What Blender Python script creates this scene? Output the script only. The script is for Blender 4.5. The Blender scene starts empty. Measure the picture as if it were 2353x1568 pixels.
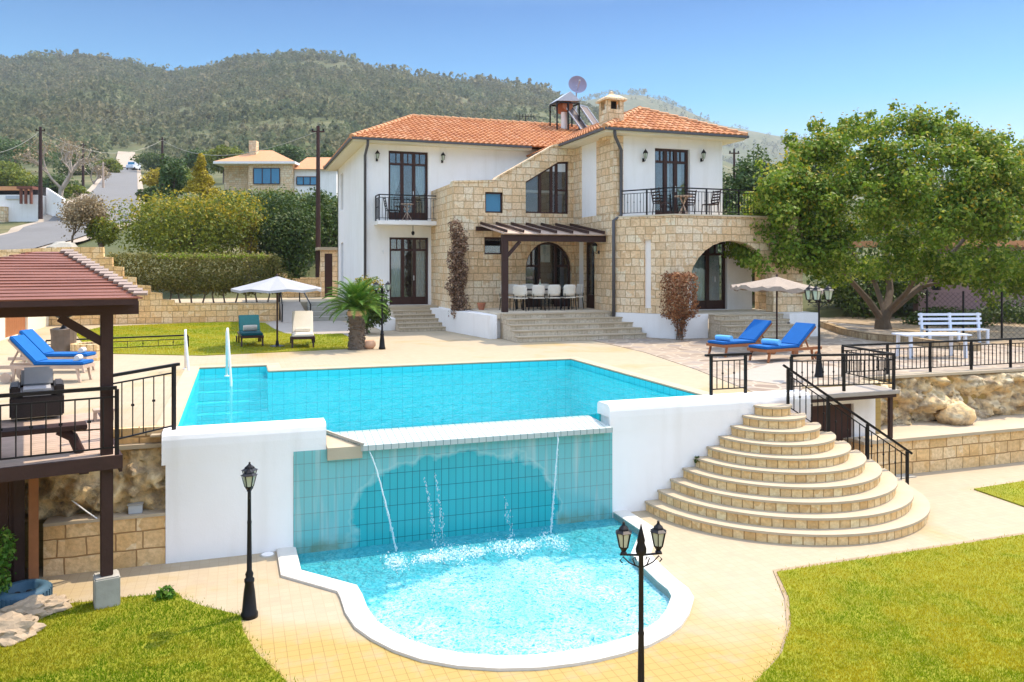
import bpy, bmesh, math, random
import numpy as np
from mathutils import Vector, Matrix, noise as mnoise
from mathutils.geometry import tessellate_polygon
C = bpy.context.scene.collection
R = math.radians
# ------------------------------------------------------------------ camera
TH = R(19.0); CT, ST = math.cos(TH), math.sin(TH)
H = 2.4; F = 1830.0; HOR = 614.0; CX = 1176.5
cam = bpy.data.cameras.new('camera'); camo = bpy.data.objects.new('camera', cam); C.objects.link(camo)
camo.location = (0, 0, H); camo.rotation_euler = (R(90), 0, -TH)
cam.lens = 28.0; cam.sensor_width = 36.0; cam.shift_y = -(784 - HOR) / 2353.0
cam.clip_start = 0.1; cam.clip_end = 9000
bpy.context.scene.camera = camo
# ------------------------------------------------------------------ world, sun, exposure
SUN_EL = R(58); SUN_AZ = (0.945, 0.326)
wd = bpy.data.worlds.new('World'); bpy.context.scene.world = wd; wd.use_nodes = True
wn = wd.node_tree.nodes; wl = wd.node_tree.links; wn.clear()
sky = wn.new('ShaderNodeTexSky'); sky.sky_type = 'NISHITA'; sky.sun_disc = False
sky.sun_elevation = SUN_EL; sky.sun_rotation = math.atan2(SUN_AZ[0], SUN_AZ[1])
sky.altitude = 100; sky.air_density = 1.0; sky.dust_density = 0.15; sky.ozone_density = 4.0
bg = wn.new('ShaderNodeBackground'); bg.inputs['Strength'].default_value = 0.12
wo = wn.new('ShaderNodeOutputWorld')
tint = wn.new('ShaderNodeMix'); tint.data_type = 'RGBA'; tint.blend_type = 'MULTIPLY'; tint.inputs[0].default_value = 1.0; tint.clamp_result = False
# clear blue towards the horizon, an added warm fill overhead, out of view, for shaded fronts
tc = wn.new('ShaderNodeTexCoord'); sx = wn.new('ShaderNodeSeparateXYZ'); wl.new(tc.outputs['Generated'], sx.inputs[0])
rp = wn.new('ShaderNodeValToRGB'); wl.new(sx.outputs[2], rp.inputs[0]); el_ = rp.color_ramp.elements
for pos_, col_ in ((0.0, (.145, .128, .112)), (.12, (.10, .115, .108)), (.20, (.03, .092, .11)), (.31, (.002, .050, .084)), (.36, (.10, .12, .12)), (.47, (1, .71, .50)), (1.0, (1, .70, .48))):
    e_ = el_[0] if pos_ == 0 else (el_[-1] if pos_ == 1 else el_.new(pos_)); e_.color = (*col_, 1)
sc_ = wn.new('ShaderNodeVectorMath'); sc_.operation = 'SCALE'; sc_.inputs['Scale'].default_value = 4.4; wl.new(rp.outputs[0], sc_.inputs[0]); wl.new(sc_.outputs[0], tint.inputs[7])
wl.new(sky.outputs[0], tint.inputs[6]); wl.new(tint.outputs[2], bg.inputs[0]); wl.new(bg.outputs[0], wo.inputs[0])
sl = bpy.data.lights.new('sun', 'SUN'); sl.energy = 2.05; sl.angle = R(0.5); sl.color = (1.0, 0.875, 0.68)
so = bpy.data.objects.new('sun', sl); C.objects.link(so)
sv = Vector((SUN_AZ[0] * math.cos(SUN_EL), SUN_AZ[1] * math.cos(SUN_EL), math.sin(SUN_EL)))
so.rotation_euler = sv.to_track_quat('Z', 'Y').to_euler(); so.location = (20, 10, 40)
vs = bpy.context.scene.view_settings
vs.view_transform = 'Standard'; vs.look = 'None'; vs.exposure = 1.48; vs.gamma = 1.0
# ------------------------------------------------------------------ projection helpers (photo measured at 2353 x 1568)
def W(lat, d): return (lat * CT + d * ST, -lat * ST + d * CT)
def G(px, py, z=0.0):            # ground point seen at a pixel, on the level z
    d = (H - z) * F / (py - HOR); x, y = W((px - CX) / F * d, d); return Vector((x, y, z))
def OY(px, py, Y):               # point seen at a pixel on the facade plane y = Y
    q = (px - CX) / F; d = Y / (CT - q * ST); x, y = W(q * d, d); return Vector((x, Y, H + (HOR - py) / F * d))
def OX(px, py, X):               # point on the side plane x = X
    q = (px - CX) / F; d = X / (q * CT + ST); x, y = W(q * d, d); return Vector((X, y, H + (HOR - py) / F * d))
def AT(px, py, d):               # point at depth d
    x, y = W((px - CX) / F * d, d); return Vector((x, y, H + (HOR - py) / F * d))
# ------------------------------------------------------------------ objects
ORG = {}
def tag(o, label=None, cat=None, group=None, kind=None):
    if label: o['label'] = label
    if cat: o['category'] = cat
    if group: o['group'] = group
    if kind: o['kind'] = kind
    return o
def thing(name, label, cat, loc=(0, 0, 0), rot=0.0, group=None):
    o = bpy.data.objects.new(name, None); C.objects.link(o); o.empty_display_size = 0.2
    o.location = loc; o.rotation_euler = (0, 0, rot); ORG[o.name] = Vector(loc)
    return tag(o, label, cat, group)
def root_loc(p):
    while p.parent: p = p.parent
    return ORG.get(p.name, Vector((0, 0, 0)))
def kids(o): return [c for c in bpy.data.objects if c.parent == o]
def copy_tree(o, parent=None):
    c = o.copy(); C.objects.link(c); c.parent = parent
    for ch in kids(o): copy_tree(ch, c)
    return c
class MB:
    def __init__(s): s.v = []; s.f = []; s.uv = None
    def add(s, vs, fs):
        b = len(s.v); s.v += [tuple(v) for v in vs]; s.f += [tuple(i + b for i in f) for f in fs]; return s
    def box(s, c, d, rz=0.0, ry=0.0, rx=0.0, M=None):
        hx, hy, hz = d[0] / 2, d[1] / 2, d[2] / 2
        vs = [Vector((x, y, z)) for z in (-hz, hz) for x, y in ((-hx, -hy), (hx, -hy), (hx, hy), (-hx, hy))]
        if rz or ry or rx:
            m = Matrix.Rotation(rz, 3, 'Z') @ Matrix.Rotation(ry, 3, 'Y') @ Matrix.Rotation(rx, 3, 'X'); vs = [m @ v for v in vs]
        c = Vector(c)
        return s.add([v + c for v in vs], [(3, 2, 1, 0), (4, 5, 6, 7), (0, 1, 5, 4), (1, 2, 6, 5), (2, 3, 7, 6), (3, 0, 4, 7)])
    def bx(s, x0, x1, y0, y1, z0, z1):
        return s.box(((x0 + x1) / 2, (y0 + y1) / 2, (z0 + z1) / 2), (x1 - x0, y1 - y0, z1 - z0))
    def bar(s, a, b, w, h=None, up=(0, 0, 1)):        # square bar from a to b
        a, b = Vector(a), Vector(b); h = h or w; t = (b - a).normalized(); u = Vector(up)
        if abs(t.dot(u)) > .98: u = Vector((1, 0, 0))
        x = t.cross(u).normalized() * (w / 2); y = x.cross(t).normalized() * (h / 2)
        vs = [p + q for p in (a, b) for q in (-x - y, x - y, x + y, -x + y)]
        return s.add(vs, [(3, 2, 1, 0), (4, 5, 6, 7), (0, 1, 5, 4), (1, 2, 6, 5), (2, 3, 7, 6), (3, 0, 4, 7)])
    def tube(s, pts, r, n=8, cap=True):
        pts = [Vector(p) for p in pts]; k = len(pts); rs = r if isinstance(r, (list, tuple)) else [r] * k
        vs = []; fs = []; pu = None
        for i, p in enumerate(pts):
            t = (pts[min(i + 1, k - 1)] - pts[max(i - 1, 0)]).normalized()
            u = pu if pu is not None else (Vector((0, 0, 1)) if abs(t.z) < .9 else Vector((1, 0, 0)))
            x = t.cross(u); x = x.normalized() if x.length > 1e-5 else Vector((1, 0, 0)); y = t.cross(x).normalized(); pu = x.cross(t)
            for j in range(n):
                a = 2 * math.pi * j / n; vs.append(p + (x * math.cos(a) + y * math.sin(a)) * rs[i])
        for i in range(k - 1):
            for j in range(n):
                fs.append((i * n + j, i * n + (j + 1) % n, (i + 1) * n + (j + 1) % n, (i + 1) * n + j))
        if cap: fs += [tuple(range(n))[::-1], tuple((k - 1) * n + j for j in range(n))]
        return s.add(vs, fs)
    def lathe(s, prof, c=(0, 0, 0), n=16, ph=0.0):
        c = Vector(c); vs = []; fs = []; k = len(prof)
        for r, z in prof:
            for j in range(n):
                a = 2 * math.pi * j / n + ph; vs.append(c + Vector((r * math.cos(a), r * math.sin(a), z)))
        for i in range(k - 1):
            for j in range(n): fs.append((i * n + j, i * n + (j + 1) % n, (i + 1) * n + (j + 1) % n, (i + 1) * n + j))
        fs += [tuple(range(n))[::-1], tuple((k - 1) * n + j for j in range(n))]
        return s.add(vs, fs)
    def prism(s, poly, z0, z1, holes=(), bottom=True, sides=True):
        loops = [list(poly)] + [list(h) for h in holes]
        tr = tessellate_polygon([[Vector((p[0], p[1], 0)) for p in l] for l in loops]); flat = [p for l in loops for p in l]; n = len(flat)
        vs = [(p[0], p[1], z1) for p in flat]; fs = [tuple(t) for t in tr]
        if bottom or sides: vs += [(p[0], p[1], z0) for p in flat]
        if bottom: fs += [tuple(i + n for i in t[::-1]) for t in tr]
        if sides:
            b = 0
            for l in loops:
                m = len(l)
                for i in range(m): fs.append((b + i, b + (i + 1) % m, n + b + (i + 1) % m, n + b + i))
                b += m
        return s.add(vs, fs)
    def build(s, name, m, parent=None, w=False, smooth=False, fix=True, bevel=0.0):
        off = root_loc(parent) if (parent is not None and w) else Vector((0, 0, 0))
        me = bpy.data.meshes.new(name); me.from_pydata([(v[0] - off.x, v[1] - off.y, v[2] - off.z) for v in s.v], [], s.f)
        if fix or bevel:
            bm = bmesh.new(); bm.from_mesh(me)
            if bevel:
                bmesh.ops.bevel(bm, geom=bm.edges[:], offset=bevel, segments=2, affect='EDGES', clamp_overlap=True)
            bmesh.ops.recalc_face_normals(bm, faces=bm.faces[:]); bm.to_mesh(me); bm.free()
        uvbox(me, off); me.materials.append(m)
        if smooth: me.polygons.foreach_set('use_smooth', [True] * len(me.polygons))
        o = bpy.data.objects.new(name, me); C.objects.link(o); o.parent = parent
        return o
def uvbox(me, off=Vector((0, 0, 0))):
    uv = me.uv_layers.new(name='UVMap').data
    vs = me.vertices
    for p in me.polygons:
        n = p.normal
        if abs(n.z) > .75:
            for li in p.loop_indices:
                c = vs[me.loops[li].vertex_index].co + off; uv[li].uv = (c.x, c.y)
        else:
            t = Vector((-n.y, n.x, 0)).normalized()
            if abs(t.x) > .85: t = Vector((1 if t.x > 0 else -1, 0, 0)) if abs(t.x) > .999 else t
            for li in p.loop_indices:
                c = vs[me.loops[li].vertex_index].co + off; uv[li].uv = (c.dot(t), c.z)
def np_mesh(name, V, Fq, m, parent=None, off=None, smooth=False):
    V = np.asarray(V, dtype=np.float32).reshape(-1, 3)
    if off is not None: V = V - np.array(off, dtype=np.float32)
    Fq = np.asarray(Fq, dtype=np.int32); k = Fq.shape[1]; nf = len(Fq)
    me = bpy.data.meshes.new(name); me.vertices.add(len(V)); me.vertices.foreach_set('co', V.ravel())
    me.loops.add(nf * k); me.loops.foreach_set('vertex_index', Fq.ravel())
    me.polygons.add(nf); me.polygons.foreach_set('loop_start', np.arange(0, nf * k, k, dtype=np.int32))
    try: me.polygons.foreach_set('loop_total', np.full(nf, k, dtype=np.int32))
    except Exception: pass
    me.update(calc_edges=True); me.validate()
    if smooth: me.polygons.foreach_set('use_smooth', [True] * nf)
    me.materials.append(m)
    o = bpy.data.objects.new(name, me); C.objects.link(o); o.parent = parent
    return o
# foliage: many small leaf faces scattered through clumps
def leaf_verts(P, Nrm, size, aspect, rng, curl=0.25):
    n = len(P); a = rng.normal(size=(n, 3)); t = np.cross(Nrm, a); t /= np.linalg.norm(t, axis=1, keepdims=True) + 1e-9
    b = np.cross(Nrm, t); L = (size * rng.uniform(.6, 1.4, n))[:, None]
    V = np.stack([P - t * L * .5, P + b * L * aspect * .5 + Nrm * L * curl * .3, P + t * L * .5, P - b * L * aspect * .5 + Nrm * L * curl * .3], 1)
    return V
def clump_points(cl, n, rng, shell=0.55):
    cl = np.array(cl, float); wgt = (cl[:, 3] * cl[:, 4] + cl[:, 3] * cl[:, 5] + cl[:, 4] * cl[:, 5]); wgt = wgt / wgt.sum()
    k = rng.choice(len(cl), n, p=wgt); d = rng.normal(size=(n, 3)); d /= np.linalg.norm(d, axis=1, keepdims=True)
    rr = (shell + (1 - shell) * rng.random(n) ** .7)[:, None] * (1 + .12 * rng.normal(size=n))[:, None]
    return cl[k, :3] + d * rr * cl[k, 3:6], d
def foliage(name, cl, n, size, m, parent, seed=0, aspect=.55, shell=.55, up=.35):
    rng = np.random.default_rng(seed); P, D = clump_points(cl, n, rng, shell)
    N = D * .7 + rng.normal(size=(n, 3)) * .6; N[:, 2] += up; N /= np.linalg.norm(N, axis=1, keepdims=True)
    V = leaf_verts(P, N, size, aspect, rng); Fq = np.arange(n * 4).reshape(-1, 4)
    return np_mesh(name, V, Fq, m, parent, root_loc(parent) if parent else None)
def sub_clumps(c, r, k, seed, rs=(.35, .55), flat=0.0):
    rng = random.Random(seed); out = []
    for i in range(k):
        while True:
            p = Vector((rng.uniform(-1, 1), rng.uniform(-1, 1), rng.uniform(-1, 1)))
            if p.length <= 1: break
        if p.length < .55: p = p.normalized() * rng.uniform(.5, .8)
        q = rng.uniform(*rs)
        out.append((c[0] + p.x * r[0] * .72, c[1] + p.y * r[1] * .72, c[2] + p.z * r[2] * .72, r[0] * q, r[1] * q, r[2] * q))
    return out
def box_foliage(name, x0, x1, y0, y1, z0, z1, n, size, m, parent, seed=0, jit=.06, loc=None):
    rng = np.random.default_rng(seed); P = rng.random((n, 3)); ax = rng.choice(3, n, p=[.2, .45, .35]); sd = rng.integers(0, 2, n)
    P[np.arange(n), ax] = sd + rng.normal(size=n) * .02 * (1 - 2 * sd)
    D = P - .5; D /= np.linalg.norm(D, axis=1, keepdims=True)
    P = P * np.array([x1 - x0, y1 - y0, z1 - z0]) + np.array([x0, y0, z0]) + rng.normal(size=(n, 3)) * jit
    N = D + rng.normal(size=(n, 3)) * .6; N /= np.linalg.norm(N, axis=1, keepdims=True)
    return np_mesh(name, leaf_verts(P, N, size, .6, rng), np.arange(n * 4).reshape(-1, 4), m, parent, root_loc(parent) if parent else None)
def in_poly(P, poly):
    x, y = P[:, 0], P[:, 1]; ins = np.zeros(len(P), bool); k = len(poly); j = k - 1
    for i in range(k):
        xi, yi = poly[i][0], poly[i][1]; xj, yj = poly[j][0], poly[j][1]
        c = ((yi > y) != (yj > y)) & (x < (xj - xi) * (y - yi) / (yj - yi + 1e-12) + xi); ins ^= c; j = i
    return ins
def grass(name, poly, z, n, h, m, seed=0, near=None):
    rng = np.random.default_rng(seed); pl = np.array([(p[0], p[1]) for p in poly]); lo, hi = pl.min(0), pl.max(0); out = []
    got = 0
    while got < n:
        P = rng.random((n * 2, 2)) * (hi - lo) + lo; P = P[in_poly(P, pl)]
        if near is not None:
            dd = P[:, 0] * ST + P[:, 1] * CT; P = P[(rng.random(len(P)) < np.clip(near / np.maximum(dd, 1), 0, 1) ** 2) & (dd > 3)]
        out.append(P); got += len(P)
    P = np.concatenate(out)[:n] + rng.normal(size=(n, 2)) * np.where(rng.random(n) < .25, .06, .015)[:, None]; P = np.c_[P, np.full(n, z)]
    a = rng.random(n) * 6.283; t = np.c_[np.cos(a), np.sin(a), np.zeros(n)]; L = h * rng.uniform(.5, 1.3, n)[:, None]; ww = h * .28
    tip = P + np.c_[rng.normal(size=(n, 2)) * .45, np.ones(n)] * L
    V = np.stack([P - t * ww * .5, P + t * ww * .5, tip], 1)
    o = np_mesh(name, V, np.arange(n * 3).reshape(-1, 3), m); return tag(o, kind='stuff')
# walls with openings: outline lo/hi are piecewise-linear in u; holes are (a, b, lo(u), hi(u))
def pw(pts):
    xs = [p[0] for p in pts]; zs = [p[1] for p in pts]
    return lambda u: float(np.interp(u, xs, zs))
def rect(a, b, z0, z1): return (a, b, (lambda u: z0), (lambda u: z1), [a, b])
def arch(c, r, z0, zs, ry=None, n=14):
    ry = ry or r
    return (c - r, c + r, (lambda u: z0), (lambda u: zs + ry * math.sqrt(max(0, 1 - ((u - c) / r) ** 2))), [c - r * math.cos(math.pi * i / n) for i in range(n + 1)])
def polyhole(pl, pu):
    return (pl[0][0], pl[-1][0], pw(pl), pw(pu), sorted(set([p[0] for p in pl] + [p[0] for p in pu])))
def wall(mb, o, ang, t, u0, u1, lo, hi, holes=(), brk=()):
    ux = Vector((math.cos(ang), math.sin(ang), 0)); nx = Vector((-ux.y, ux.x, 0)) * t; o = Vector((o[0], o[1], 0))
    bs = {round(u0, 5), round(u1, 5)} | {round(b, 5) for b in brk if u0 < b < u1}
    for h in holes: bs |= {round(b, 5) for b in h[4] if u0 <= b <= u1}
    bs = sorted(bs); e = 1e-4
    fl = lo if callable(lo) else (lambda u: lo); fh = hi if callable(hi) else (lambda u: hi)
    for a, b in zip(bs, bs[1:]):
        if b - a < 1e-5: continue
        m = (a + b) / 2; hs = sorted([h for h in holes if h[0] < m < h[1]], key=lambda h: h[2](m)); A, B = a + e, b - e
        cur = (fl(A), fl(B)); segs = []
        for h in hs:
            segs.append((cur[0], h[2](A), cur[1], h[2](B))); cur = (h[3](A), h[3](B))
        segs.append((cur[0], fh(A), cur[1], fh(B)))
        for l0, h0, l1, h1 in segs:
            if h0 - l0 < .002 and h1 - l1 < .002: continue
            h0 = max(h0, l0); h1 = max(h1, l1)
            p = [o + ux * a + Vector((0, 0, l0)), o + ux * b + Vector((0, 0, l1)), o + ux * b + Vector((0, 0, h1)), o + ux * a + Vector((0, 0, h0))]
            mb.add(p + [q + nx for q in p], [(0, 1, 2, 3), (7, 6, 5, 4), (0, 4, 5, 1), (3, 2, 6, 7), (0, 3, 7, 4), (1, 5, 6, 2)])
    return mb
# ------------------------------------------------------------------ materials
class NT:
    def __init__(s, name):
        s.m = bpy.data.materials.new(name); s.m.use_nodes = True; s.t = s.m.node_tree; s.t.nodes.clear()
    def n(s, typ, ins=None, **pr):
        nd = s.t.nodes.new(typ)
        for k, v in pr.items(): setattr(nd, k, v)
        for k, v in (ins or {}).items(): s.set(nd.inputs[k], v)
        return nd
    def set(s, sock, v):
        if isinstance(v, bpy.types.NodeSocket): s.t.links.new(v, sock)
        elif isinstance(v, (tuple, list)) and sock.type == 'RGBA' and len(v) == 3: sock.default_value = (*v, 1)
        else: sock.default_value = v
    def mix(s, f, a, b, bt='MIX'):
        nd = s.n('ShaderNodeMix', data_type='RGBA', blend_type=bt, clamp_factor=True)
        s.set(nd.inputs[0], f); s.set(nd.inputs[6], a); s.set(nd.inputs[7], b); return nd.outputs[2]
    def ramp(s, f, stops):
        nd = s.n('ShaderNodeValToRGB', {'Fac': f}); el = nd.color_ramp.elements
        while len(el) < len(stops): el.new(.5)
        for e, (p, c) in zip(el, stops):
            e.position = p; e.color = (*c, 1) if len(c) == 3 else c
        return nd.outputs[0]
    def math(s, op, a, b=0.0, c=0.0):
        nd = s.n('ShaderNodeMath', operation=op); s.set(nd.inputs[0], a); s.set(nd.inputs[1], b); s.set(nd.inputs[2], c); return nd.outputs[0]
    def coord(s, which='Object'): return s.n('ShaderNodeTexCoord').outputs[which]
    def noise(s, scale, detail=4, co=None, rough=.55, dist=0.0):
        d = {'Scale': scale, 'Detail': detail, 'Roughness': rough, 'Distortion': dist}
        if co is not None: d['Vector'] = co
        return s.n('ShaderNodeTexNoise', d).outputs['Fac']
    def bump(s, h, st=.3, dist=.02): return s.n('ShaderNodeBump', {'Height': h, 'Strength': st, 'Distance': dist}).outputs[0]
    def out(s, sh): s.t.links.new(sh, s.n('ShaderNodeOutputMaterial').inputs[0]); return s.m
    def pbr(s, col, rough=.7, bump=None, metal=0.0, spec=.3, **kw):
        d = {'Base Color': col, 'Roughness': rough, 'Metallic': metal, 'Specular IOR Level': spec}; d.update(kw)
        if bump is not None: d['Normal'] = bump
        return s.out(s.n('ShaderNodeBsdfPrincipled', d).outputs[0])
def plain(name, c, rough=.6, var=.15, sc=6.0, bs=0.0, bsc=40.0, metal=0.0, spec=.3):
    k = NT(name); co = k.coord(); f = k.noise(sc, 5, co)
    col = k.mix(k.math('MULTIPLY', f, 1.0), tuple(x * (1 - var) for x in c), tuple(min(1, x * (1 + var)) for x in c))
    b = k.bump(k.noise(bsc, 3, co), bs, .01) if bs else None
    return k.pbr(col, rough, b, metal, spec)
def blocks(name, bw, bh, c1, c2, c3, mortar, ms=.012, bump=.5, wob=.03, off=.5, sq=.8, rough=.85):
    k = NT(name); uv = k.coord('UV'); nz = k.n('ShaderNodeTexNoise', {'Vector': uv, 'Scale': 2.2, 'Detail': 3.0})
    v = k.n('ShaderNodeVectorMath', operation='SUBTRACT'); k.set(v.inputs[0], nz.outputs['Color']); v.inputs[1].default_value = (.5, .5, .5)
    v2 = k.n('ShaderNodeVectorMath', operation='SCALE'); k.set(v2.inputs[0], v.outputs[0]); v2.inputs['Scale'].default_value = wob * 2
    v3 = k.n('ShaderNodeVectorMath', operation='ADD'); k.set(v3.inputs[0], uv); k.set(v3.inputs[1], v2.outputs[0])
    b = k.n('ShaderNodeTexBrick', {'Vector': v3.outputs[0], 'Color1': c1, 'Color2': c2, 'Mortar': mortar, 'Scale': 1.0, 'Mortar Size': ms, 'Mortar Smooth': .3, 'Bias': 0.0, 'Brick Width': bw, 'Row Height': bh}, offset=off, squash=sq, squash_frequency=3)
    n1 = k.noise(1.1, 3, uv); n2 = k.noise(14, 5, uv)
    fx = k.n('ShaderNodeVectorMath', {0: v3.outputs[0], 1: (1 / bw, 1 / bh, 1)}, operation='MULTIPLY'); fl = k.n('ShaderNodeVectorMath', {0: fx.outputs[0]}, operation='FLOOR'); wv = k.n('ShaderNodeTexWhiteNoise', {'Vector': fl.outputs[0]}, noise_dimensions='3D')
    vary = k.ramp(wv.outputs['Value'], [(0, tuple(x * .74 for x in c2)), (.3, c2), (.6, c1), (.9, c3), (1, tuple(min(.92, x * 1.1) for x in c3))])
    base = k.mix(b.outputs['Fac'], k.mix(.62, b.outputs[0], vary), mortar)
    col = k.mix(k.math('MULTIPLY', k.ramp(n1, [(.40, (0, 0, 0)), (.65, (1, 1, 1))]), .35), base, c3)
    col = k.mix(b.outputs['Fac'], col, mortar)
    col = k.mix(k.math('MULTIPLY', k.ramp(n2, [(.35, (1, 1, 1)), (.6, (0, 0, 0))]), .45), col, tuple(x * .55 for x in c2))
    hgt = k.math('SUBTRACT', k.math('MULTIPLY', n2, .5), k.math('MULTIPLY', b.outputs['Fac'], .9))
    return k.pbr(col, rough, k.bump(hgt, bump, .045), 0, .2)
def leafmat(name, c1, c2, c3=None, tr=.3, sp=.25):
    k = NT(name); g = k.n('ShaderNodeNewGeometry'); rnd = g.outputs['Random Per Island']
    st = [(0, c1), (.6, c2)] + ([(1, c3)] if c3 else [(1, tuple(x * 1.3 for x in c2))])
    col = k.ramp(rnd, st); big = k.noise(.9, 3, k.coord()); col = k.mix(k.ramp(big, [(.35, (0, 0, 0)), (.65, (1, 1, 1))]), col, k.mix(.5, col, c2))
    d = k.n('ShaderNodeBsdfPrincipled', {'Base Color': col, 'Roughness': .55, 'Specular IOR Level': sp}); t = k.n('ShaderNodeBsdfTranslucent', {'Color': col})
    mx = k.n('ShaderNodeMixShader', {0: tr}); k.set(mx.inputs[1], d.outputs[0]); k.set(mx.inputs[2], t.outputs[0])
    return k.out(mx.outputs[0])
def glassmat(name, tint, refl=.2, rough=.03):
    k = NT(name); f = k.n('ShaderNodeFresnel', {'IOR': 1.5}); fac = k.math('ADD', f.outputs[0], refl)
    t = k.n('ShaderNodeBsdfTransparent', {'Color': tint}); g = k.n('ShaderNodeBsdfGlossy', {'Color': (.9, .95, 1), 'Roughness': rough})
    mx = k.n('ShaderNodeMixShader', {0: fac}); k.set(mx.inputs[1], t.outputs[0]); k.set(mx.inputs[2], g.outputs[0]); return k.out(mx.outputs[0])
def tiles(name, tw, th, c1, c2, grout, ms=.006, stain=None, rough=.25, off=0.0):
    k = NT(name); uv = k.coord('UV')
    b = k.n('ShaderNodeTexBrick', {'Vector': uv, 'Color1': c1, 'Color2': c2, 'Mortar': grout, 'Scale': 1.0, 'Mortar Size': ms, 'Mortar Smooth': .1, 'Bias': 0.0, 'Brick Width': tw, 'Row Height': th}, offset=off, squash=1.0)
    col = b.outputs[0]
    if stain:
        n1 = k.noise(.9, 3, uv); col = k.mix(k.math('MULTIPLY', k.ramp(n1, [(.48, (0, 0, 0)), (.62, (1, 1, 1))]), .7), col, stain)
    return k.pbr(col, rough, k.bump(k.math('MULTIPLY', b.outputs['Fac'], -1.0), .3, .01), 0, .5)
M = {}
def plastermat(name, c, dirt):
    k = NT(name); co = k.coord(); v = k.n('ShaderNodeVectorMath', {0: co, 1: (2.2, 2.2, .22)}, operation='MULTIPLY').outputs[0]
    st = k.ramp(k.noise(1.6, 5, v, .6), [(.52, (0, 0, 0)), (.74, (1, 1, 1))]); bl = k.ramp(k.noise(.7, 5, co, .62), [(.42, (0, 0, 0)), (.72, (1, 1, 1))])
    col = k.mix(k.math('MULTIPLY', st, .30), c, dirt); col = k.mix(k.math('MULTIPLY', bl, .22), col, dirt); h = k.math('ADD', k.noise(5, 4, co), k.math('MULTIPLY', k.noise(60, 3, co), .35))
    return k.pbr(col, .88, k.bump(h, .35, .012), 0, .2)
M['plaster'] = plastermat('white plaster', (.93, .885, .84), (.72, .66, .58))
M['soffit'] = plain('cream soffit paint', (.84, .76, .58), .8, .05)
M['stone'] = blocks('pale limestone blocks', .38, .27, (.95, .71, .44), (.87, .57, .30), (.95, .81, .60), (.60, .40, .21), .013, 1.0)
M['stone_big'] = blocks('ochre limestone blocks', .44, .25, (.90, .60, .28), (.78, .47, .19), (.90, .70, .44), (.36, .20, .08), .011, .7)
M['stone_step'] = blocks('ochre step facing', .17, .4, (.92, .63, .29), (.82, .51, .21), (.92, .73, .43), (.45, .27, .11), .009, .7, .012, 0.0, 1.0)
M['stone_brown'] = blocks('brown limestone blocks', .36, .22, (.50, .36, .20), (.38, .25, .13), (.56, .43, .27), (.22, .14, .08), .014, .6)  # darker brown stone of the tree bed edging
def rockmat():
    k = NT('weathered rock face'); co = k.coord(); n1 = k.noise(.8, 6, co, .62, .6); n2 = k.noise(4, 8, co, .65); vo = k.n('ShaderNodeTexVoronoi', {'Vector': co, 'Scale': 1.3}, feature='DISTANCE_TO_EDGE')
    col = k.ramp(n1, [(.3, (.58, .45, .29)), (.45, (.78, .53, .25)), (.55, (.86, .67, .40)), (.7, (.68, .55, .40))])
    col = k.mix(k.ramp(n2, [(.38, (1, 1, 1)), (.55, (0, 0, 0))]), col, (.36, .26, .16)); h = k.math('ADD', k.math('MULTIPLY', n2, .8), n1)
    return k.pbr(col, .9, k.bump(h, .8, .12), 0, .15)
M['rock'] = rockmat()
M['pale_rock'] = plain('pale garden rock', (.40, .30, .20), .9, .35, 5, .8, 12)
def rooftile():
    k = NT('terracotta roof tiles'); uv = k.coord('UV'); sc = k.n('ShaderNodeVectorMath', operation='MULTIPLY'); k.set(sc.inputs[0], uv); sc.inputs[1].default_value = (1 / .24, 1 / .36, 1)
    fl = k.n('ShaderNodeVectorMath', operation='FLOOR'); k.set(fl.inputs[0], sc.outputs[0]); wn_ = k.n('ShaderNodeTexWhiteNoise', {'Vector': fl.outputs[0]}, noise_dimensions='3D')
    col = k.ramp(wn_.outputs['Value'], [(0, (.36, .105, .026)), (.5, (.47, .158, .040)), (.85, (.53, .21, .07)), (1, (.58, .29, .15))])
    col = k.mix(k.math('MULTIPLY', k.noise(5, 4, uv), .45), col, (.54, .28, .14)); return k.pbr(col, .75, k.bump(k.noise(40, 3, uv), .2, .01), 0, .25)
M['tile'] = rooftile()
M['ridge'] = plain('pale ridge tiles', (.58, .28, .13), .75, .25, 4)
M['wood'] = plain('dark brown joinery', (.055, .022, .016), .45, .3, 9)
M['wood_beam'] = plain('dark stained beam', (.048, .021, .016), .6, .3, 7, .3, 30)
M['wood_red'] = plain('red brown roof boards', (.21, .075, .045), .6, .3, 4, .4, 30)
M['wood_grey'] = plain('weathered pale plank', (.52, .38, .29), .75, .3, 5)
M['wood_warm'] = plain('warm teak', (.33, .12, .045), .5, .25, 9)
M['wood_door'] = plain('dark shed boards', (.07, .03, .02), .7, .3, 6, .3)
M['iron'] = plain('black wrought iron', (.022, .02, .021), .42, .2, 20, 0, 40, .6)
M['pipe'] = plain('grey rain pipe', (.10, .095, .10), .5, .1)
M['glass'] = glassmat('window glass', (.78, .84, .86), .11)
M['glass_blue'] = plain('blue tinted glass', (.03, .20, .36), .08, .2, .5, 0, 40, 0, .8)
M['lampglass'] = plain('frosted lantern glass', (.50, .55, .42), .25, .12, 9, 0, 40, 0, .6)
M['curtain'] = plain('pale curtain', (.88, .90, .87), .9, .1)
M['dark'] = plain('dark interior', (.014, .012, .012), .9, .2)  # near-black; as interior panels it paints the dark of unlit rooms
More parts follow.
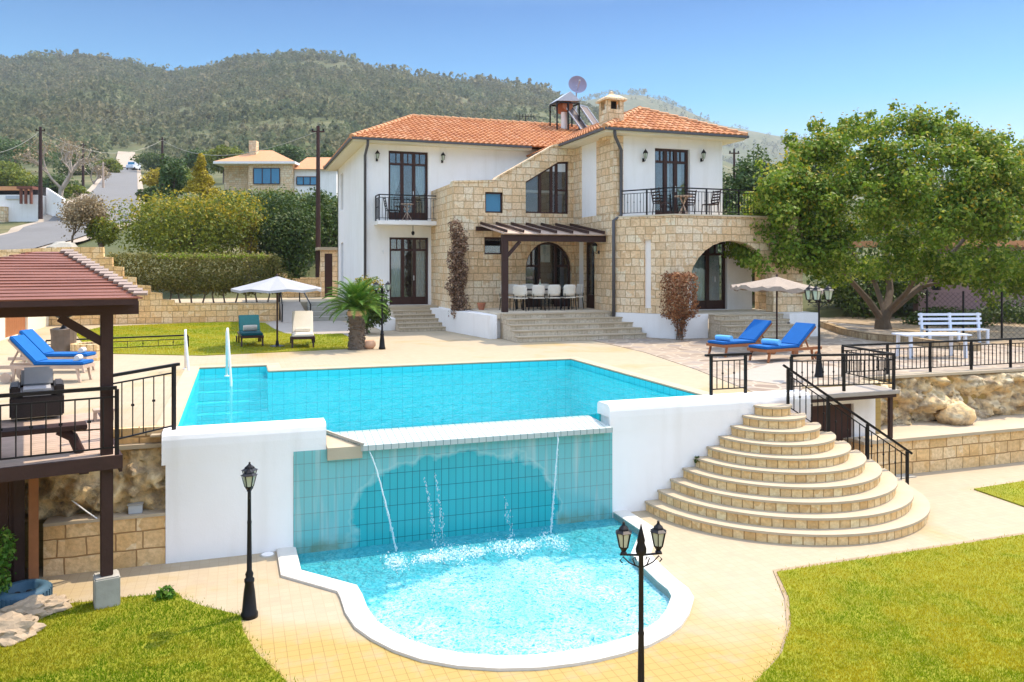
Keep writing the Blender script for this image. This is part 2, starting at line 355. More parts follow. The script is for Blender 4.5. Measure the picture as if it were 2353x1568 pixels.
def paving():
    k = NT('cream paving slabs'); uv = k.coord('UV')
    b = k.n('ShaderNodeTexBrick', {'Vector': uv, 'Color1': (.45, .362, .245), 'Color2': (.43, .342, .228), 'Mortar': (.405, .315, .205), 'Scale': 1.0, 'Mortar Size': .005, 'Mortar Smooth': .3, 'Bias': 0.0, 'Brick Width': .125, 'Row Height': .125}, offset=0.0)
    sp = k.n('ShaderNodeSeparateXYZ', {0: uv}); dd = k.math('ADD', k.math('MULTIPLY', sp.outputs[0], .36), k.math('MULTIPLY', sp.outputs[1], .93)); n0 = k.noise(.35, 4, uv, .6, .5); n1 = k.math('ADD', k.math('MULTIPLY', n0, .62), k.ramp(k.math('MULTIPLY', dd, .1), [(.84, (.33, .33, .33)), (.95, (.13, .13, .13))])); n2 = k.noise(3.0, 5, uv); col = k.mix(k.ramp(n1, [(.47, (0, 0, 0)), (.60, (1, 1, 1))]), b.outputs[0], k.mix(b.outputs['Fac'], (.41, .28, .09), (.29, .19, .06)))
    col = k.mix(k.ramp(n2, [(.3, (.45, .45, .45)), (.5, (0, 0, 0))]), col, (.39, .30, .21)); return k.pbr(col, .8, k.bump(k.math('MULTIPLY', b.outputs['Fac'], -1), .15, .01), 0, .2)
M['paving'] = paving()
def crazy():
    k = NT('random stone paving'); uv = k.coord('UV'); v = k.n('ShaderNodeTexVoronoi', {'Vector': uv, 'Scale': 2.3}); e = k.n('ShaderNodeTexVoronoi', {'Vector': uv, 'Scale': 2.3}, feature='DISTANCE_TO_EDGE')
    col = k.ramp(k.n('ShaderNodeSeparateColor', {0: v.outputs['Color']}).outputs[0], [(0, (.21, .15, .11)), (.35, (.33, .26, .20)), (.7, (.40, .31, .22)), (1, (.24, .21, .20))])
    col = k.mix(k.ramp(e.outputs[0], [(.03, (1, 1, 1)), (.07, (0, 0, 0))]), col, (.46, .38, .29)); col = k.mix(k.math('MULTIPLY', k.noise(9, 4, uv), .4), col, (.34, .26, .19))
    return k.pbr(col, .8, k.bump(e.outputs[0], .3, .02), 0, .2)
M['crazy'] = crazy()
M['step'] = plain('pale step stone', (.49, .39, .265), .8, .14, 2.5, .15, 30)
M['step_blocks'] = blocks('cream step risers', .55, .5, (.66, .55, .40), (.56, .44, .30), (.72, .62, .48), (.34, .25, .16), .008, .5, .01)
M['step_grey'] = plain('worn beige step stone', (.66, .55, .40), .85, .2, 2.5, .2, 25)
M['pool_rim'] = plastermat('white pool rim', (.68, .635, .56), (.58, .52, .43))
M['concrete'] = plain('grey concrete', (.40, .37, .31), .9, .3, 4, .4, 18)
M['concrete_pale'] = plain('pale concrete slab', (.40, .34, .28), .9, .12, 3)
M['pool_tile'] = tiles('turquoise pool tiles', .25, .25, (.05, .64, .67), (.06, .68, .71), (.025, .45, .49), .008)
def falls():
    k = NT('stained turquoise wall tiles'); uv = k.coord('UV'); tw, th = .115, .245
    b = k.n('ShaderNodeTexBrick', {'Vector': uv, 'Color1': (.025, .38, .41), 'Color2': (.03, .41, .44), 'Mortar': (.012, .14, .16), 'Scale': 1.0, 'Mortar Size': .0045, 'Mortar Smooth': .1, 'Bias': 0.0, 'Brick Width': tw, 'Row Height': th}, offset=0.0)
    # limescale veil over an arch-shaped wet patch (a mark on the tiles)
    s = k.n('ShaderNodeSeparateXYZ', {0: uv}); n = k.noise(2.2, 4, uv)
    x = k.math('DIVIDE', k.math('SUBTRACT', s.outputs[0], 3.25), 1.75); y = k.math('DIVIDE', k.math('ADD', s.outputs[1], 1.75), 1.28)
    r = k.math('ADD', k.math('POWER', k.math('ABSOLUTE', x), 3.0), k.math('POWER', k.math('ABSOLUTE', y), 2.6)); r = k.math('ADD', r, k.math('MULTIPLY', k.math('SUBTRACT', n, .5), .9))
    veil = k.ramp(r, [(.80, (0, 0, 0)), (1.0, (1, 1, 1))]); soft = k.ramp(r, [(.95, (1, 1, 1)), (.999, (.45, .45, .45))])
    streak = k.n('ShaderNodeTexNoise', {'Vector': k.n('ShaderNodeVectorMath', {0: uv, 1: (5, .4, 1)}, operation='MULTIPLY').outputs[0], 'Scale': 1.0, 'Detail': 3.0}).outputs['Fac']
    pale = k.mix(.62, b.outputs[0], (.50, .66, .58)); col = k.mix(k.math('MULTIPLY', veil, soft), b.outputs[0], pale)
    col = k.mix(k.math('MULTIPLY', k.math('MULTIPLY', veil, k.ramp(streak, [(.52, (0, 0, 0)), (.7, (1, 1, 1))])), .6), col, (.56, .60, .54))
    low = k.ramp(k.math('ADD', s.outputs[1], 1.75), [(.02, (1, 1, 1)), (.2, (0, 0, 0))]); ed = k.ramp(k.math('ABSOLUTE', x), [(.92, (0, 0, 0)), (1.0, (1, 1, 1))])
    col = k.mix(k.math('MULTIPLY', k.math('MULTIPLY', low, ed), k.ramp(n, [(.4, (0, 0, 0)), (.6, (.8, .8, .8))])), col, (.16, .22, .13))
    return k.pbr(col, .22, k.bump(k.math('MULTIPLY', b.outputs['Fac'], -1), .3, .01), 0, .5)
M['falls'] = falls()
M['ledge'] = tiles('white ledge tiles', .115, .245, (.50, .53, .48), (.47, .51, .48), (.16, .24, .22), .006)
def water(name, tint, sc, bs, foam=None, body=(.018, .44, .50), body_mix=.38):
    k = NT(name); co = k.coord(); n1 = k.noise(sc, 3, co, .5, .4); n2 = k.noise(sc * 3.2, 3, co, .5, .6); h = k.math('ADD', n1, k.math('MULTIPLY', n2, .5)); nb = k.bump(h, bs, .08)
    f = k.n('ShaderNodeFresnel', {'IOR': 1.33, 'Normal': nb}); t = k.n('ShaderNodeBsdfTransparent', {'Color': tint}); g = k.n('ShaderNodeBsdfGlossy', {'Color': (1, 1, 1), 'Roughness': .05, 'Normal': nb})
    fac = k.math('MINIMUM', k.math('MULTIPLY', f.outputs[0], .7), .34)
    mx = k.n('ShaderNodeMixShader', {0: fac}); k.set(mx.inputs[1], t.outputs[0]); k.set(mx.inputs[2], g.outputs[0]); sh = mx.outputs[0]
    wv = k.ramp(k.noise(sc * 2.6, 5, co, .62, 1.2), [(.40, (0, 0, 0)), (.68, (1, 1, 1))]); bd = k.n('ShaderNodeBsdfDiffuse', {'Color': k.mix(k.math('MULTIPLY', wv, .6), body, tuple(min(.8, x * 1.25 + .12) for x in body)), 'Normal': k.bump(h, min(1, bs * 2), .22)}); mb_ = k.n('ShaderNodeMixShader', {0: body_mix}); k.set(mb_.inputs[1], sh); k.set(mb_.inputs[2], bd.outputs[0]); sh = mb_.outputs[0]  # diffuse body brightens the water; its pale web is rippled light painted in
    if foam is not None:
        w = foam(k, co); d = k.n('ShaderNodeBsdfPrincipled', {'Base Color': (.56, .80, .82), 'Roughness': .4}); m2 = k.n('ShaderNodeMixShader', {0: w}); k.set(m2.inputs[1], sh); k.set(m2.inputs[2], d.outputs[0]); sh = m2.outputs[0]
    return k.out(sh)
def foam_low(k, co):
    s = k.n('ShaderNodeSeparateXYZ', {0: co}); ds = k.noise(5, 3, co)
    vv = k.n('ShaderNodeTexVoronoi', {'Vector': k.n('ShaderNodeVectorMath', {0: co, 1: k.n('ShaderNodeTexNoise', {'Vector': co, 'Scale': 3.0, 'Detail': 4.0}).outputs['Color']}, operation='ADD').outputs[0], 'Scale': 9.0}, feature='DISTANCE_TO_EDGE')
    web = k.ramp(vv.outputs[0], [(.02, (1, 1, 1)), (.2, (.0, .0, .0))]); fine = k.ramp(k.noise(22, 4, co, .6, .8), [(.40, (0, 0, 0)), (.62, (1, 1, 1))]); big = k.ramp(k.noise(1.3, 2, co), [(.3, (.45, .45, .45)), (.6, (1, 1, 1))])
    a = k.math('MULTIPLY', k.math('MAXIMUM', web, k.math('MULTIPLY', fine, .8)), big)
    # churned patch in the middle of the plunge pool, calm along the rim on the sunny side
    cx, cy, rx, ry = FOAM; x = k.math('DIVIDE', k.math('SUBTRACT', s.outputs[0], cx), rx); y = k.math('DIVIDE', k.math('SUBTRACT', s.outputs[1], cy), ry)
    rr = k.math('ADD', k.math('MULTIPLY', x, x), k.math('MULTIPLY', y, y)); rr = k.math('ADD', rr, k.math('MULTIPLY', k.math('SUBTRACT', ds, .5), 1.1))
    return k.math('MULTIPLY', k.math('MULTIPLY', a, k.ramp(rr, [(.75, (1, 1, 1)), (1.1, (.12, .12, .12))])), .72)
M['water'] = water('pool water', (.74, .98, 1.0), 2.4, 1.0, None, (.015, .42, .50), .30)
def sprayish():
    k = NT('white falling water'); d = k.n('ShaderNodeBsdfPrincipled', {'Base Color': (.80, .92, .94), 'Roughness': .3}); t = k.n('ShaderNodeBsdfTransparent', {'Color': (1, 1, 1)}); mx = k.n('ShaderNodeMixShader', {0: .52}); k.set(mx.inputs[1], d.outputs[0]); k.set(mx.inputs[2], t.outputs[0]); return k.out(mx.outputs[0])
M['spray'] = sprayish()
def lawnmat(name, g1, g2, d1, d2):
    k = NT(name); co = k.coord(); r = k.n('ShaderNodeNewGeometry').outputs['Random Per Island']; p = k.math('ADD', k.math('MULTIPLY', k.noise(.55, 4, co, .6), .7), k.math('MULTIPLY', k.noise(3.5, 3, co), .35))
    col = k.mix(k.ramp(p, [(.46, (0, 0, 0)), (.58, (1, 1, 1))]), k.mix(r, g1, g2), k.mix(r, d1, d2)); d = k.n('ShaderNodeBsdfDiffuse', {'Color': col}); t = k.n('ShaderNodeBsdfTranslucent', {'Color': col}); mx = k.n('ShaderNodeMixShader', {0: .4}); k.set(mx.inputs[1], d.outputs[0]); k.set(mx.inputs[2], t.outputs[0]); return k.out(mx.outputs[0])
M['grass_dry'] = lawnmat('yellowing lawn grass', (.16, .24, .004), (.30, .36, .006), (.36, .30, .005), (.54, .43, .02)); M['grass'] = lawnmat('lawn grass', (.08, .17, .004), (.20, .29, .006), (.24, .25, .006), (.44, .36, .03))
M['grassbase'] = plain('lawn soil and thatch', (.24, .24, .015), .95, .3, 3, .5, 60)
M['earth'] = plain('dry earth', (.36, .26, .16), .95, .3, 2, .5, 20)
M['bark'] = plain('grey brown bark', (.17, .125, .09), .9, .4, 6, .8, 14)
M['bark_pale'] = plain('pale bare bark', (.42, .35, .29), .9, .3, 6)
M['l_tree'] = leafmat('carob leaves', (.065, .14, .010), (.19, .29, .02), (.54, .54, .10), .42)
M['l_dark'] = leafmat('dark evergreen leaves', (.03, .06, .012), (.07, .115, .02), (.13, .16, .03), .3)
M['l_pine'] = leafmat('pine needles', (.035, .075, .02), (.075, .13, .03), (.13, .18, .04), .2)
M['l_olive'] = leafmat('olive green leaves', (.08, .11, .012), (.17, .21, .02), (.32, .30, .03), .35)
M['l_yellow'] = leafmat('yellow flowering shoots', (.20, .17, .015), (.42, .32, .02), (.58, .44, .03), .3)
M['l_hedge'] = leafmat('clipped hedge leaves', (.09, .10, .016), (.20, .18, .035), (.34, .27, .09), .3)
M['l_hedge_top'] = leafmat('fresh hedge shoots', (.16, .22, .02), (.28, .34, .03), None, .35)
M['l_brown'] = leafmat('dry brown creeper leaves', (.14, .075, .045), (.27, .16, .10), (.44, .30, .20), .2)
M['l_red'] = leafmat('red brown clipped leaves', (.16, .06, .025), (.34, .14, .06), (.46, .27, .13), .25)
M['l_dry'] = leafmat('sparse tan leaves', (.22, .15, .08), (.36, .27, .15), (.44, .36, .22), .2)
M['l_palm'] = leafmat('palm leaflets', (.04, .13, .012), (.10, .22, .02), (.22, .30, .04), .25)
M['f_blue'] = plain('blue cushion fabric', (.003, .115, .38), .85, .15, 7, .3, 60)
M['f_green'] = plain('dark green cushion fabric', (.006, .085, .10), .9, .2, 8, .3, 60)
M['f_cream'] = plain('cream cushion fabric', (.80, .72, .60), .9, .08, 8, .3, 60)
M['f_grey'] = plain('grey cushion fabric', (.42, .41, .41), .9, .12, 8, .3, 60)
M['f_white'] = plain('white parasol canvas', (.36, .355, .37), .9, .06, 5)
M['f_beige'] = plain('pale straw parasol canvas', (.36, .29, .23), .95, .25, 22, .5, 40)
M['towel_blue'] = plain('light blue towel', (.16, .48, .82), .95, .1, 20, .5, 80)
M['towel_white'] = plain('cream towel', (.74, .64, .54), .95, .1, 20, .5, 80)
M['wicker'] = plain('dark wicker', (.035, .026, .023), .6, .5, 60, .8, 90)
M['terracotta'] = plain('terracotta pot', (.40, .15, .08), .8, .2, 8)
M['peach'] = plain('peach glazed pot', (.66, .38, .24), .8, .2, 8)
M['white_paint'] = plain('white painted timber', (.74, .77, .84), .5, .06)
M['steel'] = plain('white coated handrail', (.82, .80, .78), .3, .05)
M['tyre'] = plain('blue painted tyre', (.05, .11, .16), .6, .3, 8)
M['asphalt'] = plain('pale asphalt', (.175, .165, .155), .9, .12, .8, .2, 30)
M['kerb'] = plain('pale kerb stone', (.40, .32, .24), .9, .15)
M['paint'] = plain('white road paint', (.75, .72, .66), .8, .1)
M['plum'] = plain('dusty pink render', (.26, .17, .17), .9, .15)
M['metal_roof'] = plain('galvanised sheet', (.55, .56, .60), .4, .15, 6, 0, 40, .3)
M['rust'] = plain('rusty tank', (.34, .13, .06), .8, .4, 6)
M['panel'] = plain('solar collector', (.09, .05, .04), .6, .3, 3, 0, 40, 0, .6)
M['dish'] = plain('mesh dish', (.32, .29, .38), .7, .12)
# ================================================================== terrain
def interp(x, pts): return float(np.interp(x, [p[0] for p in pts], [p[1] for p in pts]))
S1 = [(-900, 400), (-300, 455), (0, 470), (90, 477), (210, 474), (290, 462), (395, 437), (470, 450), (560, 474), (640, 479), (720, 487), (800, 474), (850, 452), (930, 438), (1010, 428), (1100, 420), (1180, 413), (1250, 399), (1290, 384), (1340, 364), (1450, 325), (1600, 265), (1750, 215), (1900, 170), (2353, 130), (3200, 110)]
S2 = [(900, 250), (1200, 330), (1290, 368), (1340, 390), (1420, 407), (1480, 403), (1560, 374), (1640, 338), (1720, 321), (1800, 308), (1840, 302), (1900, 280), (2000, 245), (2353, 190), (3200, 120)]
LZ = [(0, -2.7), (34, -2.7), (37.2, -1.2), (38, .3), (41, .6), (46, 1.5), (50, 3.2), (60, 5.2), (80, 8.4), (100, 10.8), (120, 13.8), (150, 19), (200, 28)]
def terr_pd(px, d):              # height of the land at column px, depth d
    s1 = interp(px, S1); k = s1 / 480.0
    if d <= 200:
        z = interp(d, LZ)
        if d > 100: z = H + (z - H) * (1 - (1 - k) * min(1, (d - 100) / 100.0))
        elif px > 1300 and d > 45: z = min(z, 1.5 + (z - 1.5) * .35)
        return z
    y1 = s1 * interp(d, [(200, .49), (300, .62), (450, .79), (600, .92), (750, 1.0), (850, .93), (1000, .78), (1300, .5), (2500, .25), (6000, .05)])
    nz = mnoise.fractal(Vector((px * .006, d * .006, 3.1)), 1.0, 2.0, 4)
    y1 += nz * 24 * min(1, (d - 200) / 150.0) * (1.0 if d < 640 else max(0, 1 - (d - 640) / 100.0) + .15)
    z = H + d * y1 / F
    if d > 900:
        y2 = interp(px, S2) * interp(d, [(900, .2), (1200, .5), (1450, .78), (1700, 1.0), (1900, .9), (2600, .4), (6000, .05)])
        z = max(z, H + d * (y2 + 5 * nz) / F)
    return z
def terr(x, y):
    d = x * ST + y * CT; lat = x * CT - y * ST
    if d < 1: return -2.7
    return terr_pd(CX + F * max(-1.2, min(1.2, lat / d)), d)
phis = [a for a in np.arange(-180, -46, 6.0)] + list(np.arange(-46, 46.01, .4)) + [a for a in np.arange(52, 180, 6.0)]
ds = [6, 20, 33, 34, 35, 36, 37, 37.6, 38, 39, 40, 41, 43, 45, 47.5, 50, 54, 58, 63, 68, 74, 80, 87, 94, 102, 110, 120, 130, 141, 153, 166, 180, 195, 210] + [210 * 1.045 ** i for i in range(1, 55)]
tv = []; nphi = len(phis)
for d in ds:
    for a in phis:
        ar = R(a)
        if abs(a) <= 46.01:
            lat = d * math.tan(ar); x, y = W(lat, d); tv.append((x, y, terr_pd(CX + F * math.tan(ar), d)))
        else:
            r = d / math.cos(R(46)); x, y = W(r * math.sin(ar), r * math.cos(ar)); s = max(0, 1 - (abs(a) - 46) / 60.0)
            zz = terr_pd(CX + F * math.tan(R(46)) * (1 if a > 0 else -1), d); tv.append((x, y, -2.7 + (zz + 2.7) * s))
tf = [(i * nphi + j, i * nphi + (j + 1) % nphi, (i + 1) * nphi + (j + 1) % nphi, (i + 1) * nphi + j) for i in range(len(ds) - 1) for j in range(nphi)]
def hillmat():
    k = NT('dry hillside scrub'); co = k.coord(); a = k.noise(.012, 6, co, .6); b = k.noise(.09, 6, co, .7); c = k.noise(.7, 4, co)
    col = k.ramp(b, [(.35, (.09, .10, .05)), (.5, (.13, .13, .065)), (.62, (.23, .19, .10)), (.74, (.40, .30, .17))])
    col = k.mix(k.ramp(a, [(.4, (0, 0, 0)), (.6, (.7, .7, .7))]), col, (.085, .10, .04)); col = k.mix(k.math('MULTIPLY', c, .4), col, (.10, .11, .04))
    return k.pbr(col, .95, None, 0, .1)
M['hill'] = hillmat()
tv.append((0, 0, -2.7)); tf3 = [(len(tv) - 1, (j + 1) % nphi, j, j) for j in range(nphi)]
hills = np_mesh('hills', tv, tf + [t for t in tf3], M['hill'], smooth=True); tag(hills, kind='structure')
# forest on the slopes: one far-off wood
def forest():
    rng = np.random.default_rng(5); P = []; rnd = random.Random(8)
    while len(P) < 19000:
        d = math.sqrt(rnd.uniform(190 ** 2, 860 ** 2)); px = rnd.uniform(-260, 1420); x, y = W((px - CX) / F * d, d)
        m = mnoise.fractal(Vector((x * .009, y * .009, 0)), 1.0, 2.0, 3)
        if m < -.40 + .34 * rnd.random() - (.25 if d > 480 and px < 900 else 0): continue
        rd = interp(d, [(60, 110), (75, 215), (95, 250), (120, 262), (150, 275), (200, 285), (260, 287)])
        if d < 280 and abs(px - rd) < 60 * 200 / d: continue
        P.append((x, y, terr_pd(px, d), (2.0 + 5.2 * rnd.random() ** 2.2) * (1 if d > 350 else .8), 0))
    while len(P) < 20800:
        d = rnd.uniform(1330, 1760); px = rnd.uniform(1230, 2300); x, y = W((px - CX) / F * d, d)
        if mnoise.fractal(Vector((x * .006, y * .006, 4)), 1.0, 2.0, 3) < rnd.uniform(-.2, .35): continue
        P.append((x, y, terr_pd(px, d), rnd.uniform(5, 9), 1))
    while len(P) < 20920:         # pines standing on the skyline
        px = rnd.uniform(880, 1260) if rnd.random() < .5 else rnd.uniform(-50, 880); d = rnd.uniform(700, 790); x, y = W((px - CX) / F * d, d)
        P.append((x, y, terr_pd(px, d), rnd.uniform(7, 11), 0))
    P = np.array(P); n = len(P); q = 26
    base = np.repeat(P, q, 0); t = rng.random(n * q); a = rng.random(n * q) * 6.283
    con = np.repeat(rng.random(n) < .45, q); rad = np.where(con, (1 - t) * .42 + .05, np.sqrt(np.clip(1 - (2 * t - 1) ** 2, 0, 1)) * .52) * rng.uniform(.75, 1.15, n * q)
    hgt = base[:, 3]; pos = np.c_[base[:, 0] + np.cos(a) * rad * hgt, base[:, 1] + np.sin(a) * rad * hgt, base[:, 2] + hgt * (.12 + .95 * t)]
    N = np.c_[np.cos(a), np.sin(a), np.full(n * q, .6)] + rng.normal(size=(n * q, 3)) * .5; N /= np.linalg.norm(N, axis=1, keepdims=True)
    V = leaf_verts(pos, N, 1.0, .8, rng) ; Cc = pos[:, None, :]; V = Cc + (V - Cc) * (hgt * .30)[:, None, None]
    k = NT('hillside pine wood'); g = k.n('ShaderNodeNewGeometry'); big = k.noise(.02, 4, k.coord())
    col = k.mix(k.ramp(big, [(.35, (0, 0, 0)), (.65, (1, 1, 1))]), k.ramp(g.outputs['Random Per Island'], [(0, (.085, .115, .065)), (.6, (.14, .175, .09)), (1, (.22, .235, .12))]), k.ramp(g.outputs['Random Per Island'], [(0, (.13, .135, .075)), (.6, (.21, .20, .105)), (1, (.33, .28, .17))]))
    d_ = k.n('ShaderNodeBsdfDiffuse', {'Color': col}); tl_ = k.n('ShaderNodeBsdfTranslucent', {'Color': col}); mx_ = k.n('ShaderNodeMixShader', {0: .45}); k.set(mx_.inputs[1], d_.outputs[0]); k.set(mx_.inputs[2], tl_.outputs[0]); mt = k.out(mx_.outputs[0])
    tag(np_mesh('forest', V, np.arange(n * q * 4).reshape(-1, 4), mt), kind='stuff')
forest()
# road up the valley
def road(name, path, wid, m, lift=.30, off=0.0):
    pts = []
    for i in range(len(path) - 1):
        for k in range(8): t = k / 8; pts.append((path[i][0] * (1 - t) + path[i + 1][0] * t, path[i][1] * (1 - t) + path[i + 1][1] * t))
    pts.append(path[-1]); P = [Vector((*W((p[1] - CX) / F * p[0], p[0]), 0)) for p in pts]; V = []; n = 5
    for i, p in enumerate(P):
        t = (P[min(i + 1, len(P) - 1)] - P[max(i - 1, 0)]).normalized(); s = Vector((t.y, -t.x, 0)); row = []
        zs = [terr(*(p + s * u * wid / 2).xy) for u in (-1, 0, 1)]; zc = max(zs) * .5 + sum(zs) / 6
        for j in range(n):
            u = -1 + 2 * j / (n - 1); q = p + s * (u * wid / 2 + off); V.append((q.x, q.y, zc + lift))
    fs = [(i * n + j, i * n + j + 1, (i + 1) * n + j + 1, (i + 1) * n + j) for i in range(len(P) - 1) for j in range(n - 1)]
    mb = MB().add(V, fs); return tag(mb.build(name, m, smooth=True), kind='structure')
RP = [(41, -330), (44.5, -220), (48.5, -70), (53, 50), (58, 145), (64, 210), (75, 240), (95, 254), (120, 268), (150, 277), (200, 286)]
road('road', RP, 5.8, M['asphalt'])
road('road_verge', RP, 7.4, M['kerb'], .22)
road('dirt_track', [(198, 285), (225, 288), (260, 291)], 5.0, M['kerb'], .5)
# ================================================================== ground around the pool
ZL = -1.73; YW = 12.1
def slab(name, x0, x1, y0, y1, z0, z1, m): return tag(MB().bx(x0, x1, y0, y1, z0, z1).build(name, m), kind='structure')
PX0, PX1, PY0, PY1 = -.85, 8.15, 12.55, 19.0          # upper pool inner edges
AX1, AY1 = .65, 20.15                                 # stair alcove
dk = MB()
for a in ((-12, PX0 - .03, 12.5, 37), (PX0 - .03, AX1 + .03, AY1 + .03, 37), (AX1 + .03, PX1 + .03, PY1 + .03, 37), (PX1 + .03, 9.96, 12.5, 37), (9.96, 12.6, 13.12, 37), (12.6, 45, 13.95, 37), (4.0, 45, 37, 46)): dk.bx(a[0], a[1], a[2], a[3], -2.3, 0)
tag(dk.build('pool_deck', M['paving']), kind='structure')
def sheet(name, poly, z, m, th=.05, holes=()): return tag(MB().prism(poly, z - th, z, holes, bottom=False).build(name, m), kind='structure')
gp = lambda pts, z=0.0: [tuple(G(a, b, z)[:2]) for a, b in pts]
lawn_up = gp([(172, 766), (240, 752), (420, 744), (545, 741), (610, 744), (628, 757), (655, 768), (735, 770), (785, 768), (808, 780), (812, 802), (640, 810), (465, 818), (262, 814), (200, 800)])
sheet('garden_lawn', lawn_up, .022, M['grassbase'], .06)
sheet('shaded_path', gp([(612, 745), (632, 757), (657, 767), (735, 769), (786, 767), (816, 785), (800, 745), (770, 733), (640, 733)]), .012, M['concrete_pale'])
sheet('stone_terrace', gp([(1340, 778), (1560, 772), (1800, 778), (1905, 740), (2353, 760), (2353, 848), (2100, 856), (1985, 868), (1970, 882), (1845, 888), (1838, 902), (1730, 902), (1600, 850), (1480, 810)]), .012, M['crazy'])
sheet('earth_bed', gp([(1900, 740), (2030, 752), (2110, 770), (2353, 800), (2700, 800), (2500, 690), (2000, 690)]), .03, M['earth'])
sheet('paved_strip', gp([(1660, 868), (1800, 830), (1950, 850), (1950, 862), (1838, 870), (1790, 885)]), .02, M['concrete_pale'])
# lower level: patio, two lawns, plunge pool
ZW2 = -1.80
pin = [(686, 1290), (692, 1310), (820, 1345), (832, 1365), (845, 1398), (866, 1427), (900, 1450), (945, 1472), (1000, 1490), (1070, 1502), (1150, 1507), (1230, 1505), (1300, 1497), (1348, 1489), (1400, 1477), (1450, 1461), (1490, 1441), (1514, 1424), (1532, 1400), (1543, 1370), (1535, 1355), (1511, 1336), (1480, 1306), (1450, 1272), (1472, 1219), (1414, 1180)]
PIN = [tuple(G(a, b, ZL + .03)[:2]) for a, b in pin]
PIN[0] = (PIN[0][0], YW + .02); PIN[-1] = (PIN[-1][0], YW + .02)
def offset_poly(P, w):
    out = []; n = len(P)
    for i in range(n):
        a = Vector(P[i - 1]) if i else None; b = Vector(P[i]); c = Vector(P[i + 1]) if i < n - 1 else None
        ns = []
        for s, e in ((a, b), (b, c)):
            if s is not None and e is not None:
                t = (e - s).normalized(); ns.append(Vector((t.y, -t.x)))
        nn = sum(ns, Vector((0, 0))); nn = nn.normalized(); k = 1 / max(.6, nn.dot(ns[0])); out.append(tuple(b + nn * w * k))
    return out
ctr = Vector((sum(p[0] for p in PIN) / len(PIN), sum(p[1] for p in PIN) / len(PIN)))
t0 = offset_poly(PIN, .25); sgn = 1 if (Vector(t0[10]) - ctr).length > (Vector(PIN[10]) - ctr).length else -1
POUT = offset_poly(PIN, .27 * sgn); POUT[0] = (POUT[0][0], YW); POUT[-1] = (POUT[-1][0], YW)
FOAM = (ctr.x + .15, ctr.y - .05, 2.35, 1.75)
lr = gp([(1785, 1318), (2353, 1232), (2900, 1180), (3000, 1700), (1500, 1900), (1690, 1620), (1740, 1568), (1795, 1510), (1818, 1440), (1813, 1375)], ZL)
ll = gp([(150, 1392), (222, 1385), (275, 1378), (408, 1366), (420, 1380), (470, 1398), (552, 1418), (558, 1452), (585, 1500), (625, 1540), (668, 1580), (760, 1680), (700, 1900), (-900, 1900), (-500, 1480)], ZL)
lower = [(-9, YW + .6), (-.8, YW + .35), (24, YW + .6), (24, -6), (-16, -6), (-16, 11)]
low = MB().prism(lower, ZL - .3, ZL, [POUT], bottom=False, sides=False); tag(low.build('patio', M['paving']), kind='structure')
sheet('lawn', lr, ZL + .025, M['grassbase']); sheet('side_lawn', ll, ZL + .025, M['grassbase'])
sheet('far_lawn', gp([(2238, 1126), (2353, 1108), (2700, 1060), (2700, 1200), (2353, 1166)], ZL), ZL + .025, M['grassbase'])
grass('lawn_grass', lr, ZL + .02, 210000, .032, M['grass_dry'], 1, 6.5); grass('side_lawn_grass', ll, ZL + .02, 130000, .036, M['grass'], 2, 7.0)
grass('far_lawn_grass', gp([(2238, 1126), (2353, 1108), (2700, 1060), (2700, 1200), (2353, 1166)], ZL), ZL + .02, 12000, .035, M['grass_dry'], 3); grass('garden_grass', lawn_up, .02, 60000, .04, M['grass_dry'], 4)
sheet('lawn_edge_soil', [tuple(Vector(p) * 1.0) for p in gp([(1776, 1312), (2353, 1226), (2360, 1240), (1790, 1326), (1818, 1376), (1824, 1440), (1800, 1512), (1745, 1575), (1735, 1572), (1790, 1508), (1808, 1440), (1803, 1378)], ZL)], ZL + .014, M['earth'], .03)
# ================================================================== pools
def up_sheet(m):
    g = []
    for f in m.f:
        a, b, c = (Vector(m.v[i]) for i in (f[0], f[1], f[-1])); g.append(f if (b - a).cross(c - a).z > 0 else f[::-1])
    m.f = g; return m
FX0, FX1 = .77, 5.92          # tiled cascade wall
LX0, LX1 = 1.27, 5.72         # overflow ledge
pool = thing('swimming_pool', 'large rectangular turquoise pool on the upper deck, spilling over a tiled wall', 'pool', (3.6, 15.8, 0))
b = MB(); D = -1.5; tk = .06
b.bx(PX0 - tk, PX1 + tk, PY0 - tk, PY1 + tk, D - .15, D)
b.bx(PX0 - tk, PX0, PY0 - .3, AY1, D, -.01); b.bx(PX1, PX1 + tk, PY0, PY1 + tk, D, -.01)
b.bx(AX1, PX1, PY1, PY1 + tk, D, -.01); b.bx(PX0, PX1, PY0 - tk, PY0, D, -.28)
b.bx(PX0, LX0, PY0 - tk, PY0, -.28, -.01); b.bx(LX1 + .17, PX1, PY0 - tk, PY0, -.28, -.01)
b.bx(AX1, AX1 + tk, PY1 + tk, AY1, D, -.01); b.bx(PX0 - tk, AX1 + tk, AY1, AY1 + tk, D, -.01)
b.build('basin', M['pool_tile'], pool, w=True)
st = MB()
for i in range(4): st.bx(PX0, AX1, AY1 - .32 * (i + 1), AY1 - .32 * i, D, -.28 - .2 * i)
st.build('pool_steps', M['pool_tile'], pool, w=True)
cp = MB(); cw = .32; z0, z1 = -.005, .03
cp.bx(PX0 - cw, PX0 - .002, PY0 - .3, AY1 + cw, z0, z1); cp.bx(PX0, AX1 + cw, AY1 + .002, AY1 + cw, z0, z1); cp.bx(AX1 + .002, AX1 + cw, PY1 + cw, AY1, z0, z1)
cp.bx(AX1 + .002, PX1 + cw, PY1 + .002, PY1 + cw, z0, z1); cp.bx(PX1 + .002, PX1 + cw, PY0 + .1, PY1, z0, z1)
cp.build('coping', M['step'], pool, w=True, bevel=.012)
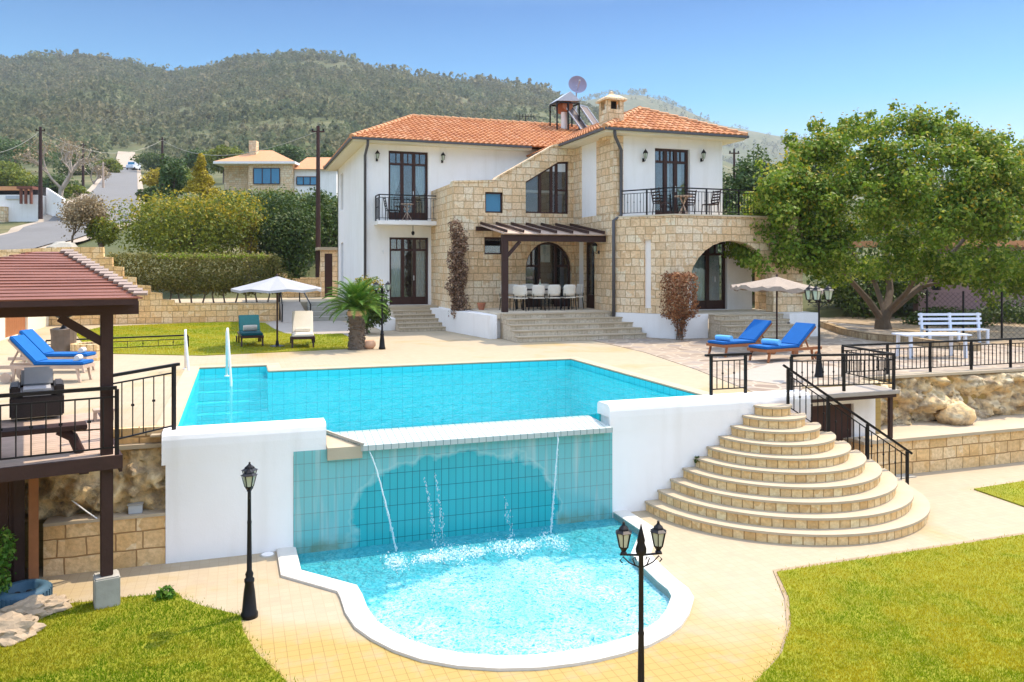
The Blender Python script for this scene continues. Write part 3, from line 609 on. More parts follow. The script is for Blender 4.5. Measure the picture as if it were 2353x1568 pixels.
lg = MB(); lg.add([(LX0, PY0 + .02, -.155), (LX1, PY0 + .02, -.155), (LX1 + .15, 11.93, -.26), (LX0 + .5, 11.93, -.26), (LX0, PY0 + .02, -.5), (LX1, PY0 + .02, -.5), (LX1 + .15, 11.93, -.34), (LX0 + .5, 11.93, -.34)], [(0, 1, 2, 3), (7, 6, 5, 4), (3, 2, 6, 7), (0, 3, 7, 4), (1, 5, 6, 2), (0, 4, 5, 1)])
lg.build('overflow_ledge', M['ledge'], pool, w=True)
MB().bar((LX0 - .02, PY0 + .05, -.12), (LX0 + .5, 11.92, -.235), .035, .03).build('ledge_trim', M['concrete'], pool, w=True)
MB().add([(LX0 - .02, PY0 - .02, -.17), (LX0 + .49, 11.97, -.27), (LX0 - .02, 11.97, -.27), (LX0 - .02, PY0 - .02, -.5), (LX0 + .49, 11.97, -.45), (LX0 - .02, 11.97, -.45)], [(0, 2, 1), (0, 1, 4, 3), (2, 5, 4, 1), (0, 3, 5, 2), (3, 4, 5)]).build('ledge_shoulder', M['step'], pool, w=True)
MB().bx(FX0, FX1, YW - .06, YW + .3, ZL - .95, -.30).build('cascade_wall', M['falls'], pool, w=True)
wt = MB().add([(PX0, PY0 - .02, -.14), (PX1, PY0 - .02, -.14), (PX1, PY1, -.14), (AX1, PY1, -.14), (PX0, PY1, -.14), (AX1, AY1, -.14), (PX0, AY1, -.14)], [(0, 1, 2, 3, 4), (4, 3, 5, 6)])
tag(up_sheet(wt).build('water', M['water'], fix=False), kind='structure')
def white_wall(x0, x1, cx0, cx1, label):
    t = thing('retaining_wall', label, 'wall', ((x0 + x1) / 2, YW, ZL))
    MB().bx(x0, x1, YW - .05, YW + .4, ZL - .4, -.12).build('wall_face', M['plaster'], t, w=True)
    pr = [(-.0525, -.36), (-.055, -.25), (-.058, -.12), (-.052, -.02), (-.03, .045), (.01, .08), (.07, .09), (.38, .09), (.44, .05), (.45, -.12), (0.0, -.12), (0.0, -.36)]; m = MB(); n = len(pr)
    m.add([(cx0, YW + a, z) for a, z in pr] + [(cx1, YW + a, z) for a, z in pr], [(i, (i + 1) % n, n + (i + 1) % n, n + i) for i in range(n)] + [tuple(range(n)), tuple(range(2 * n - 1, n - 1, -1))])
    m.build('wall_cap', M['plaster'], t, w=True, bevel=.004); return t
white_wall(-.95, FX0 - .002, -1.0, LX0 - .03, 'short white rendered wall with rounded cap left of the tiled cascade')
white_wall(FX1 + .002, 9.95, LX1 + .16, 9.95, 'long white rendered wall with rounded cap between cascade and curved steps')
# plunge pool
pp = thing('plunge_pool', 'low rounded pool with broad white rim under the tiled cascade', 'pool', (ctr.x, ctr.y, ZL))
m = MB(); n = len(PIN); zt = ZL + .045
vs = [(x, y, z) for P, z in ((PIN, zt - .012), (POUT, zt - .012), (PIN, ZL - .25), (POUT, ZL - .25)) for x, y in P]
IN2 = offset_poly(PIN, .04 * sgn); OU2 = offset_poly(PIN, .24 * sgn); vs += [(x, y, zt) for x, y in IN2] + [(x, y, zt) for x, y in OU2]
fs = []
for i in range(n - 1):
    for a, c in ((0, 4), (4, 5), (5, 1), (1, 3), (2, 0)): fs.append((a * n + i, a * n + i + 1, c * n + i + 1, c * n + i))
m.add(vs, fs).build('rim', M['pool_rim'], pp, w=True)
m = MB(); vs = [(x, y, ZL + .02) for x, y in PIN] + [(x, y, -2.34) for x, y in PIN]
m.add(vs, [(i, i + 1, n + i + 1, n + i) for i in range(n - 1)]); m.prism(PIN, -2.42, -2.34, bottom=False, sides=False)
m.build('basin', M['pool_tile'], pp, w=True, fix=False)
M['water_low'] = water('churned pool water', (.62, .93, .97), 4.0, .9, foam_low, (.03, .50, .60), .5)
wm = MB().prism(PIN, ZW2, ZW2, bottom=False, sides=False); tag(up_sheet(wm).build('water', M['water_low'], fix=False), kind='structure')
# froth where the falling water lands
def froth():
    rng = np.random.default_rng(3); n = 6000; u = rng.random(n); cl = G(890, 1298, ZW2); cr = G(1290, 1246, ZW2); P = np.outer(1 - u, cl) + np.outer(u, cr)
    w_ = .13 + .06 * np.sin(u * 21) + .04 * np.sin(u * 53 + 1); P[:, 1] += rng.normal(size=n) * w_; P[:, 0] += rng.normal(size=n) * .05; P[:, 2] = ZW2 + np.abs(rng.normal(size=n)) * .028
    keep = (np.sin(u * 17 + 2) + np.sin(u * 41)) > -1.1 + rng.normal(size=n) * .3; P = P[keep]; n = len(P); N = rng.normal(size=(n, 3)); N[:, 2] = np.abs(N[:, 2]) + .6; N /= np.linalg.norm(N, axis=1, keepdims=True)
    tag(np_mesh('foam', leaf_verts(P, N, .022, .9, rng), np.arange(n * 4).reshape(-1, 4), M['spray']), kind='stuff')
froth()
def stream(x0, x1, zt, zb, y0, y1, n, spread, label, seed):
    rng = np.random.default_rng(seed); t = np.sort(rng.random(n)); x = x0 + (x1 - x0) * t ** .8 + rng.normal(size=n) * spread * (.3 + t); y = y0 + (y1 - y0) * np.sqrt(t) + rng.normal(size=n) * .012; z = zt + (zb - zt) * t
    P = np.c_[x, y, z]; V = []; Fc = []
    m = MB()
    for p in P:
        r = rng.uniform(.003, .009); l = r * rng.uniform(1.2, 3.2); c = Vector(p); b = len(m.v)
        m.add([c + Vector((0, 0, l)), c + Vector((r, 0, 0)), c + Vector((0, r, 0)), c + Vector((-r, 0, 0)), c + Vector((0, -r, 0)), c - Vector((0, 0, l))], [(0, 1, 2), (0, 2, 3), (0, 3, 4), (0, 4, 1), (5, 2, 1), (5, 3, 2), (5, 4, 3), (5, 1, 4)])
    if n > 150:
        ts = [i / 16 for i in range(17)]; m.tube([(x0 + (x1 - x0) * t_ ** .8 + .006 * math.sin(t_ * 40 + seed), y0 + (y1 - y0) * math.sqrt(t_), zt + (zb - zt) * t_) for t_ in ts], [.006 + .006 * abs(math.sin(t_ * 23)) for t_ in ts], 5)
    o = m.build('falling_water', M['spray'], None); return tag(o, label, 'falling water', 'streams falling off the overflow ledge')
e = lambda a, c: OY(a, c, YW - .22)
for (a, c, a2, c2, n, sp, lb, sd) in ((850, 1040, 905, 1275, 230, .010, 'dense white water stream falling from the left end of the ledge', 1), (975, 1100, 995, 1240, 110, .022, 'broken droplets falling left of the cascade centre, left of two close streams', 2), (1000, 1090, 1012, 1245, 120, .024, 'broken droplets falling left of the cascade centre, right of two close streams', 3), (1160, 1140, 1165, 1235, 60, .035, 'faint scattered droplets falling right of the cascade centre', 4), (1285, 1000, 1255, 1235, 230, .009, 'dense white water stream falling from the right end of the ledge', 5)):
    p, q = e(a, c), e(a2, c2); stream(p.x, q.x, p.z, ZW2, YW - .16, YW - .42, n, sp, lb, sd)
# pool ladder rails
for px, yb, yt, lb in ((434, 850, 760, 'left white grab rail at the pool stair'), (531, 868, 757, 'right white grab rail at the pool stair')):
    p = G(px, yb + 10, -.05); d = p.x * ST + p.y * CT; z = H + (HOR - yt) / F * d; top = AT(px - 8, yt, d + .1)
    t = thing('grab_rail', lb, 'grab rail', (p.x, p.y, 0), 0, 'grab rails at the pool stair')
    MB().tube([(p.x, p.y - .1, -.9), (p.x, p.y, -.05), (top.x, top.y, z - .05), (top.x, top.y + .05, z)], .026, 8).build('rail', M['steel'], t, w=True, smooth=True)
    MB().tube([(top.x, top.y + .05, z), (top.x - .02, top.y + .3, z - .12), (top.x - .02, top.y + .42, .0)], .026, 8).build('return_leg', M['steel'], t, w=True, smooth=True)
    MB().lathe([(.055, 0), (.055, .02), (.03, .03)], (top.x - .02, top.y + .42, .0), 10).build('flange', M['steel'], t, w=True)
# ================================================================== curved steps
SC = Vector((9.07, YW - .06)); A0, A1 = R(180), R(342); nst = 10; rise = (-.06 - ZL) / nst
stp = thing('curved_steps', 'semicircular ochre stone steps fanning out against the white wall', 'steps', (SC.x, SC.y, ZL))
for i in range(nst):
    r = 2.52 - (2.52 - .34) * i / (nst - 1); zt = ZL + rise * (i + 1); n = max(14, int(r * 22))
    arc = [(SC.x + r * math.cos(A0 + (A1 - A0) * j / n), SC.y + r * math.sin(A0 + (A1 - A0) * j / n)) for j in range(n + 1)] + [(SC.x + .02, SC.y)]
    m = MB().prism(arc, ZL - .1 if i == 0 else zt - rise - .004, zt - .038, bottom=False); o = m.build('riser', M['stone_step'], stp, w=True)
    uvd = o.data.uv_layers[0].data
    for p in o.data.polygons:
        if abs(p.normal.z) < .5:
            for li in p.loop_indices:
                c = o.data.vertices[o.data.loops[li].vertex_index].co; a = math.atan2(c.y, c.x); a = a if a > 0 else a + 2 * math.pi; uvd[li].uv = (a * r + i * .07, .1 + c.z - (zt - rise - ZL))
    r2 = r + .025; arc2 = [(SC.x + r2 * math.cos(A0 + (A1 - A0) * j / n), SC.y + r2 * math.sin(A0 + (A1 - A0) * j / n)) for j in range(n + 1)] + [(SC.x + .02, SC.y)]
    MB().prism(arc2, zt - .038, zt).build('tread', M['step'], stp, w=True)
# ================================================================== stone retaining walls
def simple_wall(name, label, cat, mb, m, loc, cap=None, group=None):
    t = thing(name, label, cat, loc, 0, group); mb.build('stonework', m, t, w=True)
    if cap: cap.build('coping', M['step'], t, w=True)
    return t
RW = 13.95
simple_wall('planter_wall', 'low block wall along the right patio below the rough rock face', 'wall', MB().bx(11.55, 26, 12.45, 12.8, ZL - .1, -1.06), M['stone_big'], (18, 12.6, ZL), MB().bx(11.5, 26, 12.4, 12.84, -1.06, -1.0))
tag(MB().bx(11.55, 26, 12.8, RW, ZL, -1.05).build('planting_ledge', M['step']), kind='structure')
def rockface(name, label, x0, x1, z0, z1, y, amp, seed, capx=None):
    nx = int((x1 - x0) / .05); nz = int((z1 - z0) / .05); V = []
    for j in range(nz + 1):
        for i in range(nx + 1):
            x = x0 + (x1 - x0) * i / nx; z = z0 + (z1 - z0) * j / nz; q = mnoise.fractal(Vector((x * 1.5, seed, z * 2.3)), .5, 2.15, 8); c = mnoise.voronoi(Vector((x * .8, seed, z)))[0]
            V.append((x, y - amp * (.5 + q * .95) * min(1, (nz - j) / 2 + .2), z))
    n0 = len(V); V += [(x0, y + .4, z1), (x1, y + .4, z1)]
    fs = [(j * (nx + 1) + i, j * (nx + 1) + i + 1, (j + 1) * (nx + 1) + i + 1, (j + 1) * (nx + 1) + i) for j in range(nz) for i in range(nx)]
    fs.append(tuple([nz * (nx + 1) + i for i in range(nx + 1)] + [n0 + 1, n0]))
    t = thing('rock_wall', label, 'rock', ((x0 + x1) / 2, y, z0)); MB().add(V, fs).build('rock', M['rock'], t, w=True, smooth=True)
    MB().bx(x0, x1, y - .12, y + .45, z1, z1 + .06).build('coping', M['step'], t, w=True); return t
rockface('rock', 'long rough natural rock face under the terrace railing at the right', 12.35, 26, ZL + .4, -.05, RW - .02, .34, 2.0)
t = thing('boulder', 'rounded boulder bulging from the long rock face', 'boulder', (OY(2180, 985, RW - .3).x, RW - .45, -1.05))
bm_ = MB(); bm_.lathe([(.05, -.1), (.34, .0), (.42, .15), (.36, .3), (.2, .42), (.04, .46)], (0, 0, 0), 14); o = bm_.build('stone', M['rock'], t, smooth=True)
for v in o.data.vertices: v.co *= 1 + .25 * mnoise.noise(v.co * 4)
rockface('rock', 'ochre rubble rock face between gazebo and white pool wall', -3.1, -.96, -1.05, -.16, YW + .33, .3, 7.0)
simple_wall('block_wall', 'low three course block wall beside the gazebo foot', 'wall', MB().bx(-2.45, -.955, YW - .03, YW + .25, ZL - .1, -1.06), M['stone_big'], (-1.7, YW, ZL), MB().bx(-2.45, -.955, YW - .05, YW + .28, -1.06, -1.02))
simple_wall('ledge_wall', 'upper course of pitted blocks under the short railing', 'wall', MB().bx(-3.0, -1.0, YW + .3, YW + .42, -.11, .12), M['stone_big'], (-1.6, YW + .3, 0))
# hatch with brown door beside the curved steps
t = thing('storage_hatch', 'concrete slab roofed hatch with brown door beside the curved steps', 'hatch', (11.2, 13.0, ZL))
MB().bx(9.98, 12.35, 12.35, 13.94, -.1, -.02).build('slab', M['concrete_pale'], t, w=True, bevel=.01)
MB().bx(9.98, 10.5, 12.95, 13.1, ZL, -.14).bx(11.75, 12.3, 12.95, 13.1, ZL, -.14).bx(10.5, 11.75, 12.95, 13.1, -.35, -.14).build('wall', M['plaster'], t, w=True)
MB().bx(10.5, 11.75, 13.02, 13.07, ZL, -.35).build('door', M['wood_door'], t, w=True)
MB().bx(12.24, 12.31, 12.5, 12.57, ZL, -.1).build('post', M['wood_beam'], t, w=True)
MB().bx(9.98, 12.3, 12.4, 12.5, -.17, -.1).build('beam', M['wood_beam'], t, w=True)
tag(MB().bx(9.97, 12.6, 12.2, 14, ZL - .3, ZL + .02).build('hatch_floor', M['concrete']), kind='structure')
# ================================================================== the villa
YL, YS, YR, YV, XR = 32.3, 28.7, 25.2, 23.3, 12.45
ZF = .85; ZT = 4.12
villa = thing('villa', 'two storey white and stone villa with terracotta roofs behind the pool', 'house', (11, 29, 0))
def part(mb, name, m, par=None, **k): return mb.build(name, m, par or villa, w=True, **k)
def hx(px0, px1, y, py=600): return OY(px0, py, y).x, OY(px1, py, y).x
XL = 4.84
dlx0, dlx1 = hx(895, 985, YL); zdl = OY(940, 546, YL).z
ulx0, ulx1 = hx(893, 984, YL); zu1 = OY(938, 348, YL).z; zu0 = OY(938, 506, YL).z
ZE = 7.5
m = MB(); wall(m, (0, YL), 0, .3, XL, XR + .2, 0, ZE, [rect(dlx0, dlx1, ZF, zdl), rect(ulx0, ulx1, zu0, zu1)])
sw = [(OX(771, 410, XL).y, OX(779, 410, XL).y)]
wall(m, (XL + .3, 0), R(90), .3, YL + .3, 41.5, 0, ZE, [rect(39.2, 40.2, 5.2, 7.0), rect(39.2, 40.2, 1.3, 3.6)])
m.bx(XL, 17.3, 41.2, 41.5, 0, ZE).bx(17.0, 17.3, YL + .3, 41.2, 0, ZE)
part(m, 'wall', M['plaster'])
fl = MB().bx(XL + .3, 17, YL + .3, 41.2, ZF - .3, ZF - .01).bx(XL + .3, 17, YL + .3, 41.2, 4.05, 4.25); part(fl, 'floor', M['step_grey'])
for z0, z1 in ((5.2, 7.0), (1.3, 3.6)):
    f = part(MB().bx(XL + .1, XL + .16, 39.2, 40.2, z0, z1), 'shutter', M['metal_roof'])
# french doors and windows
def fdoor(o, ang, u0, u1, z0, z1, cols=3, curtain=(0, 1, 1, 0), transom=True, kick=.32, name='french_door', t=.13, fr=.085, curtm='curtain'):
    ux = Vector((math.cos(ang), math.sin(ang), 0)); nx = Vector((-ux.y, ux.x, 0)); o = Vector((o[0], o[1], 0))
    def B(mb, a0, a1, d0, d1, c0, c1):
        p = [o + ux * a + nx * d + Vector((0, 0, c)) for c in (c0, c1) for a, d in ((a0, d0), (a1, d0), (a1, d1), (a0, d1))]
        return mb.add(p, [(3, 2, 1, 0), (4, 5, 6, 7), (0, 1, 5, 4), (1, 2, 6, 5), (2, 3, 7, 6), (3, 0, 4, 7)])
    f = MB(); g = MB(); B(f, u0, u0 + fr, t, t + .12, z0, z1); B(f, u1 - fr, u1, t, t + .12, z0, z1); B(f, u0 + fr, u1 - fr, t, t + .12, z1 - fr, z1)
    zt = z1 - .2 * (z1 - z0) if transom else z1 - fr
    if transom: B(f, u0 + fr, u1 - fr, t + .002, t + .12, zt, zt + fr)
    if kick: B(f, u0 + fr, u1 - fr, t + .03, t + .1, z0, z0 + kick)
    else: B(f, u0 + fr, u1 - fr, t, t + .12, z0, z0 + fr)
    w = (u1 - u0 - 2 * fr) / cols
    for i in range(1, cols): u = u0 + fr + w * i; B(f, u - fr * .8, u + fr * .8, t + .004, t + .118, z0, z1 - fr)
    if transom:
        for i in range(cols): u = u0 + fr + w * (i + .5); B(f, u - .02, u + .02, t + .02, t + .1, zt + fr, z1 - fr)
    d = part(f, name, M['wood'])
    for i in range(cols):
        a = u0 + fr + w * i + (fr * .8 if i else 0); c = u0 + fr + w * (i + 1) - (fr * .8 if i < cols - 1 else 0)
        pg = MB(); B(pg, a, c, t + .05, t + .058, z0 + (kick or fr), zt)
        if transom: B(pg, a, c, t + .05, t + .058, zt + fr, z1 - fr)
        pg.build('pane', M['glass'], d, w=True)
    if kick: B(MB(), 0, 1, 0, 1, 0, 1); h = MB(); B(h, (u0 + u1) / 2 + w * .42, (u0 + u1) / 2 + w * .46, t - .05, t, z0 + 1.0, z0 + 1.2); h.build('handle', M['steel'], d, w=True)
    # drawn or tied curtains
    for side, a, c, tied in curtain if curtain and isinstance(curtain[0], tuple) else ():
        cm = MB(); n = 22; zz = [z0 + .1, z0 + (z1 - z0) * .35, zt]; V = []
        for j in range(9):
            q = j / 8; z = z0 + .08 + (zt - z0 - .08) * q; sh = (abs(q - .35) < 2) and tied
            k = 1 - (.75 * math.exp(-((q - .30) / .28) ** 2) if q > .30 else .75 - .1 * (.3 - q)) if tied else 1
            for i in range(n + 1):
                s = i / n; u = (a + (c - a) * s * k) if side < 0 else (c - (c - a) * s * k); V.append(o + ux * u + nx * (t + .2 + .025 * math.sin(s * 30)) + Vector((0, 0, z)))
        cm.add(V, [(j * (n + 1) + i, j * (n + 1) + i + 1, (j + 1) * (n + 1) + i + 1, (j + 1) * (n + 1) + i) for j in range(8) for i in range(n)]); cm.build('curtain', M[curtm], d, w=True, smooth=True)
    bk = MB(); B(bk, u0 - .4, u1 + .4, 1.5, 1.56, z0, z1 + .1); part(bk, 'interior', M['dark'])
    return d
w3 = (ulx1 - ulx0) / 3
fdoor((0, YL), 0, dlx0, dlx1, ZF, zdl, 3, ((-1, dlx0 + .1, dlx0 + w3 - .05, 0), (1, dlx1 - w3 + .05, dlx1 - .1, 0)))
fdoor((0, YL), 0, ulx0, ulx1, zu0, zu1, 3, ((-1, ulx0 + .1, ulx0 + w3, 1), (1, ulx1 - w3, ulx1 - .1, 1)))
# balcony
bx0, bx1 = hx(868, 1027, YL - .9); zb = OY(940, 508, YL - .9).z
part(MB().bx(bx0, bx1, YL - .95, YL - .002, zb - .16, zb), 'balcony_slab', M['plaster'], bevel=.01)
# stone stair hall
sx0 = OY(1042, 500, YS).x; top = [(OY(a, c, YS).x, OY(a, c, YS).z) for a, c in ((1042, 420), (1136, 418), (1142, 411), (1272, 337), (1325, 331))]; top[-1] = (XR, top[-1][1])
ra, rb = hx(1208, 1314, YS); ac = (ra + rb) / 2; ar = (rb - ra) / 2; za = OY(1260, 556, YS).z; zs = za - ar * 1.08
tz0 = OY(1255, 491, YS).z; txs = [OY(a, 400, YS).x for a in (1208, 1284, 1308)]; tzs = [OY(1208, 418, YS).z, OY(1284, 372, YS).z, OY(1308, 371, YS).z]
wa = OY(1115, 441, YS), OY(1156, 490, YS); wb = OY(1113, 545, YS), OY(1156, 585, YS)
holes = [arch(ac, ar, ZF, zs, ar * 1.08), polyhole([(txs[0], tz0), (txs[2], tz0)], list(zip(txs, tzs))), rect(wa[0].x, wa[1].x, wa[1].z, wa[0].z), rect(wb[0].x, wb[1].x, wb[1].z, wb[0].z)]
m = MB(); tf_ = pw(top); wall(m, (0, YS), 0, .4, sx0, XR, ZF - .02, tf_, holes, [p[0] for p in top])
wall(m, (sx0 + .35, 0), R(90), .35, YS + .4, YL, ZF - .02, top[0][1])
part(m, 'stone_wall', M['stone'])
cpm = MB()
for (x0, z0), (x1, z1) in zip(top, top[1:]): cpm.add([(x0, YS - .04, z0 + .002), (x1, YS - .04, z1 + .002), (x1, YS + .45, z1 + .002), (x0, YS + .45, z0 + .002), (x0, YS - .04, z0 + .07), (x1, YS - .04, z1 + .07), (x1, YS + .45, z1 + .07), (x0, YS + .45, z0 + .07)], [(3, 2, 1, 0), (4, 5, 6, 7), (0, 1, 5, 4), (1, 2, 6, 5), (2, 3, 7, 6), (3, 0, 4, 7)])
part(cpm, 'parapet_coping', M['stone'])
part(MB().bx(sx0 + .35, XR, YS + .4, YL, 5.3, 5.4), 'flat_roof', M['concrete'])
part(MB().bx(sx0, XR, YS + .1, YS + .4, 0, ZF - .02).bx(sx0, sx0 + .3, YS + .4, YL, 0, ZF - .02), 'plinth', M['plaster'])
# trapezoid stair window
f = MB(); t = .15; y0 = YS + t
for (a, c) in (((txs[0], tz0), (txs[2], tz0)), ((txs[2], tz0), (txs[2], tzs[2])), ((txs[2], tzs[2]), (txs[1], tzs[1])), ((txs[1], tzs[1]), (txs[0], tzs[0])), ((txs[0], tzs[0]), (txs[0], tz0))): f.bar((a[0], y0 + .05, a[1]), (c[0], y0 + .05, c[1]), .13, .1, (0, 1, 0))
for q in (.36, .62, .74): 
    x = txs[0] + (txs[2] - txs[0]) * q; f.bar((x, y0 + .05, tz0), (x, y0 + .05, float(np.interp(x, txs, tzs))), .1, .09, (0, 1, 0))
f.bar((txs[0] + (txs[2] - txs[0]) * .74, y0 + .05, (tz0 + tzs[2]) / 2 - .1), (txs[2], y0 + .05, (tz0 + tzs[2]) / 2 - .1), .07, .08, (0, 1, 0))
sw_ = part(f, 'stair_window', M['wood']); MB().add([(txs[0], y0 + .06, tz0), (txs[2], y0 + .06, tz0), (txs[2], y0 + .06, tzs[2]), (txs[1], y0 + .06, tzs[1]), (txs[0], y0 + .06, tzs[0])], [(0, 1, 2, 3, 4)]).build('pane', M['glass'], sw_, w=True)
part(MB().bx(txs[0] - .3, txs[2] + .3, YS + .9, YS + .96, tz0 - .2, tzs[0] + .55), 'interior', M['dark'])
for p, q, gm in ((wa[0], wa[1], 'glass_blue'), (wb[0], wb[1], 'glass')):
    f = MB(); x0, x1, z0, z1 = p.x, q.x, q.z, p.z; fr = .06
    for a, c in (((x0, z0), (x1, z0)), ((x1, z0), (x1, z1)), ((x1, z1), (x0, z1)), ((x0, z1), (x0, z0))): f.bar((a[0], YS + .14, a[1]), (c[0], YS + .14, c[1]), fr * 2, .08, (0, 1, 0))
    wn_ = part(f, 'window', M['wood']); MB().bx(x0, x1, YS + .15, YS + .158, z0, z1).build('pane', M['glass'] if gm == 'glass' else M['glass_blue'], wn_, w=True)
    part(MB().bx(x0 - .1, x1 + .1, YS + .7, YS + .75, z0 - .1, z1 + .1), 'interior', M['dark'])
# arched dining door
f = MB(); yb = YS + .2; n = 18; za_ = lambda u: zs + ar * 1.08 * math.sqrt(max(0, 1 - ((u - ac) / ar) ** 2))
pts = [(ac - ar * math.cos(math.pi * i / n), 0) for i in range(n + 1)]; pts = [(u, za_(u)) for u, _ in pts]
for a, c in zip(pts, pts[1:]): f.bar((a[0], yb, a[1]), (c[0], yb, c[1]), .16, .1, (0, 1, 0))
for s in (-1, 1): f.bar((ac + s * ar, yb, ZF), (ac + s * ar, yb, zs), .16, .1, (0, 1, 0))
for q in (-.36, .36): f.bar((ac + q * ar, yb, ZF), (ac + q * ar, yb, za_(ac + q * ar)), .1, .09, (0, 1, 0))
for s in (-1, 1): f.bar((ac + s * ar, yb, zs + .1), (ac + s * .36 * ar, yb, zs + .1), .09, .08, (0, 1, 0)); f.bar((ac + s * .68 * ar, yb, zs + .1), (ac + s * .68 * ar, yb, za_(ac + .68 * ar)), .05, .08, (0, 1, 0))
for s in (-1, 1): f.bar((ac + s * ar, yb, ZF + .2), (ac + s * .36 * ar, yb, ZF + .2), .4, .06, (0, 1, 0))
ad = part(f, 'arched_door', M['wood']); g = MB(); V = [(u, yb + .02, z) for u, z in pts]; g.add(V + [(ac + ar, yb + .02, ZF), (ac - ar, yb + .02, ZF)], [tuple(range(len(V) + 2))]); g.build('pane', M['glass'], ad, w=True)
cu = MB(); V = [(ac - .22 * ar + .50 * ar * i / 20, yb + .35 + .03 * math.sin(i * 1.9), z) for z in (zs + .25, za - .1) for i in range(21)]; cu.add(V, [(i, i + 1, 22 + i, 21 + i) for i in range(20)]); cu.build('blind', M['curtain'], ad, w=True)
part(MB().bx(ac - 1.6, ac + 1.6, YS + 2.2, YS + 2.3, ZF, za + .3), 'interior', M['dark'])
# right wing
rx1 = OY(1660, 400, YR).x; XE = 18.9; wing = []
udx0, udx1 = hx(1505, 1585, YR); zr1 = OY(1545, 342, YR).z; ldx0, ldx1 = hx(1590, 1671, YR); zld = OY(1630, 556, YR).z
m = MB(); wall(m, (0, YR), 0, .3, XR + .3, rx1, ZT - .1, 7.2, [rect(udx0, udx1, ZT, zr1)])
wall(m, (0, YR + .002), 0, .3, XR + .3, OY(1728, 600, YR).x, ZF - .1, ZT - .1, [rect(ldx0, ldx1, ZF, zld)])
m.bx(rx1 - .3, rx1, YR + .3, YL, ZF - .1, 7.2)
yd0, yd1 = OX(1366, 600, XR).y, OX(1341, 600, XR).y; zsd = OX(1352, 556, XR).z; zc = OX(1410, 490, XR).z
wall(m, (XR + .3, 0), R(90), .3, YR, YL, zc, 7.2)
part(m, 'wall', M['plaster'])
m = MB(); wall(m, (XR + .3, 0), R(90), .302, YR, YS, ZF - .02, zc, [rect(yd0, yd1, ZF, zsd)])
ys1 = OX(1372, 400, XR).y; ys2 = OX(1337, 400, XR).y
m.bx(XR - .03, XR - .001, YR - .03, ys1, zc, 7.0).bx(XR - .03, XR - .001, ys2, YS - .001, zc, 7.0).bx(XR - .028, XR + .35, YR - .03, YR - .001, zc, 7.0)
part(m, 'stone_wall', M['stone'])
part(MB().bx(XR - .03, XR - .004, yd1, yd1 + .35, ZF, zsd + .05), 'door_jamb', M['plaster'])
fdoor((XR, 0), R(-90), -yd1, -yd0, ZF, zsd, 1, None, False, .5, 'side_door', .12)
wu = (udx1 - udx0) / 3
fdoor((0, YR), 0, udx0, udx1, ZT, zr1, 3, ((-1, udx0 + wu + .05, udx0 + wu * 1.6, 0), (1, udx1 - wu, udx1 - .15, 0)))
fdoor((0, YR), 0, ldx0, ldx1, ZF, zld, 2, ((-1, ldx0 + .1, ldx0 + .75, 0), (1, ldx1 - .75, ldx1 - .12, 0)))
# veranda with arches, terrace above
CHX = 13.75; ach = math.atan2(YV - YR, CHX - XR); chl = math.hypot(CHX - XR, YV - YR)
acx0, acx1 = hx(1583, 1777, YV); acc = (acx0 + acx1) / 2; arr = (acx1 - acx0) / 2; aza = OY(1678, 553, YV).z
nu0 = chl * .50; m = MB(); wall(m, (XR, YR - .03), ach, .3, 0, chl, ZF - .02, ZT, [rect(nu0, nu0 + .26, 1.0, 3.35)])
wall(m, (0, YV), 0, .4, CHX, XE, ZF - .02, ZT, [arch(acc, arr, ZF - .02, aza - arr * .95, arr * .95)])
wall(m, (XE, 0), R(90), .4, YV + .4, YR + .3, ZF - .02, ZT, [arch((YV + YR) / 2 + .25, .75, ZF, 2.6, .75)])
part(m, 'veranda_wall', M['stone'])
nv = Vector((-math.sin(ach), math.cos(ach), 0)); uv_ = Vector((math.cos(ach), math.sin(ach), 0)); p0 = Vector((XR, YR - .03, 0)) + uv_ * nu0 + nv * .1
part(MB().add([p0 + Vector((0, 0, 1.0)), p0 + uv_ * .26 + Vector((0, 0, 1.0)), p0 + uv_ * .26 + Vector((0, 0, 3.35)), p0 + Vector((0, 0, 3.35))], [(0, 1, 2, 3)]), 'niche', M['plaster'])
tp = [(XR + .02, YR - .06), (CHX - .05, YV - .05), (XE + .05, YV - .05), (XE + .05, YR + .3), (XR + .02, YR)]
part(MB().prism(tp, ZT, ZT + .05), 'terrace_floor', M['step_grey'])
part(MB().prism([(XR + .1, YR), (CHX, YV + .3), (XE - .1, YV + .3), (XE - .1, YR)], ZT - .15, ZT - .005), 'veranda_ceiling', M['soffit'])
part(MB().prism([(XR + .02, YR), (CHX + .03, YV + .02), (XE - .02, YV + .02), (XE - .02, YR + .5), (XR + .02, YR + .5)], ZF - .2, ZF - .025), 'veranda_floor', M['step_grey'])
sxv0, sxv1 = hx(1625, 1782, YV)
pl = MB().prism([(XR - .02, YR - .1), (CHX - .04, YV - .06), (sxv0, YV - .06), (sxv0, YV + .3), (CHX + .1, YV + .3), (XR + .1, YR)], 0, ZF - .03)
part(pl, 'plinth', M['plaster']); part(MB().bx(sxv1, XE + .1, YV - .75, YV + .35, 0, ZF - .03), 'pillar_plinth', M['plaster'])
m = MB()
VST = (sxv0 + .008, sxv1 - .01)
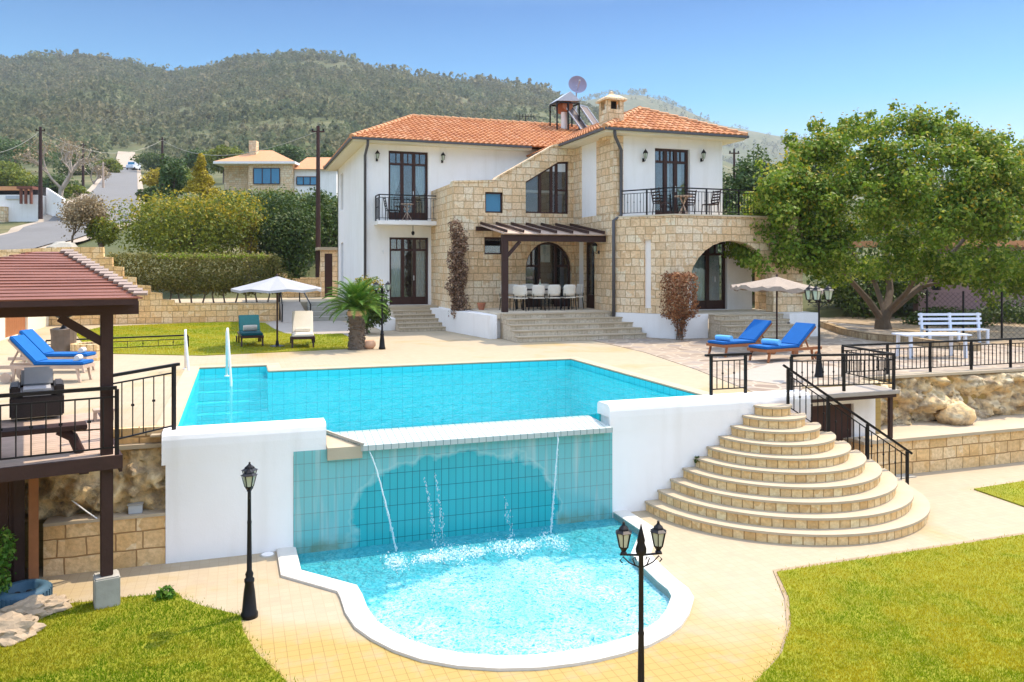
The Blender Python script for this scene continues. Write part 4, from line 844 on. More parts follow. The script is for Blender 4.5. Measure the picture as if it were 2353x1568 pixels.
# roofs made of barrel tiles
def tile_face(mb, A, B, Cc, Dd, tw=.24, th=.36):      # eave A->B, ridge D->C (C above B, D above A)
    A, B, Cc, Dd = map(Vector, (A, B, Cc, Dd)); u = (B - A).normalized(); nrm = u.cross((Dd - A) if (Dd - A).length > .01 else (Cc - A)).normalized()
    if nrm.z < 0: nrm = -nrm
    v = nrm.cross(u).normalized(); v = v if v.z > 0 else -v; hgt = max((Dd - A).dot(v), (Cc - A).dot(v)); L = (B - A).length
    ul0, ur0 = (Dd - A).dot(u), (Cc - A).dot(u); nr = int(hgt / th) + 1; sub = 6; V = mb.v; Fs = mb.f
    for r in range(nr):
        v0 = r * th; v1 = min(hgt, (r + 1) * th + .03); q0 = max(0, min(1, v0 / hgt)); q1 = max(0, min(1, min(hgt, (r + 1) * th) / hgt)); a = ul0 * (q0 + q1) / 2 - (.0 if ul0 < 0 else 0); bb = L + (ur0 - L) * (q0 + q1) / 2
        k0 = int(math.floor(a / (tw / sub))); k1 = int(math.ceil(bb / (tw / sub))); b = len(V)
        for k in range(k0, k1 + 1):
            s = k * tw / sub; ph = (k % sub) / sub; hh = .052 * abs(math.sin(math.pi * (ph + .0))) ** .8
            for vv, lift in ((v0 - .02, .045 + hh), (v1, .012 + hh)): p = A + u * s + v * vv + nrm * lift; V.append((p.x, p.y, p.z))
            p = A + u * s + v * (v0 - .02) + nrm * (.0 if ph in (0,) else hh * .2); V.append((p.x, p.y, p.z))
        for k in range(k1 - k0): Fs.append((b + 3 * k, b + 3 * k + 3, b + 3 * k + 4, b + 3 * k + 1)); Fs.append((b + 3 * k, b + 3 * k + 2, b + 3 * k + 5, b + 3 * k + 3))
def build_tiles(mb, name, par, off=True):
    o = mb.build(name, M['tile'], par, w=True, fix=False); return o
def ridge(mb, a, b):
    a, b = Vector(a), Vector(b); n = max(2, int((b - a).length / .38))
    for i in range(n): p = a + (b - a) * (i / n); q = a + (b - a) * ((i + 1.12) / n); mb.tube([p + Vector((0, 0, .05)), q + Vector((0, 0, .025))], [.115, .095], 8)
e0, e1, ey0, ey1 = XL - .6, 18.0, YL - .6, 42.1; zr = 9.42; yr_ = 36.8; hx0 = e0 + 3.5
main = MB(); tile_face(main, (e0, ey0, ZE), (e1, ey0, ZE), (e1, yr_, zr), (hx0, yr_, zr)); tile_face(main, (e0, ey1, ZE), (e0, ey0, ZE), (hx0, yr_, zr), (hx0, yr_, zr))
tile_face(main, (e1, ey1, ZE), (e0, ey1, ZE), (hx0, yr_, zr), (e1, yr_, zr))
rf = build_tiles(main, 'roof', villa); rg = MB(); ridge(rg, (hx0, yr_, zr), (e1, yr_, zr)); ridge(rg, (e0, ey0, ZE), (hx0, yr_, zr)); ridge(rg, (e0, ey1, ZE), (hx0, yr_, zr)); rg.build('ridge_tiles', M['ridge'], rf, w=True)
ZER = 7.14; q0, q1, qy = 11.82, 17.52, YR - .6; xm = (q0 + q1) / 2; zp = 8.46; qr = qy + 2.85
wing_ = MB(); tile_face(wing_, (q0, qy, ZER), (q1, qy, ZER), (xm, qr, zp), (xm, qr, zp)); tile_face(wing_, (q0, 37, ZER), (q0, qy, ZER), (xm, qr, zp), (xm, 37, zp)); tile_face(wing_, (q1, qy, ZER), (q1, 33, ZER), (xm, 33, zp), (xm, qr, zp))
rf2 = build_tiles(wing_, 'roof', villa); rg = MB(); ridge(rg, (q0, qy, ZER), (xm, qr, zp)); ridge(rg, (q1, qy, ZER), (xm, qr, zp)); ridge(rg, (xm, qr, zp), (xm, 37, zp)); rg.build('ridge_tiles', M['ridge'], rf2, w=True)
m = MB().bx(e0 + .06, q0, ey0 + .06, ey1 - .06, ZE - .12, ZE - .02).bx(q0 + .06, q1 - .06, qy + .06, YL - .0, ZER - .12, ZER - .02); part(m, 'soffit', M['soffit'])
m = MB().bx(e0, q0 - .02, ey0 - .05, ey0 + .05, ZE - .05, ZE + .03).bx(e0 - .05, e0 + .05, ey0 + .05, ey1, ZE - .05, ZE + .03).bx(q0, q1 + .05, qy - .05, qy + .05, ZER - .05, ZER + .03).bx(q0 - .05, q0 + .05, qy + .05, YL - .7, ZER - .05, ZER + .03).bx(q1 - .05, q1 + .05, qy + .05, 33, ZER - .05, ZER + .03); part(m, 'gutter', M['pipe'])
# chimney
cxm, cym = 12.62, 25.75; ch = MB(); ch.bx(cxm - .33, cxm + .33, cym - .33, cym + .33, 6.9, 7.98)
for sx in (-1, 1):
    for sy in (-1, 1): ch.bx(cxm + sx * .25 - .075, cxm + sx * .25 + .075, cym + sy * .25 - .075, cym + sy * .25 + .075, 7.98, 8.3)
cho = part(ch, 'chimney', M['stone']); MB().bx(cxm - .13, cxm + .13, cym - .13, cym + .13, 7.98, 8.29).build('flue', M['dark'], cho, w=True)
cc = MB(); cc.lathe([(.6, 8.3), (.6, 8.36), (.34, 8.48), (.1, 8.56), (.08, 8.64), (.02, 8.68)], (cxm, cym, 0), 4, R(45)); cc.build('chimney_cap', M['stone'], cho, w=True)
# rain pipes
a = OY(845, 322, YL - .5); part(MB().tube([(a.x, YL - .55, ZE - .05), (a.x, YL - .5, ZE - .25), (a.x - .04, YL - .07, ZE - .6), (a.x - .04, YL - .07, .2)], .055, 8), 'rain_pipe', M['pipe'], smooth=True)
part(MB().tube([(XR - .25, qy + .05, ZER - .05), (XR - .2, qy + .1, ZER - .25), (XR + .22, YR - .12, ZER - .65), (XR + .22, YR - .12, ZT + .1), (XR - .07, YR - .12, ZT - .1), (XR - .07, YR - .12, .6)], .06, 8), 'rain_pipe', M['pipe'], smooth=True)
# entrance and patio steps
def front_steps(name, x0, x1, y, run, n, z0, dz, top=False):
    for i in range(n):
        z = z0 - dz * i; y1 = y - run * i
        r_ = part(MB().bx(x0, x1, y1 - run, y1 - .001, 0, z - .045), name, M['step_blocks']); MB().bx(x0 - .004, x1 + .004, y1 - run - .03, y1 - .002, z - .044, z).build('tread', M['step'], r_, w=True, bevel=.006)
px0_, px1_ = hx(893, 1000, YL - .8); m = MB()
m.bx(px0_, px1_ + .4, YL - 1.3, YL - .003, 0, ZF - .01); part(m, 'door_landing', M['step'])
front_steps('door_step', px0_, px1_ + .4, YL - 1.3, .36, 5, ZF - .14, .14)
part(MB().bx(px0_ - .5, px0_ - .005, YL - 2.3, YL - .003, 0, .45), 'step_cheek', M['plaster']); part(MB().bx(px1_ + .405, px1_ + .75, YL - 2.6, YL - .003, 0, .5), 'step_cheek', M['plaster'])
front_steps('veranda_step', VST[0], VST[1], YV - .07, .34, 5, ZF - .05, .16)
PXL, PYF = 7.95, 25.55
part(MB().bx(PXL + .25, XR - .005, PYF, YS + .1, ZF - .2, ZF), 'patio_floor', M['step_grey'])
part(MB().prism([(PXL, PYF - .2), (PXL + .25, PYF - .2), (PXL + .25, YS + .09), (sx0, YL - 1.5), (sx0 - .4, YL - 1.5)], 0, ZF - .06).bx(PXL + .255, XR, PYF + .1, YS, 0, ZF - .21), 'patio_wall', M['plaster'])
m = MB(); psx0, psx1 = OY(1150, 720, PYF).x, OY(1432, 720, PYF).x
front_steps('patio_step', psx0, psx1, PYF - .003, .34, 5, ZF - .01, .165)
pg = part(MB().prism([(psx1 + .005, PYF - 1.0), (psx1 + .3, PYF - 1.3), (XR + .3, YR - .6), (XR, PYF), (psx1 + .005, PYF)], 0, .42), 'step_cheek', M['plaster'])
# ================================================================== pergola
pgl = thing('pergola', 'dark timber pergola shading the dining patio against the stone wall', 'pergola', (8.75, 25.9, ZF))
pz = OY(1160, 545, 25.9).z; zbk = OY(1095, 521, YS).z; pX0 = OY(1160, 600, 25.9).x
part(MB().bx(pX0 - .1, pX0 + .1, 25.8, 26.0, ZF, pz - .12), 'post', M['wood_beam'], pgl, bevel=.008)
part(MB().bx(pX0 - .12, XR - .01, 25.82, 25.98, pz - .14, pz + .08), 'beam', M['wood_beam'], pgl)
part(MB().bx(OY(1093, 600, YS).x, XR - .01, YS - .09, YS - .005, zbk - .16, zbk), 'wall_plate', M['wood_beam'], pgl)
part(MB().bar((pX0, 25.9, pz - .75), (pX0 + .55, 25.9, pz - .14), .1, .12, (0, 1, 0)), 'brace', M['wood_beam'], pgl)
nR = 7
for i in range(nR):
    xa = pX0 - .02 + (XR - .15 - pX0) * i / (nR - 1); sh = -.0; part(MB().bar((xa + sh, 25.62, pz + .19), (xa, YS - .02, zbk + .14), .05, .10), 'rafter', M['wood_beam'], pgl)
for j in range(7):
    q = .06 + j * .142; y = 25.7 + (YS - 25.75) * q; z = pz + .098 + (zbk - pz - .03) * (y - 25.62) / (YS - 25.62); sl_ = math.atan2(zbk - pz, YS - 25.62)
    part(MB().box(((pX0 - .15 + XR) / 2, y, z), (XR - pX0 + .1, .36, .03), 0, 0, sl_), 'plank', M['wood_grey'], pgl)
# ================================================================== railings
def railing(name, label, pts, h, sp=.13, step=None, group=None, posts=None, low=.1, m='iron', over=.12, cat='railing', pw_=.045):
    pts = [Vector(p) for p in pts]; t = thing(name, label, cat, tuple(pts[0]), 0, group)
    for i, (a, b) in enumerate(zip(pts, pts[1:])):
        L = (b - a).length; n = max(1, round(L / (step or 1.6))); u = (b - a) / L; up = Vector((0, 0, 1)); o0 = over if i == 0 else 0; o1 = over if i == len(pts) - 2 else 0
        part(MB().bar(a + up * h - u * o0, b + up * h + u * o1, .055, .04), 'top_rail', M[m], t)
        part(MB().bar(a + up * (h - .11), b + up * (h - .11), .02), 'upper_rail', M[m], t); part(MB().bar(a + up * low, b + up * low, .02), 'lower_rail', M[m], t)
        for k in range(n + 1):
            if i > 0 and k == 0: continue
            p = a + (b - a) * k / n; part(MB().box((p.x, p.y, p.z + h / 2 - .02), (pw_, pw_, h), math.atan2(u.y, u.x)), 'post', M[m], t)
        nb = int(L / sp)
        for k in range(1, nb):
            p = a + (b - a) * k / nb
            if min(abs((k / nb * n) % 1), 1 - abs((k / nb * n) % 1)) * L / n < .03: continue
            bm = MB().bar(p + up * low, p + up * (h - .11), .014)
            if k % 2 == 0: bm.box((p.x, p.y, p.z + low + (h - .11 - low) * .55), (.03, .03, .03), .7)
            part(bm, 'baluster', M[m], t)
    return t
zrl = OY(870, 447, YL - .9).z - zb
railing('balcony_railing', 'small iron balcony railing below the upper left french door', [(bx0 + .06, YL - .05, zb), (bx0 + .06, YL - .88, zb), (bx1 - .06, YL - .88, zb), (bx1 - .06, YL - .05, zb)], zrl, .12, 1.9, None, over=0)
zrh = OY(1600, 433, YV).z - ZT - .05
railing('terrace_railing', 'long iron railing round the upper terrace of the right wing', [(XR + .22, YR - .15, ZT + .05), (CHX - .02, YV + .06, ZT + .05), (XE - .05, YV + .06, ZT + .05), (XE - .05, YR + .2, ZT + .05)], zrh, .12, 1.25, None, over=0)
A = OY(1634, 905, 12.42); B_ = OY(1713, 900, 12.42)
railing('short_railing', 'short freestanding iron railing on the white pool wall', [(A.x, 12.42, .09), (B_.x, 12.42, .09)], .72, .115, 3)
zt_ = .68
railing('terrace_edge_railing', 'long black railing along the rock face beside the hatch and white bench', [(9.82, 12.42, .06), (12.25, 12.42, 0), (12.45, RW + .1, .01), (26, RW + .1, .01)], zt_, .12, 1.25, None, over=0)
T0 = Vector((SC.x + .28, SC.y - .12, -.2)); T1 = Vector((SC.x + 2.48 * math.cos(A1), SC.y + 2.48 * math.sin(A1), ZL + .04))
railing('stair_railing', 'sloping iron handrail down the right side of the curved steps', [T0, T1], .78, .13, .8, None, over=.1)
# ================================================================== wall lanterns
def wall_lantern(p, ang, label):
    t = thing('wall_lantern', label, 'wall lamp', tuple(p), ang, 'black wall lanterns on the villa')
    MB().lathe([(.045, -.06), (.045, .06)], (0, -.01, 0), 8).tube([(0, -.02, 0), (0, -.14, -.05), (0, -.17, .02)], .012, 6).build('bracket', M['iron'], t)
    MB().lathe([(.03, .0), (.045, .03), (.075, .2)], (0, -.17, .02), 6).build('glass', M['lampglass'], t)
    MB().lathe([(.1, .2), (.1, .215), (.055, .29), (.015, .33), (.01, .36)], (0, -.17, .02), 6).build('cap', M['iron'], t)
    fr = MB()
    for i in range(6): a = R(60 * i); fr.bar((.046 * math.cos(a), -.17 + .046 * math.sin(a), .04), (.077 * math.cos(a), -.17 + .077 * math.sin(a), .225), .01)
    fr.build('frame', M['iron'], t); return t
for px, py, y, ang, lb in ((866, 362, YL, 0, 'wall lantern left of the upper balcony door'), (1016, 366, YL, 0, 'wall lantern right of the upper balcony door'), (1478, 362, YR, 0, 'wall lantern left of the right terrace door'), (1611, 362, YR, 0, 'wall lantern right of the right terrace door')):
    p = OY(px, py, y); p.z -= .1; wall_lantern(p, ang, lb)
p = OX(1377, 580, XR); wall_lantern(p, R(-90), 'black lantern on stone beside the side door under the pergola')
p = OY(880, 578, YL); t = thing('wall_hook', 'small white bracket on wall left of the lower french door', 'bracket', tuple(p)); MB().tube([(0, 0, 0), (0, -.1, .05), (.02, -.12, -.1)], .02, 6).build('arm', M['steel'], t); MB().lathe([(.05, -.02), (.05, .02)], (0, -.005, 0), 8).build('plate', M['steel'], t)
p = OY(949, 512, YL - .5); t = thing('hanging_lamp', 'small lamp hanging beneath the balcony slab', 'lamp', (p.x, YL - .5, zb - .16)); MB().tube([(0, 0, 0), (0, 0, -.22)], .012, 6).build('rod', M['iron'], t); MB().lathe([(.02, -.22), (.07, -.27), (.06, -.36), (.01, -.4)], (0, 0, 0), 8).build('lantern', M['iron'], t)
# ================================================================== roof equipment
yq = 35.6; S = thing('solar_water_heater', 'solar water heater with rusty tank and brown panels on the roof', 'water heater', (OY(1305, 280, yq).x, yq, 8.9))
g = lambda a, c, y=yq: OY(a, c, y)
x0, x1 = g(1280, 250).x, g(1331, 250).x; zt_, zm_, zb_ = g(1300, 218).z, g(1300, 236).z, g(1300, 300).z
m = MB()
for x in (x0, x1):
    for y in (yq, yq + .9): m.bar((x, y, zb_), (x, y, zm_), .06)
m.bar((x0, yq, zm_), (x1, yq, zm_), .06).bar((x0, yq + .9, zm_), (x1, yq + .9, zm_), .06).bar(((x0 + x1) / 2, yq, zb_), ((x0 + x1) / 2, yq, zm_), .07).bar((x0, yq, zm_), (x0, yq + .9, zm_), .06).bar((x1, yq, zm_), (x1, yq + .9, zm_), .06); part(m, 'frame', M['iron'], S)
xm_ = (x0 + x1) / 2
part(MB().tube([(xm_, yq + .05, zm_ - .12), (xm_, yq + .95, zm_ - .12)], .27, 12), 'tank', M['rust'], S)
zk = g(1300, 212).z
part(MB().add([(x0 - .05, yq - .05, zm_ + .05), (xm_ + .1, yq - .05, zk + .05), (x1 + .05, yq - .05, zm_ + .12), (x0 - .05, yq + 1, zm_ + .05), (xm_ + .1, yq + 1, zk + .05), (x1 + .05, yq + 1, zm_ + .12)], [(0, 1, 4, 3), (1, 2, 5, 4), (0, 2, 1), (3, 4, 5)]), 'cold_tank', M['metal_roof'], S)
part(MB().lathe([(.15, zb_), (.15, zb_ + .95)], (xm_ - .05, yq + .4, 0), 12), 'cylinder', M['plaster'], S)
for dx in (0, .82):
    a = g(1331, 245).x + dx - .75; part(MB().add([(a, yq + .2, g(1340, 240).z), (a + .62, yq + .6, g(1340, 240).z), (a + 1.25, yq - .1, zb_), (a + .63, yq - .5, zb_), (a, yq + .2, g(1340, 240).z - .08), (a + .62, yq + .6, g(1340, 240).z - .08), (a + 1.25, yq - .1, zb_ - .08), (a + .63, yq - .5, zb_ - .08)], [(0, 3, 2, 1), (4, 5, 6, 7), (0, 1, 5, 4), (1, 2, 6, 5), (2, 3, 7, 6), (3, 0, 4, 7)]), 'collector', M['panel'], S)
    part(MB().bar((a, yq + .2, g(1340, 240).z + .01), (a + .63, yq - .5, zb_ + .01), .05).bar((a + .62, yq + .6, g(1340, 240).z + .01), (a + 1.25, yq - .1, zb_ + .01), .05).bar((a, yq + .2, g(1340, 240).z + .01), (a + .62, yq + .6, g(1340, 240).z + .01), .05), 'collector_frame', M['metal_roof'], S)
yd = 38.2; c = OY(1327, 195, yd); t = thing('satellite_dish', 'round lilac grey satellite dish on a pole above the roof', 'satellite dish', (c.x, yd, 8.8))
m = MB(); n = 28; V = [(0, .12, 0)]; rr = 21.5 / F * (c.x * ST + yd * CT)
for j in range(1, 6):
    for i in range(n): a = 2 * math.pi * i / n; r = rr * j / 5; V.append((r * math.cos(a), .12 - .16 * (j / 5) ** 2, r * math.sin(a)))
fs = [(0, 1 + i, 1 + (i + 1) % n) for i in range(n)] + [(1 + (j - 1) * n + i, 1 + j * n + i, 1 + j * n + (i + 1) % n, 1 + (j - 1) * n + (i + 1) % n) for j in range(1, 5) for i in range(n)]
rm = Matrix.Rotation(-TH * .6, 3, 'Z') @ Matrix.Rotation(R(-14), 3, 'X'); o = MB().add([rm @ Vector(v) + Vector((0, 0, c.z - 8.8)) for v in V], fs).build('reflector', M['dish'], t, smooth=True)
MB().tube([(0, .15, 0), (0, .15, c.z - 8.8)], .04, 8).build('mast', M['metal_roof'], t); MB().bar(rm @ Vector((0, .1, -rr * .5)) + Vector((0, 0, c.z - 8.8)), rm @ Vector((0, -.5, -.05)) + Vector((0, 0, c.z - 8.8)), .03).box(rm @ Vector((0, -.5, -.02)) + Vector((0, 0, c.z - 8.8)), (.08, .12, .08)).build('feed_arm', M['metal_roof'], t)
p = OY(1208, 268, 40.0); t = thing('tv_aerial', 'small dark spiky television aerial behind the roof ridge', 'aerial', (p.x, 40, 8)); MB().tube([(0, 0, 0), (0, 0, p.z - 8)], .02, 6).build('mast', M['iron'], t)
m = MB().bar((-.55, 0, p.z - 8), (.55, 0, p.z - 8), .025)
for i in range(7): m.bar((-.5 + i * .16, -.02, p.z - 8 - .12 - .03 * (i % 2)), (-.5 + i * .16, .02, p.z - 8 + .12 + .03 * (i % 2)), .025)
m.build('boom', M['iron'], t)
# ================================================================== street lamps
def lamp_post(label, loc, rot, arms, hp, hl=.27, wl=.075, span=.15, group='black lantern posts around the pools'):
    t = thing('lamp_post', label, 'lamp post', tuple(loc), rot, group); s = hp / 1.8
    MB().lathe([(.1, 0), (.1, .05), (.085, .075), (.065, .30), (.05, .40), (.058, .42), (.058, .45), (.04, .47), (.048, .51), (.03, .55), (.024, 1.1), (.028, 1.12), (.022, 1.14), (.02, 1.58 * s - .02), (.045, 1.59 * s), (.045, 1.62 * s), (.03, 1.66 * s), (.034, 1.68 * s), (.012, 1.76 * s), (.003, 1.8 * s)], (0, 0, 0), 14).build('pole', M['iron'], t, smooth=True)
    za = 1.57 * s
    for i, a in enumerate(arms):
        c, q = math.cos(a), math.sin(a); P = lambda r, z: (r * c, r * q, z)
        ar = MB().tube([P(0, za), P(span + .03, za + .01)], .009, 6)
        ar.tube([P(.02, za - .1), P(.05, za - .08), P(.07, za - .03), P(.05, za - .015), P(.04, za - .04)], .006, 5).tube([P(.04, za - .09), P(.1, za - .06), P(.15, za - .01), P(span + .03, za - .04), P(span + .01, za - .06)], .006, 5)
        ar.build('arm', M['iron'], t)
        ln = MB().lathe([(.018, 0), (.03, .012), (.018, .025), (wl * .62, .055), (wl * .64, .065)], P(span, za + .01), 6); ln.lathe([(wl * 1.28, .72 * hl), (wl * 1.3, .73 * hl), (wl * .8, .80 * hl), (wl * .72, .86 * hl), (wl * .3, .95 * hl), (.012, 1.0 * hl), (.012, 1.06 * hl), (.004, 1.08 * hl)], P(span, za + .01), 6)
        o = Vector(P(span, za + .01))
        for k in range(6):
            b = R(60 * k); ln.bar(o + Vector((wl * .64 * math.cos(b), wl * .64 * math.sin(b), .06)), o + Vector((wl * 1.1 * math.cos(b), wl * 1.1 * math.sin(b), .72 * hl)), .009)
        l = ln.build('lantern', M['iron'], t); MB().lathe([(wl * .58, .063), (wl * .98, .72 * hl)], o, 6).build('glass', M['lampglass'], l)
    return t
p = G(573, 1418, ZL); lamp_post('black lamp post at lawn edge in front of short white wall', p, 0, [R(88), R(268)], 1.72, .27, .075, .12)
d_ = 6.55; x, y = W((1473 - CX) / F * d_, d_); lamp_post('black two lantern lamp post in the foreground beside plunge pool', (x, y, ZL), 0, [R(-14), R(166)], 2.02, .25, .058, .145)
p = G(1882, 868); lamp_post('black three lantern lamp post beside the two blue right hand loungers', p, 0, [R(-20), R(150), R(215)], 1.86, .36, .1, .2)
p = G(878, 803); lamp_post('black two lantern lamp post beside the palm and french door steps', p, 0, [R(-12), R(168)], 1.9, .3, .09, .17)
# ================================================================== parasols
def umbrella(name, label, loc, h, r, fab, rot=0.0, tilt=0.0, scal=0.0, drop=.38):
    t = thing(name, label, 'parasol', tuple(loc), rot); n = 48; rings = 8; V = []; base = Matrix.Rotation(tilt, 3, 'Y')
    for j in range(rings + 1):
        q = j / rings
        for i in range(n):
            a = 2 * math.pi * i / n; seg = abs(((i % 6) / 6) - .5) * 2; rr = r * q * (.94 + .06 * seg); z = -drop * q ** .9 - (1 - seg) * .05 * q + (scal * .04 * math.sin(i * 2.1) * (q > .95))
            V.append(base @ Vector((rr * math.cos(a), rr * math.sin(a), z)) + Vector((0, 0, h)))
    for i in range(n):
        a = 2 * math.pi * i / n; seg = abs(((i % 6) / 6) - .5) * 2; rr = r * (.94 + .06 * seg); V.append(base @ Vector((rr * math.cos(a), rr * math.sin(a), -drop - (1 - seg) * .05 - (.07 + scal * .06 * abs(math.sin(i * .9))))) + Vector((0, 0, h)))
    fs = [(j * n + i, j * n + (i + 1) % n, (j + 1) * n + (i + 1) % n, (j + 1) * n + i) for j in range(rings + 1) for i in range(n)]
    MB().add(V, fs).build('canopy', M[fab], t)
    MB().tube([(0, 0, 0), (0, 0, h - .02)], .027, 10).build('pole', M['wood'], t); MB().lathe([(.02, h - .01), (.04, h + .02), (.015, h + .07)], (0, 0, 0), 8).build('finial', M['wood'], t)
    MB().lathe([(.22, 0), (.22, .04), (.06, .07), (.035, .2)], (0, 0, 0), 16).build('base', M['iron'], t)
    for k in range(8):
        a = 2 * math.pi * k / 8; MB().bar(base @ Vector((.03, 0, -.06)) * 1 + Vector((0, 0, h)) if False else Vector((0, 0, h - .05)), base @ Vector((r * .96 * math.cos(a), r * .96 * math.sin(a), -drop - .02)) + Vector((0, 0, h)), .016).build('rib', M['wood'], t)
    return t
p = G(637, 798); umbrella('parasol', 'grey white parasol shading the loungers on the lawn', p, 2.13, 1.33, 'f_white', R(10), 0, 0, .36)
p = G(1785, 800); umbrella('parasol', 'straw coloured scalloped parasol over the right hand blue loungers', (p.x, p.y, 0), 2.12, 1.32, 'f_beige', R(5), R(3), 1.0, .32)
# ================================================================== loungers
def lounger(label, loc, rot, fab, frame, back=.62, L=1.9, wd=.64, zs=.33, group='sun loungers', wheels=True, ba=R(42)):
    t = thing('sun_lounger', label, 'sun lounger', tuple(loc), rot, group); hinge = L - back; hw = wd / 2
    f = MB(); f.bx(0, L, -hw, -hw + .05, zs - .07, zs).bx(0, L, hw - .05, hw, zs - .07, zs).bx(0, .05, -hw + .05, hw - .05, zs - .07, zs)
    for i in range(9): x = .12 + i * (hinge - .15) / 8; f.bx(x, x + .06, -hw + .05, hw - .05, zs - .035, zs - .005)
    f.build('frame', M[frame], t)
    bf = MB(); c, s = math.cos(ba), math.sin(ba); P = lambda u, y, n_=0: (hinge + u * c - n_ * s, y, zs + u * s + n_ * c)
    for y in (-hw + .06, hw - .06): bf.bar(P(0, y), P(back + .02, y), .04)
    for i in range(5): bf.bar(P(.08 + i * back / 5, -hw + .06), P(.08 + i * back / 5, hw - .06), .05, .02)
    bf.bar(P(back * .75, 0), (L - .12, 0, zs - .05), .03).build('backrest', M[frame], t)
    for x, y, dx in ((.14, -hw + .03, -.07), (.14, hw - .03, -.07), (L - .35, -hw + .03, .05), (L - .35, hw - .03, .05)): MB().bar((x, y, zs - .05), (x + dx, y, 0), .05, .045).build('leg', M[frame], t)
    if wheels:
        for y in (-hw - .03, hw + .03): MB().tube([(L - .2, y - .02, .11), (L - .2, y + .02, .11)], .11, 16).build('wheel', M[frame], t)
    th = .075; prof = [(.0, zs), (.0, zs + th)]
    m = MB(); m.bx(.01, hinge + .01, -hw + .02, hw - .02, zs + .004, zs + th); m.build('seat_cushion', M[fab], t, bevel=.02, smooth=False)
    m = MB(); cc = P(back / 2 + .02, 0, th / 2 + .03); m.box(cc, (back + .04, wd - .04, th), 0, -ba); m.build('back_cushion', M[fab], t, bevel=.02)
    return t
def towel(label, loc, rot, fab, w=.42, r=.075, group='rolled towels on the loungers'):
    t = thing('rolled_towel', label, 'towel', tuple(loc), rot, group); m = MB(); pts = []
    m.tube([(0, -w / 2, r), (0, -w / 4, r * 1.02), (0, w / 4, r), (0, w / 2, r * .97)], [r, r * 1.05, r * 1.03, r * .95], 14); m.bx(-.01, r * 1.25, -w / 2, w / 2, .004, .02); m.build('roll', M[fab], t, smooth=False); return t
def on_lounger(loc, rot, x, y=0, z=.405): c, s = math.cos(rot), math.sin(rot); return (loc[0] + x * c - y * s, loc[1] + x * s + y * c, loc[2] + z)
p = G(580, 799); r = R(93); q = (p.x, p.y, .02); lounger('dark green cushioned lounger on the lawn left of the parasol pole', q, r, 'f_green', 'wood', .66, 1.85, .66)
towel('cream rolled towel on the dark green lounger', on_lounger(q, r, .95), r, 'towel_white', .4, .09)
p = G(696, 802); r = R(86); q = (p.x, p.y, .02); lounger('cream cushioned lounger on the lawn right of the parasol pole', q, r, 'f_cream', 'wood', .78, 1.85, .66, ba=R(50)); 
towel('pale headroll at the fold of the cream lounger', on_lounger(q, r, .98), r, 'f_cream', .45, .06)
for (lx, ly), lb, tl, tx in (((12.05, 18.35), 'blue cushioned teak lounger nearer the veranda steps', 'light blue towel near the foot of the lounger by veranda steps', .32), ((12.35, 16.95), 'blue cushioned teak lounger nearer the terrace railing', 'light blue rolled towel on the lounger nearer the terrace railing', .5)):
    r = R(9); q = (lx, ly, .012); lounger(lb, q, r, 'f_blue', 'wood_warm', .78, 1.95, .68, ba=R(40)); towel(tl, on_lounger(q, r, tx), r + R(8), 'towel_blue', .5, .075)
for (px, py), lb, tl in (((205, 868), 'left terrace blue lounger nearer the wicker armchair', 'small white rolled towel on the nearer left terrace lounger'), ((212, 846), 'left terrace blue lounger nearer the stone column', 'small white rolled towel on the farther left terrace lounger')):
    p = G(px, py + 8); r = R(163); q = (p.x, p.y, .0); lounger(lb, q, r, 'f_blue', 'wood_grey', .72, 1.75, .52, .36, ba=R(46)); towel(tl, on_lounger(q, r, .22, 0, .435), r, 'towel_white', .16, .06)
# ================================================================== dining set
def dining_chair(loc, rot, label):
    t = thing('dining_chair', label, 'chair', tuple(loc), rot, 'cream dining chairs under the pergola')
    MB().bx(-.23, .23, -.22, .22, .43, .47).build('seat', M['f_cream'], t, bevel=.015)
    n = 8; V = []
    for z, k in ((.52, .92), (.62, 1.0), (.84, 1.0), (.92, .82)):
        for i in range(n + 1): u = -1 + 2 * i / n; V.append((u * .25 * k, -.20 - .05 * (z - .5) / .4 + .09 * u * u, z))
    m = MB().add(V, [(j * (n + 1) + i, j * (n + 1) + i + 1, (j + 1) * (n + 1) + i + 1, (j + 1) * (n + 1) + i) for j in range(3) for i in range(n)]); o = m.build('backrest', M['f_cream'], t, smooth=True); sm = o.modifiers.new('thick', 'SOLIDIFY'); sm.thickness = .03
    for x, y in ((-.2, -.18), (.2, -.18), (-.2, .18), (.2, .18)): MB().bar((x, y, .44), (x * 1.15, y * 1.2, 0), .022).build('leg', M['iron'], t)
    MB().bar((-.2, -.2, .44), (-.21, -.21, .6), .02).bar((.2, -.2, .44), (.21, -.21, .6), .02).build('back_support', M['iron'], t); return t
tx0, tx1 = 9.55, 11.55; ty = 27.2
t = thing('dining_table', 'long dark dining table under the pergola', 'table', ((tx0 + tx1) / 2, ty, ZF)); L2 = (tx1 - tx0) / 2
MB().bx(-L2, L2, -.45, .45, .71, .75).build('tabletop', M['wicker'], t, bevel=.008)
for sx in (-1, 1):
    for sy in (-1, 1): MB().bar((sx * (L2 - .12), sy * .36, .71), (sx * (L2 - .12), sy * .36, 0), .06).build('leg', M['iron'], t)
for i, (x, s) in enumerate(((0, 'first'), (1, 'middle'), (2, 'last'))):
    dining_chair((tx0 + .55 + .6 * x, ty - .62, ZF), 0, 'cream dining chair on the pool side of the table, %s from the left' % ('leftmost', 'second', 'third')[i])
    dining_chair((tx0 + .1 + .62 * x, ty + .62, ZF), R(180), 'cream dining chair on the wall side of the table, %s from the left' % ('leftmost', 'second', 'third')[i])
